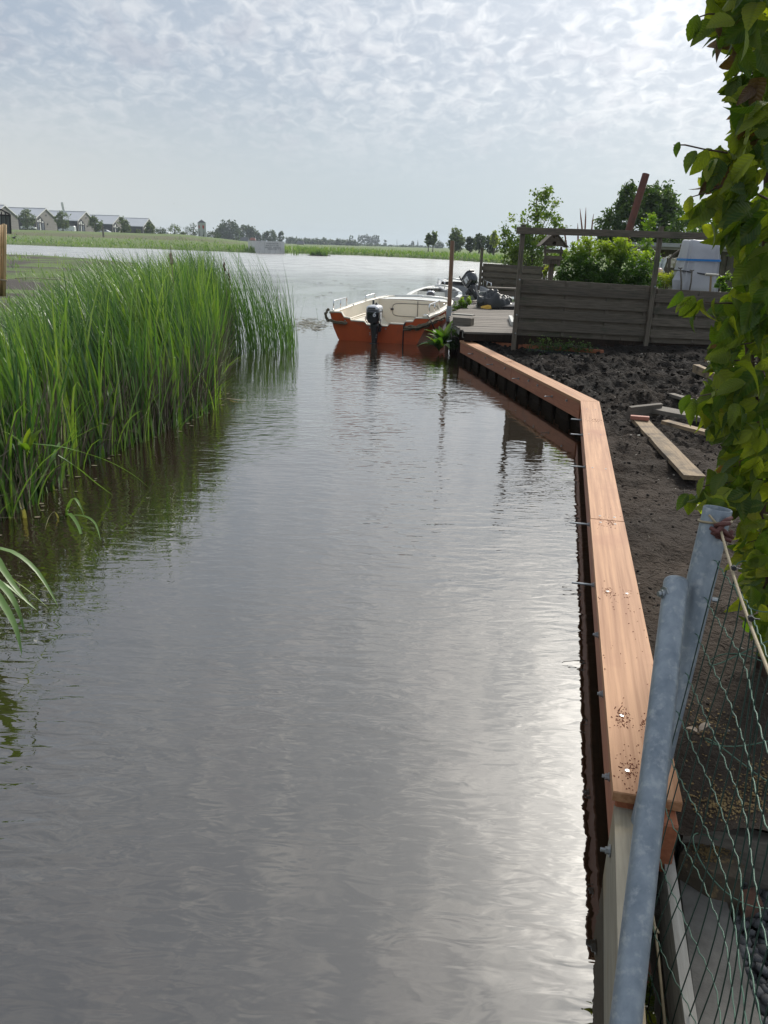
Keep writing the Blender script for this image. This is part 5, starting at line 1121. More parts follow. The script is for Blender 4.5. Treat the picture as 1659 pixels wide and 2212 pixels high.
for i, (px, py) in enumerate(((590, 762), (598, 757), (606, 765), (612, 755), (618, 762), (624, 752), (630, 768), (634, 760), (638, 768), (643, 757), (578, 764), (570, 758))):
    b = gz(px, py, 0); lv = []
    for k in range(3):
        h_ = float(np.interp(px, [570, 610, 645], [1.25, 1.0, .82]))*random.uniform(.8, 1.08); dx, dy = random.gauss(-.06, .12), random.gauss(0, .1)
        lv.append(((b+Vector((random.gauss(0, .02), random.gauss(0, .02), -.05)), b+Vector((dx*.25, dy*.25, h_*.5)), b+Vector((dx, dy, h_))), random.uniform(.008, .012), random.uniform(.12, .35)))
    leafy('reed_plant', 'thin single reed standing in open water at the tip of the reed bed', 'reed', b, lv, group='single reeds at the tip of the reed bed')
leafy('reed_plant', 'lone reed stalk left of the orange boat, the farther one of two', 'reed', gz(688, 700, 0), [((gz(688, 702, -.02), gd(683, 670, gz(688, 700, 0).y), gd(674, 630, gz(688, 700, 0).y)), .014, .15), ((gz(689, 702, -.02), gd(684, 668, gz(688, 700, 0).y), gd(688, 666, gz(688, 700, 0).y)), .01, .1)])
leafy('reed_plant', 'lone reed stalk leaning right beside the left stern corner of the orange boat', 'reed', gz(697, 699, 0), [((gz(697, 701, -.02), gd(703, 668, gz(697, 699, 0).y), gd(713, 634, gz(697, 699, 0).y)), .014, .15)])
M_CAT = M('cattail_brown', (.13, .075, .045), (.08, .045, .028), 20, .95, .5, 60); M_FLUFF = M('cattail_fluff', (.46, .36, .27), (.34, .26, .2), 20, .95, .8, 60)
for lab, px, py0, py1, Y_, r, m_ in (('pale fluffy burst cattail head standing above the reeds', 369, 545, 572, 8.4, .016, M_FLUFF), ('dark brown cattail head at the right edge of the dense reeds', 483.5, 566, 586, 11.6, .014, M_CAT), ('small brown cattail head just right of the dense reed edge', 494, 590, 606, 11.9, .012, M_CAT)):
    a, c = gd(px+2, py1, Y_), gd(px, py0, Y_); t = thing('cattail', lab, 'cattail', (a.x, a.y, 0)); L_ = t.location; mb = MB()
    q = [a.lerp(c, f)-L_+Vector((.006*math.sin(f*9+px), 0, 0)) for f in np.linspace(0, 1, 9)]
    mb.tube(q, [r*.5, r, r*1.1, r*.95, r*1.05, r, r*.9, r*.9, r*.3], 8); mb.build('head', m_, t, smooth=True)
    mb = MB(); mb.tube([(.03, 0, -.05), (.02, 0, (a.z)*.5), a-L_, c-L_+Vector((0, 0, .06))], .004, 5); mb.build('stem', M_FLUFF, t)
# floating leaves
M_PAD = M('floating_leaf', (.06, .075, .03), (.10, .06, .04), 6, .45)
R_ = random.Random(12); PAD = []
for k in range(3):
    mb = MB(); n_ = 10; mb.add([(0, 0, .006)]+[(math.cos(2*math.pi*i/n_)*(1+.15*R_.uniform(-1, 1)), .8*math.sin(2*math.pi*i/n_), .004+.010*R_.random()) for i in range(n_)], [(0, 1+i, 1+(i+1) % n_) for i in range(n_-1)]); me = mb.mesh('floating_leaf'); me.materials.append(M_PAD); PAD.append(me)
for px, py in ((756, 613), (778, 606), (800, 613), (818, 604), (833, 608), (843, 606), (866, 600), (874, 604), (896, 601), (872, 620), (884, 623), (905, 606), (921, 604), (737, 611), (713, 632), (697, 636), (690, 612), (720, 605), (748, 596), (683, 640), (850, 618), (765, 622), (930, 612), (791, 628)):
    p = gz(px+R_.uniform(-3, 3), py+R_.uniform(-2, 2), .0); o = link('floating_leaf', R_.choice(PAD), [], None, p, (0, 0, R_.uniform(0, 6))); s = R_.uniform(.05, .12); o.scale = (s*1.3, s, 1)
    tag(o, 'small dark leaf floating on the open lake beyond the orange boat', 'floating leaf', 'floating leaves on the lake')
for px, py in ((660, 692), (668, 697), (700, 702), (690, 706), (650, 700), (706, 696), (676, 689), (683, 712)):
    p = gz(px, py, 0); o = link('floating_leaf', R_.choice(PAD), [], None, p, (0, 0, R_.uniform(0, 6))); s = R_.uniform(.05, .13); o.scale = (s*1.6, s, 1); tag(o, 'reddish green floating leaf between the reed tip and the orange boat', 'floating leaf', 'floating leaves by the reeds')
def scum():
    mb = MB(); R_ = random.Random(4)
    for _ in range(420):
        px, py = R_.gauss(668, 22), R_.gauss(700, 7); p = gz(px, py, .004); s = R_.uniform(.008, .03); a = R_.uniform(0, 6); n = 5
        mb.add([(p.x+s*1.5*math.cos(a+2*math.pi*i/n), p.y+s*math.sin(a+2*math.pi*i/n), .003+.002*R_.random()) for i in range(n)], [tuple(range(n))])
    for _ in range(60):
        y = R_.uniform(3.6, 9); x = left_shore(y)+abs(R_.gauss(0, .12)); s = R_.uniform(.005, .018); a = R_.uniform(0, 6); n = 5
        mb.add([(x+s*1.5*math.cos(a+2*math.pi*i/n), y+s*math.sin(a+2*math.pi*i/n), .003+.002*R_.random()) for i in range(n)], [tuple(range(n))])
    o = mb.build('water_scum', M('pale_scum', (.16, .135, .09), (.09, .095, .04), 9, .8), recalc=False); tag(o, 'pale plant bits drifting on the water by the reeds', kind='stuff')
scum()
o = leafy('floating_reed_leaf', 'pale dead leaf floating flat on the water right of the reeds', 'floating leaf', gz(520, 864, 0), [((gz(497, 862, .006), gz(515, 864, .01), gz(532, 865, .006)), .035, .98)])
# stick on the mud and reed screen at the far left
a, c = gz(32, 601, .22), gz(165, 605, .22); mb = MB(); mb.tube([a, a.lerp(c, .3)+Vector((0, 0, .03)), a.lerp(c, .6)+Vector((0, .05, 0)), c], .018, 6); o = mb.build('pale_pole', M('bleached_stick', (.52, .45, .33), (.38, .32, .24), 8, .8), smooth=True); tag(o, 'long pale stick lying on the mud behind the reeds', 'stick')
rs = thing('reed_screen', 'tan bundle of upright cane sticks at the far left edge', 'screen', gd(2, 640, 9.0))
for i, x in enumerate((-34, -28, -22, -16, -10, -5, -1, 3, 7, 11)):
    a, c = gd(x-1, 640, 9+.03*(i % 3)), gd(x+1, 482+random.uniform(0, 9), 9+.03*(i % 3)); mb = MB(); L_ = rs.location; mb.tube([a-L_, a.lerp(c, .35)-L_, a.lerp(c, .7)-L_, c-L_], .0135, 8); mb.build('cane', M('tan_cane', (.52, .37, .20), (.36, .25, .13), 5, .7, .3, 20, (8, 8, 1), vary=.2), rs, smooth=True)
mb = MB(); L_ = rs.location; mb.tube([gd(-40, 603, 8.97)-L_, gd(0, 604, 8.96)-L_, gd(16, 606, 8.98)-L_], .009, 6); mb.build('tie', M_FLUFF, rs)
# ================================================================== FAR SHORE
M_ROOF = M('pale_metal_roof', (.44, .46, .49), (.38, .40, .43), .6, .6, stretch=(.3, 6, 1)); M_SIDING = M('grey_board_siding', (.23, .215, .195), (.15, .14, .13), 1.2, .9, .8, 5, (.15, .15, 5), bdist=.05)
M_BLACKWALL = M('black_board_wall', (.030, .031, .034), (.020, .02, .022), 1.5, .8, stretch=(6, 6, .3)); M_GLASS = M('dark_window_glass', (.03, .035, .04), None, rough=.06, spec=.8); M_TRIMW = M('white_trim', (.6, .6, .58), None, rough=.6)
def barn(label, corner, zb):
    """corner: near right corner of the barn on the ground; ridge along X, gable to the right"""
    Lx, G, HE, HR = 13.5, 16.6, 3.55, 6.65
    t = thing('barn_house', label, 'house', (corner.x, corner.y, zb), 'row of identical barn houses')
    mb = MB(); mb.add([(-Lx, 0, -.6), (0, 0, -.6), (0, 0, HE), (-Lx, 0, HE), (-Lx, .2, -.6), (0, .2, -.6), (0, .2, HE), (-Lx, .2, HE)], [(0, 1, 2, 3), (7, 6, 5, 4), (1, 5, 6, 2), (0, 3, 7, 4), (3, 2, 6, 7)]); mb.build('front_wall', M_BLACKWALL, t)
    for nm, x0, x1 in (('gable_wall', -.2, .02), ('rear_gable', -Lx, -Lx+.2)):
        pg = [(.0, -.6), (G, -.6), (G, HE), (G/2, HR), (0, HE)]; mb = MB(); mb.add([(x0, y, z) for y, z in pg]+[(x1, y, z) for y, z in pg], [(4, 3, 2, 1, 0), (5, 6, 7, 8, 9)]+[(i, (i+1) % 5, 5+(i+1) % 5, 5+i) for i in range(5)]); mb.build(nm, M_SIDING, t)
    sl_ = (HR-HE)/(G/2); ov = .35
    for nm, ya, yb in (('roof', -ov, G/2), ('roof', G+ov, G/2)):
        za = HE-sl_*ov; mb = MB(); mb.add([(-Lx-.3, ya, za+.02), (.3, ya, za+.02), (.3, yb, HR+.02), (-Lx-.3, yb, HR+.02), (-Lx-.3, ya, za+.24), (.3, ya, za+.24), (.3, yb, HR+.24), (-Lx-.3, yb, HR+.24)], [(0, 3, 2, 1), (4, 5, 6, 7), (0, 1, 5, 4), (1, 2, 6, 5), (2, 3, 7, 6), (3, 0, 4, 7)]); r_ = mb.build(nm, M_ROOF, t)
        mb = MB(); mb.add([(.3, ya, za-.02), (.38, ya, za-.02), (.38, yb, HR-.02), (.3, yb, HR-.02), (.3, ya, za+.27), (.38, ya, za+.27), (.38, yb, HR+.27), (.3, yb, HR+.27)], [(0, 3, 2, 1), (4, 5, 6, 7), (0, 1, 5, 4), (1, 2, 6, 5), (2, 3, 7, 6), (3, 0, 4, 7)]); mb.build('barge_board', M_TRIMW, r_)
    mb = MB(); mb.box((-Lx/2, G/2, HR+.27), (Lx+.7, .5, .12)); mb.build('ridge_cap', M_TRIMW, t)
    y0, y1, yc = .7, 6.2, 3.0; zt0, zt1, zap = 2.7, 2.6, 4.35       # pointed corner window
    o = [(y0, -.4), (y1, -.4), (y1, zt1), (yc, zap), (y0, zt0)]
    mb = MB(); mb.add([(.05, y, z) for y, z in o], [(0, 1, 2, 3, 4)]); w = mb.build('window', M_GLASS, t)
    mb = MB(); bars = [(o[i], o[(i+1) % 5]) for i in range(5)]+[((y0, zt0-.35), (y1, zt1-.35)), ((2.4, -.4), (2.4, 3.9)), ((4.2, -.4), (4.2, 3.6))]
    for (ya, za), (yb, zb_) in bars: mb.tube([(.09, ya, za), (.09, yb, zb_)], .11, 4)
    mb.build('frame', M_BLACKWALL, w)
    for ya, yb, za, zb_ in ((1.0, 2.25, 2.5, 3.2), (2.6, 4.0, 2.5, 3.6), (4.4, 6.0, 2.4, 2.9), (2.6, 3.3, -.3, 2.2)): mb = MB(); mb.add([(.065, ya, za), (.065, yb, za), (.065, yb, zb_), (.065, ya, zb_-.2)], [(0, 1, 2, 3)]); mb.build('sky_glint_and_curtain', M_TRIMW, w)  # upper quads paint sky reflected in the glass; the last is a white curtain
    mb = MB(); mb.box((.12, 8.8, 2.0), (.25, .4, .5)); mb.build('wall_lamp', M_BLACKWALL, t); mb = MB(); mb.box((.12, 8.3, 4.8), (.25, .35, .35)); mb.build('vent', M_BLACKWALL, t)
    return t
for lab, px, py, Y_ in (('first barn house of the row, cut by the left edge', -14, 494, 241), ('second barn house of the row, pale roof above the parked white car', 79, 497, 264), ('third barn house of the row, standing behind the white van', 169, 500.5, 287), ('fourth barn house of the row, behind the wooden stake', 244, 506, 310), ('last barn house at the right end of the row', 309.6, 509.5, 332)):
    c = gd(px, py, Y_); barn(lab, c, c.z)
M_CARW = M('white_car_paint', (.72, .73, .74), None, rough=.25, coat=.5); M_TYRE = M('tyre', (.02, .02, .02), None, rough=.8); M_LAMP = M('lamp_glass', (.5, .5, .5), None, rough=.2)
def vehicle(name, label, cat, pos, prof, wins, length, width, face):
    """prof: side outline (x forward, z); wins: list of side-window polygons"""
    t = thing(name, label, cat, pos, None, (0, 0, face)); W = width/2; n = len(prof)
    rings = [[Vector((x*(1 if abs(s) < .9 else .985), s*W, z*(1 if abs(s) < .9 else .97)+(.01 if abs(s) > .9 else 0))) for x, z in prof] for s in (-1, -.86, .86, 1)]
    mb = MB(); mb.loft(rings); mb.build('body', M_CARW, t)
    for s in (-1, 1):
        for w in wins:
            mb = MB(); mb.add([(x, s*(W+.006), z) for x, z in w], [tuple(range(len(w)))]); mb.build('side_window', M_GLASS, t)
        for x in (length*.30, -length*.30):
            mb = MB(); mb.tube([(x, s*(W-.18), .32), (x, s*(W+.02), .32)], .32, 16); wh = mb.build('wheel', M_TYRE, t); mb = MB(); mb.tube([(x, s*(W+.02), .32), (x, s*(W+.03), .32)], .19, 12); mb.build('rim', M_ALU, wh)
        mb = MB(); mb.box((length/2-.12, s*(W-.25), .72), (.2, .3, .16)); mb.build('headlight', M_LAMP, t)
    return t
van_p = [(-2.45, .35), (2.4, .35), (2.5, .6), (2.42, .95), (1.75, 1.12), (1.05, 1.85), (.6, 1.95), (-2.35, 1.97), (-2.48, 1.8)]; van_w = [[(1.6, 1.15), (1.02, 1.75), (.55, 1.78), (.55, 1.15)]]; van_wins = [(1.72, 1.14), (1.08, 1.82)]
car_p = [(-2.1, .3), (2.05, .3), (2.15, .55), (2.05, .75), (1.1, .92), (.35, 1.40), (-.9, 1.45), (-1.75, 1.0), (-2.1, .9)]; car_w = [[(.95, .95), (.32, 1.32), (-.2, 1.36), (-.2, .95)], [(-.28, .95), (-.28, 1.36), (-.85, 1.36), (-1.45, .98)]]
def windscreen(t, a, b, W):
    mb = MB(); mb.add([(a[0]+.02, -W, a[1]+.02), (a[0]+.02, W, a[1]+.02), (b[0]+.02, W*.92, b[1]+.02), (b[0]+.02, -W*.92, b[1]+.02)], [(0, 1, 2, 3)]); mb.build('windscreen', M_GLASS, t)
for nm, lab, px, py, Y_, pr_, wi, Ln_, W_, fc in (('parked_van', 'white panel van parked in front of the third barn house', 146, 502.5, 255, van_p, van_w, 4.95, 1.9, math.pi+.12), ('parked_van', 'white panel van parked right of the last barn house', 352, 514.5, 275, van_p, van_w, 4.95, 1.9, math.pi-.1), ('parked_car', 'white parked car behind the tree in front of the second barn house', 62.5, 496.5, 245, car_p, car_w, 4.25, 1.75, 0.1), ('parked_car', 'white parked car half hidden beside the wooden stake', 226, 506.5, 268, car_p, car_w, 4.25, 1.75, math.pi)):
    t = vehicle(nm, lab, 'van' if 'van' in nm else 'car', gd(px, py, Y_), pr_, wi, Ln_, W_, fc); windscreen(t, *(((1.72, 1.13), (1.08, 1.80)) if 'van' in nm else ((1.06, .94), (.38, 1.36))), W_/2-.08)
# wooden stake, goose
a, c = gd(224.5, 519, 165), gd(221, 487, 165); mb = MB(); mb.tube([a-Vector((0, 0, .5)), a.lerp(c, .5), c], [.19, .17, .15], 7); o = mb.build('stake', M_OLDWOOD); tag(o, 'dark wooden stake standing on the grassy far bank below the barns', 'stake')
g = thing('goose', 'dark goose standing on the grass of the far bank at the left', 'goose', gd(32, 519.5, 150), None, (0, 0, 0)); g.location = gd(32, 519, 150)
mb = MB(); mb.loft([[Vector((x, r*math.cos(a_), z+r*.9*math.sin(a_))) for a_ in np.linspace(0, 2*math.pi, 11)[:-1]] for x, r, z in ((-.55, .03, .50), (-.40, .12, .46), (-.15, .20, .45), (.10, .20, .50), (.26, .12, .58), (.33, .07, .70), (.35, .055, .9), (.37, .06, 1.02), (.42, .07, 1.06), (.5, .03, 1.04), (.58, .012, 1.03))]); mb.build('body', M('goose_brown', (.09, .075, .06), (.05, .042, .036), 8, .9), g, smooth=True)
mb = MB(); mb.loft([[Vector((x, r*math.cos(a_), z+r*.8*math.sin(a_))) for a_ in np.linspace(0, 2*math.pi, 9)[:-1]] for x, r, z in ((.14, .10, .42), (.24, .135, .50), (.30, .09, .60))]); mb.build('breast', M('goose_white', (.6, .58, .52), None, rough=.9), g, smooth=True)
for s in (-.07, .07): mb = MB(); mb.tube([(0, s, .35), (.03, s, 0)], .02, 5); mb.build('leg', M_BLACK, g)
bd = gd(375, 440.5, 120); mb = MB(); mb.add([Vector(p)*.28+bd for p in ((0, 0, 0), (-.5, .2, .5), (-.15, 0, .05), (.5, .2, .45), (.15, 0, .05), (0, -.6, -.1), (0, .5, .0), (0, 0, -.12))], [(0, 2, 1), (0, 3, 4), (0, 5, 7), (0, 7, 6), (0, 6, 2), (0, 4, 6), (0, 2, 5), (0, 5, 4), (2, 1, 6), (4, 6, 3)]); o = mb.build('bird', M_BLACK); tag(o, 'tiny dark bird flying in the sky above the last barn house', 'bird')
# greenhouse corner at the left edge
gh = thing('greenhouse', 'dark framed glass greenhouse corner at the left edge above the canes', 'greenhouse', gd(8, 505, 40)); L_ = gh.location
P_ = lambda x, y, dy=0: gd(x, y, 40+dy)-L_
mb = MB()
for x, y in ((-30, 452), (-14, 455), (3, 457), (12, 459), (21, 463)): mb.tube([P_(x, y), P_(x+2, 505)], .05 if x > 15 else .03, 4)
mb.tube([P_(-30, 452), P_(3, 453), P_(21, 463)], .04, 4); mb.tube([P_(-30, 463), P_(21, 465)], .03, 4); mb.build('frame', M_BLACKWALL, gh)
for a_, b_ in ((-30, -14), (-14, 3), (3, 12), (12, 21)): mb = MB(); mb.add([P_(a_, 464, .1), P_(b_, 465, .1), P_(b_+2, 505, .1), P_(a_+2, 505, .1)], [(0, 1, 2, 3)]); mb.build('pane', M('greenhouse_pane', (.10, .12, .12), (.16, .18, .17), 1, .15, spec=.6), gh)
# pale blade behind the barns
a, c = gd(140, 465, 345), gd(133.5, 437, 345); o = plank('turbine_blade', a-(c-a)*1.2, c, .95, .25, M_TRIMW, up=(0, 1, 0)); tag(o, 'thin pale blade sticking up behind the roof of the third barn house', 'blade')
# tulip tower
def tower():
    Y_ = 228; c = gd(435.5, 516, Y_); t = thing('tulip_tower', 'white square tower with red tulips painted on two sides and a dark hipped roof', 'tower', c)
    k = Y_/FPX; xl, xm, xr = (427.3-435.5)*k, (434.5-435.5)*k, (444.5-435.5)*k; zt = gd(436, 481, Y_).z-c.z; za = gd(436, 474, Y_).z-c.z
    p = [Vector((xl, .9, 0)), Vector((xm, 0, 0)), Vector((xr, .55, 0)), Vector((xl+(xr-xm), 1.5, 0))]
    mb = MB(); q = [(v.x, v.y) for v in p]; mb.prism(q, -1, zt); mb.build('walls', M('white_concrete', (.50, .50, .48), (.42, .42, .40), .8, .85), t)
    cx = sum(v.x for v in p)/4; cy = sum(v.y for v in p)/4; mb = MB(); mb.add([(cx+(v.x-cx)*1.06, cy+(v.y-cy)*1.06, zt) for v in p]+[(cx, cy, za)], [(0, 1, 4), (1, 2, 4), (2, 3, 4), (3, 0, 4), (3, 2, 1, 0)]); mb.build('roof', M('slate_roof', (.13, .13, .13), (.10, .10, .10), 2, .8), t)
    def face(a, b, s):
        d = (b-a).normalized(); n = Vector((d.y, -d.x, 0)); m_ = a.lerp(b, s); H = zt
        def poly(nm, pts, mat, off): mb = MB(); mb.add([m_+d*x+n*off+Vector((0, 0, z)) for x, z in pts], [tuple(range(len(pts)))]); mb.build(nm, mat, t)
        red = M('tulip_red', (.42, .035, .03), None, rough=.8); dk = M('tulip_stem', (.05, .06, .05), None, rough=.8)
        poly('tulip', [(-.18, H*.66), (-.25, H*.76), (-.22, H*.86), (-.1, H*.81), (0, H*.87), (.1, H*.81), (.22, H*.86), (.25, H*.76), (.18, H*.66), (0, H*.62)], red, .02)
        poly('painted_stem', [(-.04, .1), (.04, .1), (.04, H*.63), (-.04, H*.63)], dk, .015); poly('painted_leaf', [(0, .3), (.28, H*.42), (.2, H*.5), (.05, H*.30), (-.2, H*.24), (-.28, H*.22)], dk, .018)
    face(p[0], p[1], .5); face(p[1], p[2], .5)
tower()
# concrete block with raised lettering
def block_wall():
    A, B_, C_ = gz(560.6, 547.3, 0), gz(614.8, 548.2, 0), gd(536, 541.5, 131); C_.z = 0
    t = thing('concrete_block', 'pale concrete block with raised letters at the water edge of the far bank', 'concrete block', A); L_ = A
    zt = gd(560.6, 520.5, A.y).z; D_ = B_+(C_-A); mb = MB(); mb.prism([(p.x-L_.x, p.y-L_.y) for p in (A, B_, D_, C_)], -.6, zt); mb.build('wall', M('pale_concrete', (.84, .82, .78), (.76, .74, .70), .7, .9, c3=(.55, .53, .50), s3=.5, t3=(.55, .75)), t)
    d = (B_-A).normalized(); n = Vector((d.y, -d.x, 0)); W = (B_-A).length; mb = MB(); R_ = random.Random(6)
    for r, (z, x0, x1) in enumerate(((zt*.83, .24, .82), (zt*.66, .25, .80), (zt*.49, .23, .82), (zt*.36, .30, .84))):
        x = W*x0
        while x < W*x1:
            w = R_.uniform(.10, .17)
            if R_.random() < .82:
                c = d*(x+w/2)+n*.012+Vector((0, 0, z)); F_ = frame(Vector((0, 0, 0)), d); h = .19
                kind = R_.randrange(4)
                for bx, bz, bw_, bh in ([(-.35, 0, .25, 1), (.35, 0, .25, 1), (0, 0, .5, .2)], [(-.35, 0, .25, 1), (.1, .4, .7, .2), (.1, -.4, .7, .2)], [(0, 0, .26, 1), (0, .4, 1, .2)], [(-.35, 0, .25, 1), (.1, .4, .7, .2), (.1, 0, .6, .2), (.1, -.4, .7, .2)])[kind]:
                    mb.box(c+d*bx*w+Vector((0, 0, bz*h)), (bw_*w, .02, bh*h), F_)
            x += w+.05
    mb.build('raised_lettering', M('letter_concrete', (.40, .39, .37), None, rough=.9), t)['kind'] = 'stuff'
    mb = MB()
    for f in (.205, .415, .62, .82): mb.box(d*(W*f)+n*.004+Vector((0, 0, zt/2-.05)), (.02, .012, zt-.12), frame(Vector((0, 0, 0)), d))
    mb.build('panel_joint', M('joint_dark', (.3, .29, .28), None, rough=.9), t)
block_wall()
# trees along the barns and on the far bank
def ftree(label, px, py, rx, rz, Y_, n=700, leaf=None, mat=None, basey=None, group=None, name='far_tree', extra=(), zb=None, tr=.18, clump=.17, asp=.55, shell=.4, ncl=None):
    zb = zb if zb is not None else (3.2 if px < 420 else .8)
    b = gd(px, py, Y_); b.z = zb; k = Y_/FPX
    el = [E_(px, py, rx, rz, 2, Y=Y_, base=b)]+[E_(px+dx, py+dy, a, c, w, Y=Y_, base=b) for dx, dy, a, c, w in extra]
    H = gd(px, py-rz, Y_).z-zb; return tree(name, label, 'tree', b, H, el, n, (leaf or .018*rx*k*4+.12)*1.55, mat or ML_FAR, tr, M_BARK, group, clump=clump, ncl=ncl or max(30, n//16), limbs=6, asp=asp, shell=shell)
for lab, px, py, rx, rz in (('willow like tree in front of the second barn house', 57, 473, 16, 17), ('feathery tree in front of the third barn house beside the van', 134, 476, 15, 17), ('feathery tree left of the wooden stake at the fourth barn house', 206, 484, 13, 15), ('slim feathery tree between the fourth and last barn houses', 267, 488, 12, 17), ('small sparse tree in front of the gable of the last barn house', 323, 496, 9, 13)):
    ftree(lab, px, py, rx, rz, 238, 900, .42, ML_WILLOW, name='barn_tree', zb=2.95, extra=((-2, -8, rx*.5, rz*.5, .6), (4, 7, rx*.8, rz*.4, .8)), asp=.35)
for lab, px, py, rx, rz, m_ in (('small round bush before the gable of the last barn house', 299, 501, 5, 6, ML_WILLOW), ('pale green bushy tree right of the white van', 377, 499, 13, 13, ML_WILLOW), ('darker tree left of the tulip tower', 418, 498, 10, 15, ML_FAR), ('dark hedge tree behind the right white van', 346, 500, 12, 7, ML_FAR), ('low bush right of the tulip tower', 460, 511, 15, 8, ML_FAR), ('hazy blue green tree between the bushy tree and the tulip tower', 404, 499, 9, 10, ML_FAR), ('small bush at the foot of the bushy tree', 396, 506, 5, 5, ML_WILLOW)):
    ftree(lab, px, py, rx, rz, 250 if 'hazy' not in lab else 520, 520, None, m_, zb=3.0)
ftree('largest round dark tree clump left of the concrete block', 492, 498, 24, 17, 420, 2200, .8, zb=1.5, extra=((-12, 8, 16, 14, 1), (16, 6, 16, 15, 1), (0, 14, 34, 10, 1), (8, -8, 12, 9, .5)), clump=.13)
ftree('dark broad tree joined to the right of the largest tree clump', 537, 503, 16, 14, 430, 1300, .8, zb=1.5, extra=((10, 8, 12, 12, .7), (-6, 10, 16, 10, .7)), clump=.13)
ftree('round tree group behind the concrete block', 583, 510, 12, 11, 440, 900, .7, zb=1.2, extra=((-10, 9, 13, 8, .7), (10, 8, 14, 8, .7)))
ftree('narrow round topped tree right of the group behind the concrete block', 607, 512, 5.5, 12, 440, 420, .6, zb=1.2); ftree('tree with a pointed top behind the concrete block', 592, 508, 4, 9, 450, 260, .5, zb=1.2)
for px, h in ((555, 9), (559, 10), (562, 10), (568, 9)): ftree('slim cypress like tree between the tree clump and the concrete block', px, 515, 2.2, h, 430, 160, .5, zb=1.2, group='slim trees behind the block', asp=.4)
R_ = random.Random(21)
for i in range(26):
    px = 624+i*5.6+R_.uniform(-2, 2); rz = R_.uniform(4, 8)*float(np.interp(px, [620, 680, 770], [1.25, 1.0, .9])); ftree('low hazy tree in the far treeline between the concrete block and the poplar row', px, 524+.03*(px-624)-rz*.35, R_.uniform(5, 9), rz, R_.uniform(560, 680), 260, .95, group='far treeline', zb=.9, tr=0)
for px, tz, Y_ in [(757, 120, 850), (761.5, 118, 850)]+[(775.5+i*4.15, R_.uniform(116, 128), 860) for i in range(11)]:
    yt, yb = 482.8+.2314*tz, 537; ftree('tall slim hazy poplar in the far poplar row', px, (yt+yb)/2-2, 2.6, (yb-yt)/2, Y_, 320, 1.0, group='far poplar row', name='poplar_tree', zb=.9, asp=.4, tr=.3)
for px, yt, lab in ((832, 517.5, 'single slim poplar right of the far poplar row'), (891, 519, 'single slim poplar above the dark far farm roof')): ftree(lab, px, (yt+537)/2, 3, (537-yt)/2, 820, 300, 1.0, name='poplar_tree', zb=.9, asp=.4, tr=.3)
for i in range(20):
    px = 768+i*8.6+R_.uniform(-3, 3); rz = R_.uniform(2.2, 4.2); ftree('low hazy shrubby tree on the horizon right of the poplar row', px, 533.5+.02*(px-768)-rz*.5, R_.uniform(5, 9), rz, R_.uniform(620, 760), 170, 1.0, group='far low trees', zb=.9, tr=0)
ftree('dome shaped dark far tree above the long white barn', 947, 532, 11, 7, 560, 420, .9, zb=.9)
for lab, px, py, rx, rz, Y_, n, m_, ex in (('airy tall tree on the right bank behind the mooring post', 985, 515, 15, 20, 140, 1500, ML_WILLOW, ((4, 10, 16, 14, 1), (-6, 12, 12, 12, .8))), ('round crowned tree right of the airy tall tree', 1016, 528, 10, 13, 140, 700, ML_FAR, ((-3, -10, 5, 8, .3),)), ('dark open crowned tree behind the back fence post', 1036, 523, 12, 14, 145, 800, ML_FAR, ((0, 10, 13, 9, .8),)), ('broad dark tree right of the back fence post', 1060, 527, 12, 14, 140, 900, ML_FAR, ((8, 6, 12, 12, .8),)), ('slim bright green tree in front of the broad dark tree', 1068, 520, 7, 17, 120, 480, ML_YEL, ())):
    ftree(lab, px, py, rx, rz, Y_, n, .30, m_, zb=.75, extra=ex, clump=.2, shell=.2, tr=.12)
for lab, px, py, rx, rz in (('thin leafed young tree on the right bank, left of two', 926, 517, 6, 12), ('thin leafed young tree on the right bank, right of two', 936, 516, 5, 13)): ftree(lab, px, py, rx, rz, 150, 150, .45, ML_WILLOW, zb=.75, clump=.3, tr=.1)
# far buildings
def far_house(label, x0, x1, yt, ye, yb, Y_, wall, roof, cat='house', ridge=.5):
    a, b_ = gd(x0, yb, Y_), gd(x1, yb, Y_); zt, ze = gd(x0, yt, Y_).z, gd(x0, ye, Y_).z; zb = .6; D_ = (b_.x-a.x)*.6; t = thing('far_house', label, cat, ((a.x+b_.x)/2, Y_, zb)); w = (b_.x-a.x)/2
    mb = MB(); mb.add([(-w, 0, 0), (w, 0, 0), (w, D_, 0), (-w, D_, 0), (-w, 0, ze-zb), (w, 0, ze-zb), (w, D_, ze-zb), (-w, D_, ze-zb)], [(0, 1, 5, 4), (1, 2, 6, 5), (2, 3, 7, 6), (3, 0, 4, 7)]); mb.build('wall', wall, t)
    r = w*.75; mb = MB(); mb.add([(-w-.3, -.3, ze-zb), (w+.3, -.3, ze-zb), (w+.3, D_+.3, ze-zb), (-w-.3, D_+.3, ze-zb), (-r, D_/2, zt-zb), (r, D_/2, zt-zb)], [(0, 1, 5, 4), (1, 2, 5), (2, 3, 4, 5), (3, 0, 4), (3, 2, 1, 0)]); mb.build('roof', roof, t)
    for f in (-.5, .1, .55): mb = MB(); mb.box((w*f, -.03, (ze-zb)*.55), (w*.22, .05, (ze-zb)*.4)); mb.build('window', M_GLASS, t)
M_SLATE = M('dark_slate', (.10, .10, .11), (.14, .14, .15), 1, .8); M_TILE = M('orange_tile', (.30, .10, .06), (.24, .08, .05), 1, .8); M_BRICKF = M('far_brick', (.16, .10, .08), None, rough=.9)
far_house('grey roofed house below the tree clump left of the concrete block', 519, 537, 512, 522, 527, 350, M_BRICKF, M_SLATE); far_house('orange roofed house just left of the concrete block', 540, 551, 513, 519, 524, 350, M_BRICKF, M_TILE)
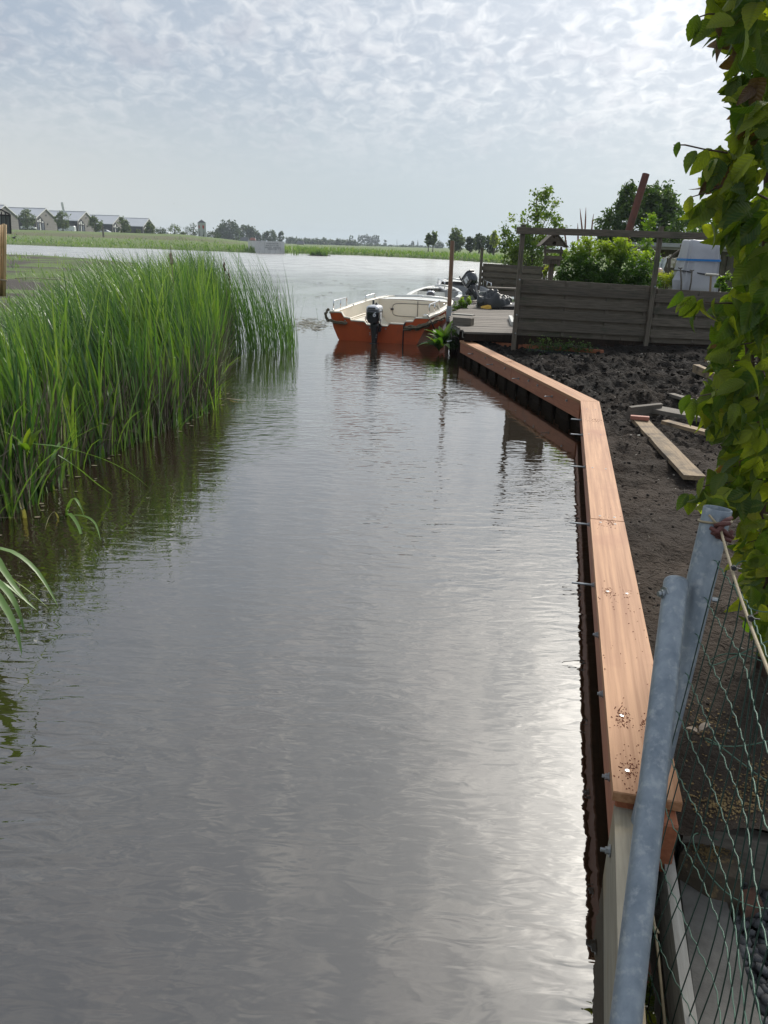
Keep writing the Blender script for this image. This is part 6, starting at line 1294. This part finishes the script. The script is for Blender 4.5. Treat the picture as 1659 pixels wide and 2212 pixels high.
far_house('dark gabled house in the treeline right of the concrete block', 641, 656, 520, 527, 533, 420, M_BRICKF, M_SLATE); far_house('dark roofed farm on the right horizon', 873, 888, 535.5, 540, 545, 480, M_TRIMW, M_SLATE); far_house('long low white barn on the right horizon', 889, 958, 538, 541, 546, 490, M_TRIMW, M_ROOF, 'barn')
for lab, px, yt, r in (('thin church spire on the far right horizon', 902.5, 518, 1.2), ('thin far mast on the horizon between poplars and farm', 857.5, 517, .5)):
    a, c = gd(px, 537, 900), gd(px, yt, 900); mb = MB(); mb.tube([a-Vector((0, 0, 8)), a.lerp(c, .35), c], [r, r*.8, .1], 5); o = mb.build('spire' if 'spire' in lab else 'mast', M_SLATE); tag(o, lab, 'spire' if 'spire' in lab else 'mast')
# islet
c = gz(689, 552.5, 0); il = thing('reed_islet', 'small grassy islet in the lake in front of the right bank', 'islet', c)
mb = MB(); mb.loft([[Vector((r*1.7*math.cos(a_)*(1+.2*math.sin(a_*3)), r*.9*math.sin(a_), z)) for a_ in np.linspace(0, 2*math.pi, 17)[:-1]] for r, z in ((.95, -.2), (.85, .06), (.5, .15))]); mb.build('mud', M_SOIL, il)
m = 260; B = np.stack([RNG.normal(0, .6, m), RNG.normal(0, .35, m), np.full(m, .02)], 1); V, F, T = blades(B, .4+.55*RNG.random(m), .15*RNG.normal(size=(m, 2)), np.zeros(m), .13+.06*RNG.random(m), np.clip(.35+.2*RNG.random(m), 0, 1), 2); link('grass', np_mesh('grass', V, F, False, T), [ML_REED], il)
m = 40; B = np.stack([RNG.normal(-3.2, .6, m), RNG.normal(0, .3, m), np.full(m, .0)], 1); V, F, T = blades(B+np.array(c), .6+.5*RNG.random(m), .15*RNG.normal(size=(m, 2)), np.zeros(m), .05+.03*RNG.random(m), np.clip(.35+.2*RNG.random(m), 0, 1), 2); o = link('reed_patch', np_mesh('reed_patch', V, F, False, T), [ML_REED]); tag(o, 'few reeds standing in the lake left of the grassy islet', kind='stuff')
# ---- hazy air
def haze():
    mb = MB(); mb.box((0, 750, 9.5), (4700, 1700, 23)); m = bpy.data.materials.new('haze'); m.use_nodes = True; nt = m.node_tree; nt.nodes.clear()
    v = nt.nodes.new('ShaderNodeVolumePrincipled'); v.inputs['Color'].default_value = (.80, .90, 1, 1); v.inputs['Density'].default_value = .00034; v.inputs['Anisotropy'].default_value = .2
    o = nt.nodes.new('ShaderNodeOutputMaterial'); nt.links.new(v.outputs[0], o.inputs['Volume'])
    h = mb.build('haze', m); tag(h, kind='stuff', label='thin summer haze over the lake')
# ================================================================== FOREGROUND: WIRE FENCE, OLD TIMBERS, HEDGE
def tube_thing(name, label, cat, a, c, r, mat, wall=.004, n=28, open_top=True, par=None):
    t = thing(name, label, cat, a); ax = (c-a).normalized(); s = ax.orthogonal().normalized(); w = ax.cross(s)
    cr = lambda p, q: [p-a+(s*math.cos(2*math.pi*k/n)+w*math.sin(2*math.pi*k/n))*q for k in range(n)]
    mb = MB()
    if open_top: mb.loft([cr(a, r), cr(c-ax*.002, r), cr(c, r-.001), cr(c, r-wall+.001), cr(c-ax*.002, r-wall), cr(c-ax*.25, r-wall)])
    else: mb.loft([cr(a, r), cr(c-ax*.010, r), cr(c-ax*.005, r*.97), cr(c-ax*.001, r*.86), cr(c+ax*.003, r*.5)])
    o = mb.build('tube', mat, t, smooth=True); o.data.set_sharp_from_angle(angle=.7); return t
EP_T = gd(1551, 1098, 1.66); EP_B = gd(1404, 1720, 1.60)
ax = (EP_T-EP_B).normalized(); EP_B = EP_B - ax*((EP_B.z+.25)/ax.z)
post2 = tube_thing('fence_end_post', 'taller galvanised tube post with an open top at the corner of the mesh fence', 'fence post', EP_B, EP_T, .0315, M_GALV)
BR_T = gd(1461, 1252, 1.62); BR_B = gd(1346, 2260, 0.97)
brace = tube_thing('brace_tube', 'shorter galvanised brace tube in front, closed top with a bolt, leaning across the cap plank', 'brace', BR_B, BR_T, .0275, M_GALV, open_top=False)
axb = (BR_T-BR_B).normalized(); L_ = brace.location
mb = MB(); p = BR_T-axb*.035; side = Vector((-1, -.25, .05)).normalized(); n_ = 16
def disc(p, d, r0, l): mb.tube([p, p+d*l], r0, 12)
disc(p+side*.0255, side, .016, .003); disc(p+side*.028, side, .0095, .008); disc(p+side*.034, side, .0055, .009); mb.v = [tuple(Vector(q)-L_) for q in mb.v]; mb.build('bolt', M_ZINC, brace)
L2 = post2.location; mb = MB(); q = EP_T-ax*.215+Vector((.03, -.012, 0)); mb.tube([q-L2, q+Vector((.014, -.004, 0))-L2], .006, 8); mb.build('bolt_end', M_ZINC, post2)
# mesh fence running towards the viewer from the end post
M_WIRE = M('green_coated_wire', (.075, .17, .11), (.05, .12, .08), 30, .4); M_WIRED = M('dark_green_wire', (.018, .05, .034), (.012, .035, .024), 30, .45); M_TENS = M('tan_tension_wire', (.42, .34, .21), (.33, .26, .16), 60, .6)
FD = Vector((-.215, -.975, 0)).normalized(); FN = Vector((FD.y, -FD.x, 0))
FO = Vector((EP_T.x, EP_T.y, 0))+Vector((.0, -.03, 0))
def mp(s, z):      # point on the slack mesh surface
    lean = (z-.2)*-.01; post = EP_B+ax*((z-EP_B.z)/ax.z); o = Vector((post.x, post.y, 0))*max(0, 1-s/.5)+FO*min(1, s/.5)
    b = .014*math.sin(s*7+z*4)*min(1, s*4)+.012*mnoise.noise(Vector((s*4, z*4, 2)))*min(1, s*5)
    return Vector((o.x, o.y-.032, 0))+FD*s+Vector((-FD.y, FD.x, 0))*-(b+lean+.004)+Vector((0, 0, z))
wf = thing('wire_mesh_fence', 'slack green wire mesh fence running from the steel posts along the bank', 'wire fence', (FO.x-.1, FO.y-.5, .2)); L_ = wf.location
SL = 1.35
for i, z in enumerate((.06, .16, .27, .37, .47, .57, .67, .77, .86, .95)):
    sag = lambda s: -.02*math.sin(s*3.3+i)*min(1, s*3); mb = MB(); pts = []; s = 0; k = 0
    while s < SL:
        pts.append(mp(s, z+sag(s)+(.003 if k % 2 else -.003)+.007*mnoise.noise(Vector((s*6, i, 0))))-L_); s += .021; k += 1
    mb.tube(pts, .00138, 5, False); mb.build('horizontal_wire', M_WIRE, wf, smooth=True)
s = .035; k = 0
while s < SL:
    mb = MB(); dx = random.uniform(-.012, .012); pts = [mp(s+dx*(1-f)+.01*mnoise.noise(Vector((f*3, k, 1))), -.02+.98*f)-L_ for f in np.linspace(0, 1, 14)]
    mb.tube(pts, .00145, 5, False); mb.build('vertical_wire', M_WIRED, wf, smooth=True); s += .052; k += 1
# loose loops of wire beyond the mesh, lying against the hedge
for i, (x0, y0, z0, r) in enumerate(((1.12, 1.75, .62, .13), (1.16, 1.72, .36, .15), (1.08, 1.55, .16, .14), (1.25, 2.0, .72, .12))):
    mb = MB(); pts = [Vector((x0+r*1.3*math.cos(a_)-.1, y0+r*.7*math.sin(a_), z0+.05*math.sin(a_*2+i)))-L_ for a_ in np.linspace(.4+i*.5, 4.6+i*.5, 26)]; mb.tube(pts, .0016, 5, False); mb.build('loose_wire', M_WIRE, wf, smooth=True)
for i in range(11):
    x, y = 1.02+random.uniform(-.05, .28), 1.5+random.uniform(-.2, .45); mb = MB(); lx, ly = random.uniform(-.03, .03), random.uniform(-.05, .02)
    mb.tube([Vector((x, y, .02))-L_, Vector((x+lx*.5, y+ly*.5, .38))-L_, Vector((x+lx, y+ly, .78))-L_], .0015, 5, False); mb.build('loose_wire', M_WIRED, wf, smooth=True)
# tension wire with its tie and clips
tw = thing('tension_wire', 'tan tension wire knotted round the end post and running down past the mesh', 'wire', EP_T); L_ = tw.location
kp = gd(1556, 1142, EP_T.y-.042); far = mp(.66, .99); far = gd(1668, 1470, 1.02); pts = [kp.lerp(far, f)+Vector((0, 0, -.012*math.sin(f*math.pi)))-L_ for f in np.linspace(0, 1.5, 20)]
mb = MB(); mb.tube(pts, .0030, 8); mb.build('wire', M_TENS, tw, smooth=True)
hp_ = EP_T-ax*.03; mb = MB(); s_ = ax.orthogonal().normalized(); w_ = ax.cross(s_)
lp = [hp_+(s_*math.cos(a_)+w_*math.sin(a_))*.0345-ax*(.006*math.sin(a_)) - L_ for a_ in np.linspace(0, 2*math.pi, 30)]; mb.tube(lp, .0028, 6, False); mb.tube([gd(1531, 1112, EP_T.y-.03)-L_, gd(1545, 1128, EP_T.y-.04)-L_, kp-L_], .0029, 6); mb.build('loop', M_TENS, tw, smooth=True)
M_TIE = M('brown_rubber_tie', (.14, .045, .035), (.09, .03, .025), 20, .6)
R_ = random.Random(31); mb = MB()
for i in range(9):
    c = kp+Vector((R_.uniform(-.012, .018), R_.uniform(-.012, .0), R_.uniform(-.022, .02))); d = Vector((R_.uniform(.1, 1), R_.uniform(-.6, .3), R_.uniform(-.6, .8))).normalized()*.017
    mb.tube([c-d-L_, c+Vector((0, -.004, .003))-L_, c+d-L_], [.0045, .006, .0045], 7)
mb.build('rubber_tie', M_TIE, tw, smooth=True)
for f in (.34, .68, 1.0): mb = MB(); c = kp.lerp(far, f); d = (far-kp).normalized(); mb.tube([c-d*.004-L_, c+d*.004-L_], .0052, 8); mb.tube([c-L_, c+Vector((.016, 0, -.002))-L_], .0016, 5); mb.build('clip', M_BLACK, tw)
# thin rope hanging behind the brace
pts = [gz(1405, 1925, .16), gz(1409, 1970, .14), gz(1416, 2012, .12), gz(1424, 2085, .10), gz(1438, 2225, .07)]; mb = MB(); mb.tube(pts, .0032, 8); kn = pts[2]
for i in range(5): mb.tube([kn+Vector((-.006, .003*i-.006, .002)), kn+Vector((0, .003*i-.005, .006)), kn+Vector((.006, .003*i-.004, 0))], .003, 6)
o = mb.build('thin_rope', M_TENS, smooth=True); tag(o, 'thin tan rope with a knot hanging down beside the brace tube', 'rope')
# old boards continuing the bank
def on_edge(name, label, px0, px1, z, depth, th, mat, cat='board', warp=.0025):
    a, c = gz(*px0, z), gz(*px1, z); dz = Vector((0, 0, -depth/2)); o = plank(name, a+dz, c+dz, depth, th, mat, None, up=Vector((c-a).cross(Vector((0, 0, 1)))).normalized(), warp=warp, seg=10); return tag(o, label, cat)
on_edge('old_board', 'pale weathered board standing on edge in line with the cap plank, nearest the water', (1347, 1742), (1372, 2330), .235, .62, .048, M('tan_grey_board', (.40, .35, .26), (.27, .235, .175), 4.0, .85, .4, 9, (1.2, 16, 16), c3=(.34, .25, .13), s3=3.0, t3=(.5, .7), bdist=.004))
on_edge('old_board', 'silver grey board standing on edge right of the brace tube', (1436, 1790), (1500, 2250), .14, .30, .026, M_GREYBOARD)
mb = MB(); p = gz(1322, 1836, .17)-Vector((.0, 0, 0)); L_ = p
a = gz(1318, 1838, .16); mb = MB(); d = Vector((-1, .2, 0)).normalized(); mb.tube([a, a+d*.003], .016, 14); mb.tube([a+d*.003, a+d*.012], .0095, 6); mb.tube([a, a+d*.024], .0055, 8); o = mb.build('bolt', M_ZINC); tag(o, 'zinc bolt with washer on the side of the pale weathered board', 'bolt')
for lab, pxs, z, w, dd in (('rotten dark wooden pile between the boards near the bottom', (1432, 1955), .04, .10, .5), ('dark rotten pile behind the grey board beside the concrete slab', (1478, 1790), .13, .06, .4)):
    p = gz(*pxs, z); mb = MB(); mb.loft([rr(0, 0, -dd, w, w*.8, w*.2), rr(0, 0, -.03, w, w*.8, w*.2), rr(0, .004, 0, w*.92, w*.7, w*.2), rr(.004, .0, .004, w*.4, w*.3, w*.1)]); mb.v = [tuple(Vector(q)+Vector((0, 0, .012*mnoise.noise(Vector(q)*40)))) for q in mb.v]
    o = mb.build('rotten_pile', M('rotten_wood', (.075, .062, .05), (.035, .03, .025), 9, .95, .8, 40, c3=(.14, .12, .09), s3=12, t3=(.55, .7)), None, p); tag(o, lab, 'pile')
def flat(name, label, pxs, z, th, mat, cat):
    P = [gz(*q, z) for q in pxs]; c = sum(P, Vector())/len(P); mb = MB(); b = .004
    out = [(p-c) for p in P]; rings = [[Vector((p.x, p.y, -th)) for p in out], [Vector((p.x, p.y, -b)) for p in out], [Vector((p.x*(1-b*4), p.y*(1-b*4), 0)) for p in out]]; mb.loft(rings); o = mb.build(name, mat, None, c); return tag(o, label, cat)
flat('concrete_slab', 'grey concrete slab lying beside the grey board at the bottom right', [(1466, 1888), (1560, 1905), (1606, 2080), (1672, 2300), (1520, 2300), (1490, 2080)], .045, .06, M_CONC, 'slab')
flat('timber_block', 'short dark timber block with sawdust on top across the end of the concrete slab', [(1470, 1842), (1500, 1800), (1556, 1822), (1606, 1868), (1608, 1902), (1540, 1885)], .125, .12, M('stained_block', (.11, .085, .055), (.055, .042, .03), 14, .9, .6, 40, c3=(.30, .20, .09), s3=25, t3=(.58, .7)), 'timber block')
flat('long_timber', 'long dark timber lying across the soil at the right edge behind the mesh', [(1476, 1768), (1560, 1772), (1700, 1812), (1700, 1835), (1560, 1797), (1480, 1784)], .175, .16, M_OLDWOOD, 'timber')
flat('brick', 'reddish half brick behind the dark timber block beside the gravel', [(1592, 1925), (1632, 1915), (1650, 1955), (1608, 1968)], .06, .06, M('old_brick', (.17, .08, .05), (.10, .055, .04), 20, .95, .6, 60), 'brick')
# gravel: every pebble its own piece of the gravel ground
gg = bpy.data.objects['gravel_ground']; PEB = []
for k in range(6):
    bm = bmesh.new(); bmesh.ops.create_icosphere(bm, subdivisions=1, radius=1)
    for v in bm.verts: v.co *= 1+.28*mnoise.noise(v.co*1.3+Vector((k*7, 0, 0))); v.co.z *= .62; v.co.y *= .8
    me = bpy.data.meshes.new('pebble'); bm.to_mesh(me); bm.free(); me.materials.append(M('grey_pebble', (.085, .085, .088), (.05, .05, .052), 8, .8, .3, 60, vary=.4)); me.polygons.foreach_set('use_smooth', [True]*len(me.polygons)); PEB.append(me)
R_ = random.Random(14); cnt = 0
while cnt < 290:
    px, py = R_.uniform(1560, 1690), R_.uniform(1880, 2290)
    if px < np.interp(py, [1880, 1960, 2080, 2212, 2290], [1615, 1588, 1600, 1645, 1668]): continue
    p = gz(px, py, R_.uniform(.0, .035)); o = link('pebble', R_.choice(PEB), [], gg, p, (R_.uniform(-.5, .5), R_.uniform(-.5, .5), R_.uniform(0, 6))); s = R_.uniform(.011, .020); o.scale = (s, s, s); cnt += 1
# yellow sawdust and dead stalks on the ground behind the mesh
def chips():
    mb = MB(); R_ = random.Random(41)
    for _ in range(1100):
        cx, cy, sx, sy = R_.choice(((1560, 1740, 30, 22), (1640, 1690, 25, 40), (1590, 1720, 50, 30), (1530, 1560, 30, 30), (1540, 1840, 25, 12)))
        px, py = R_.gauss(cx, sx), R_.gauss(cy, sy); z = .145 if cy == 1840 else None
        p = gz(px, py, .21 if z is None else .127)
        if z is None: p.z = soil_z(p.x, p.y)+.004
        if p.y < SOIL_Y0+.02 and z is None: continue
        l = R_.uniform(.0015, .005); mb.box(p, (l*1.6, l, l*.4), Matrix.Rotation(R_.uniform(0, 3), 3, 'Z')@Matrix.Rotation(R_.uniform(-.5, .5), 3, 'X'))
    o = mb.build('yellow_wood_chips', M('yellow_chip', (.24, .16, .06), (.12, .08, .035), 30, .9), recalc=False); tag(o, 'yellow wood chips scattered on the soil behind the wire mesh', kind='stuff')
chips()
p = gz(1508, 1585, .22); broad_plant('dead_leaf', 'pale curled dead leaf lying on the soil behind the wire mesh', p, [(.6, 1.2, .07, .02), (2.6, 1.2, .04, .02)], M_FLUFF, 'leaf')
# ---- hornbeam hedge: vein pattern from a mesh attribute
def hedge_leaf_material(name, c_a, c_b, c_old, trans):
    m = bpy.data.materials.new(name); m.use_nodes = True; nt = m.node_tree; N = nt.nodes; L = nt.links; P = N['Principled BSDF']; out = N['Material Output']
    def mth(op, a, b=None):
        n = N.new('ShaderNodeMath'); n.operation = op
        for i, v in enumerate((a, b)):
            if v is None: continue
            if isinstance(v, (int, float)): n.inputs[i].default_value = v
            else: L.new(v, n.inputs[i])
        return n.outputs[0]
    def mix(f, a, b):
        n = N.new('ShaderNodeMix'); n.data_type = 'RGBA'
        for s_, v in ((n.inputs[0], f), (n.inputs[6], a), (n.inputs[7], b)):
            if isinstance(v, (int, float)): s_.default_value = v
            elif isinstance(v, tuple): s_.default_value = v+(1,)
            else: L.new(v, s_)
        return n.outputs[2]
    at = N.new('ShaderNodeAttribute'); at.attribute_name = 'vein'; ac = N.new('ShaderNodeAttribute'); ac.attribute_name = 'across'; av = N.new('ShaderNodeAttribute'); av.attribute_name = 'tint'
    oi = N.new('ShaderNodeObjectInfo'); key0 = mth('FRACT', mth('ADD', av.outputs['Fac'], mth('MULTIPLY', oi.outputs['Random'], 1.0))); key = mth('POWER', key0, 1.9)
    sn = mth('ABSOLUTE', mth('SINE', mth('MULTIPLY', at.outputs['Fac'], 33.0))); rib = mth('SUBTRACT', 1.0, mth('MULTIPLY', mth('ABSOLUTE', ac.outputs['Fac']), 14.0))
    vein = mth('MAXIMUM', mth('POWER', mth('SUBTRACT', 1.0, sn), 4.0), mth('MAXIMUM', rib, 0.0))
    tc = N.new('ShaderNodeTexCoord'); nz = N.new('ShaderNodeTexNoise'); nz.inputs['Scale'].default_value = 30; nz.inputs['Detail'].default_value = 4; L.new(tc.outputs['Object'], nz.inputs['Vector'])
    col = mix(key, c_a, c_b); r1 = N.new('ShaderNodeMapRange'); r1.inputs[1].default_value = .62; r1.inputs[2].default_value = .78; L.new(nz.outputs[0], r1.inputs[0])
    gate = mth('GREATER_THAN', key0, .7); col = mix(mth('MULTIPLY', r1.outputs[0], gate), col, c_old); vcol = mix(mth('MULTIPLY', vein, .45), col, (c_b[0]*1.5, c_b[1]*1.4, c_b[2]*1.6))
    L.new(vcol, P.inputs['Base Color']); P.inputs['Roughness'].default_value = .42; P.inputs['Specular IOR Level'].default_value = .35
    b = N.new('ShaderNodeBump'); b.inputs['Strength'].default_value = .7; b.inputs['Distance'].default_value = .0012; L.new(sn, b.inputs['Height']); L.new(b.outputs[0], P.inputs['Normal'])
    T = N.new('ShaderNodeBsdfTranslucent'); L.new(b.outputs[0], T.inputs['Normal']); tm = N.new('ShaderNodeMix'); tm.data_type = 'RGBA'; tm.blend_type = 'MULTIPLY'; tm.inputs[0].default_value = 1; L.new(mix(mth('MULTIPLY', vein, .5), col, (c_a[0]*.6, c_a[1]*.6, c_a[2]*.5)), tm.inputs[6]); tm.inputs[7].default_value = (2.5, 2.3, .6, 1); L.new(tm.outputs[2], T.inputs[0])
    ms = N.new('ShaderNodeMixShader'); ms.inputs[0].default_value = trans; L.new(P.outputs[0], ms.inputs[1]); L.new(T.outputs[0], ms.inputs[2]); L.new(ms.outputs[0], out.inputs[0]); return m
ML_HB = hedge_leaf_material('hornbeam_leaf', (.045, .095, .018), (.24, .29, .04), (.22, .12, .035), .55)
ML_HBD = hedge_leaf_material('withered_leaf', (.10, .062, .036), (.17, .11, .065), (.07, .04, .025), .3)
def leaf_arrays(seed, curl=.0, asp=.6):
    """unit leaf along +X, 10 stations x 5 columns, toothed edge"""
    R_ = random.Random(seed); n = 12; V = []; A = []; Vn = []
    for i in range(n+1):
        f = i/n; w = asp*.5*math.sin(math.pi*min(1, f**.82))**.85*(1+.05*(1 if i % 2 else -1))*(1 if f < .999 else 0)
        if i == 0: w = .012
        bend = -.22*f*f-curl*f**3; wav = .02*math.sin(f*9+seed)
        for u in (-1, -.5, 0, .5, 1):
            V.append((f*(1-.06*curl), u*w, bend+abs(u)*w*.30*(1+curl*2)+wav*abs(u))); A.append(u*w); Vn.append(f-abs(u*w)*.85)
    F = [(i*5+j, i*5+j+1, i*5+6+j, i*5+5+j) for i in range(n) for j in range(4)]
    return np.array(V), np.array(F), np.array(A), np.array(Vn)
LEAVES = [leaf_arrays(k, c, a) for k, (c, a) in enumerate(((0, .60), (.1, .56), (.0, .64), (.25, .58), (.05, .52), (.5, .5)))]
def leaf_me(k, mat):
    V, F, A, Vn = LEAVES[k]; me = np_mesh('leaf', V, F, True, np.zeros(len(V)))
    for nm, d in (('across', A), ('vein', Vn)): a = me.attributes.new(nm, 'FLOAT', 'POINT'); a.data.foreach_set('value', d.astype(np.float32))
    me.materials.append(mat); return me
HX = [-400, -100, 0, 40, 60, 90, 130, 200, 270, 300, 330, 345, 400, 440, 470, 505, 520, 545, 590, 640, 655, 690, 715, 745, 795, 812, 840, 862, 900, 930, 950, 973, 1000, 1045, 1085, 1105, 1125, 1200, 1300, 1350, 1420]
HV = [1555, 1535, 1530, 1515, 1512, 1530, 1552, 1556, 1572, 1580, 1560, 1512, 1508, 1512, 1500, 1504, 1540, 1580, 1588, 1590, 1545, 1530, 1526, 1530, 1512, 1545, 1525, 1480, 1500, 1515, 1560, 1525, 1560, 1505, 1478, 1500, 1575, 1580, 1590, 1600, 1640]
def hedge():
    base = Vector((1.75, 2.3, .2)); t = thing('hornbeam_hedge', 'tall leafy hornbeam hedge of toothed green leaves rising along the right edge', 'hedge', base)
    M0 = [leaf_me(k, ML_HB) for k in range(6)]; M1 = [leaf_me(k, ML_HBD) for k in (3, 5)]
    R_ = random.Random(17); C = []
    def put(px, py, Y_, size, dead=False, d=None):
        p = gd(px, py, Y_)
        d = d or Vector((R_.gauss(-.45, .55), R_.gauss(-.25, .5), R_.gauss(-.62, .42))); d.normalize()
        n = Vector((R_.gauss(-.25, .7), R_.gauss(-.6, .55), R_.gauss(.45, .6))); n = (n-d*n.dot(d)).normalized(); s = n.cross(d)
        Rm = Matrix((d, s, n)).transposed(); C.append((p-d*size*.5, Rm, size, dead, px, Y_))
    tries = 0
    while len(C) < 2150 and tries < 60000:
        tries += 1; py = R_.uniform(-330, 1430); xb = float(np.interp(py, HX, HV)); px = xb+18+abs(R_.gauss(0, 1))*95 if R_.random() < .72 else R_.uniform(xb+20, 1950)
        dep = R_.random()**1.3*.75; Y_ = 2.02+dep+(px-1600)*.0006
        if px < xb+40: Y_ = 2.1+R_.uniform(0, .45)
        sz = R_.uniform(.050, .098)
        thin = float(np.interp(py, [-300, 150, 330], [.55, .5, 1.0]))
        if px < xb+70 and R_.random() > thin*.8: continue
        if px < xb+160 and mnoise.noise(Vector((px*.016, py*.011, 3))) > .18 and R_.random() < .8: continue
        g = gd(px, py, Y_)
        if g.z < .2: continue
        dead = R_.random() < (.20 if px < xb+90 and py < 480 else .025); put(px, py, Y_, sz*(.85 if dead else 1), dead)
    # sprays that stick out of the hedge
    for pts, lv in ((((1572, 330), (1520, 322), (1480, 313), (1455, 313)), ((1490, 345, .05), (1512, 352, .058), (1533, 362, .06), (1462, 322, .03), (1548, 370, .07))), (((1560, 400), (1530, 415), (1485, 428)), ((1488, 448, .05), (1496, 462, .055), (1520, 460, .075), (1545, 450, .07))), (((1600, 655), (1540, 655), (1480, 645)), ((1462, 648, .045), (1484, 662, .055), (1500, 668, .06), (1518, 672, .058), (1495, 690, .05), (1540, 670, .06), (1474, 655, .05))), (((1590, 850), (1540, 850), (1490, 860)), ((1478, 872, .05), (1492, 885, .06), (1512, 880, .062), (1530, 890, .065))), (((1600, 1040), (1540, 1045), (1490, 1060)), ((1474, 1082, .05), (1490, 1090, .055), (1508, 1078, .06), (1530, 1085, .06), (1512, 1052, .055))), (((1570, 30), (1530, 30), (1495, 42)), ((1497, 62, .05), (1524, 62, .06), (1540, 14, .065)))):
        Y_ = 2.12; mb = MB(); mb.tube([gd(x, y, Y_)-base for x, y in pts], [.0028]+[.002]*(len(pts)-2)+[.0012], 5); mb.build('twig', M('twig_bark', (.12, .075, .05), (.08, .05, .04), 20, .8), t, smooth=True)
        for x, y, s in lv: put(x, y, Y_-.015, s*1.15, False, Vector((R_.gauss(-.3, .25), R_.gauss(-.2, .3), R_.gauss(-.8, .2))))
    # nearest, outermost leaves are parts of their own
    order = sorted(range(len(C)), key=lambda i: C[i][5]+max(0, C[i][4]-1665)*.02-(.35 if i > len(C)-26 else 0)-(.12 if C[i][4] < float(np.interp(proj(C[i][0])[1], HX, HV))+60 else 0)); near = set(order[:290])
    Vs, Fs, As, Ns, Ts, o = [], [], [], [], [], 0; Vd, Fd, Ad, Nd, Td, od = [], [], [], [], [], 0
    for i, (p, Rm, s, dead, px, Y_) in enumerate(C):
        if i in near:
            ob = bpy.data.objects.new('leaf', R_.choice(M1 if dead else M0)); COL.objects.link(ob); ob.parent = t; ob.matrix_local = Matrix.Translation(p-base)@(Rm*s).to_4x4(); continue
        V, F, A, Vn = LEAVES[R_.choice((3, 5)) if dead else R_.randrange(6)]; W = V*s@np.array(Rm).T+np.array(p-base); tt = np.full(len(V), R_.random())
        if dead: Vd.append(W); Fd.append(F+od); Ad.append(A); Nd.append(Vn); Td.append(tt); od += len(V)
        else: Vs.append(W); Fs.append(F+o); As.append(A); Ns.append(Vn); Ts.append(tt); o += len(V)
    for nm, (V_, F_, A_, N_, T_), m_ in (('foliage', (Vs, Fs, As, Ns, Ts), ML_HB), ('withered_foliage', (Vd, Fd, Ad, Nd, Td), ML_HBD)):
        me = np_mesh(nm, np.concatenate(V_), np.concatenate(F_), True, np.concatenate(T_))
        for k_, d_ in (('across', A_), ('vein', N_)): a = me.attributes.new(k_, 'FLOAT', 'POINT'); a.data.foreach_set('value', np.concatenate(d_).astype(np.float32))
        ob = link(nm, me, [m_], t); ob['kind'] = 'stuff'
    for px0, px1, y1, Y_, r in ((1655, 1640, -300, 2.55, .016), (1690, 1720, -300, 2.6, .02), (1640, 1610, 200, 2.45, .011), (1760, 1790, -300, 2.5, .02), (1670, 1625, 560, 2.4, .009)):
        a = gd(px0, 1480, Y_); a.z = .15; c = gd(px1, y1, Y_+.1); mb = MB(); q = [a.lerp(c, f)+Vector((.03*math.sin(f*7+px0), .03*math.cos(f*5+px0), 0))-base for f in np.linspace(0, 1, 9)]
        mb.tube(q, [r*(1-.6*f) for f in np.linspace(0, 1, 9)], 7); mb.build('stem', M('twig_bark', (.12, .075, .05)), t, smooth=True)
    for i in range(46):
        py = R_.uniform(-200, 1250); xb = float(np.interp(py, HX, HV)); a = gd(1660+R_.uniform(-30, 60), py+R_.uniform(0, 60), 2.5); c = gd(xb+R_.uniform(15, 50), py, 2.25); mb = MB(); mb.tube([a-base, a.lerp(c, .5)+Vector((0, 0, .02))-base, c-base], [.004, .003, .0015], 5); mb.build('twig', MATS['twig_bark'], t, smooth=True)
hedge()
haze()
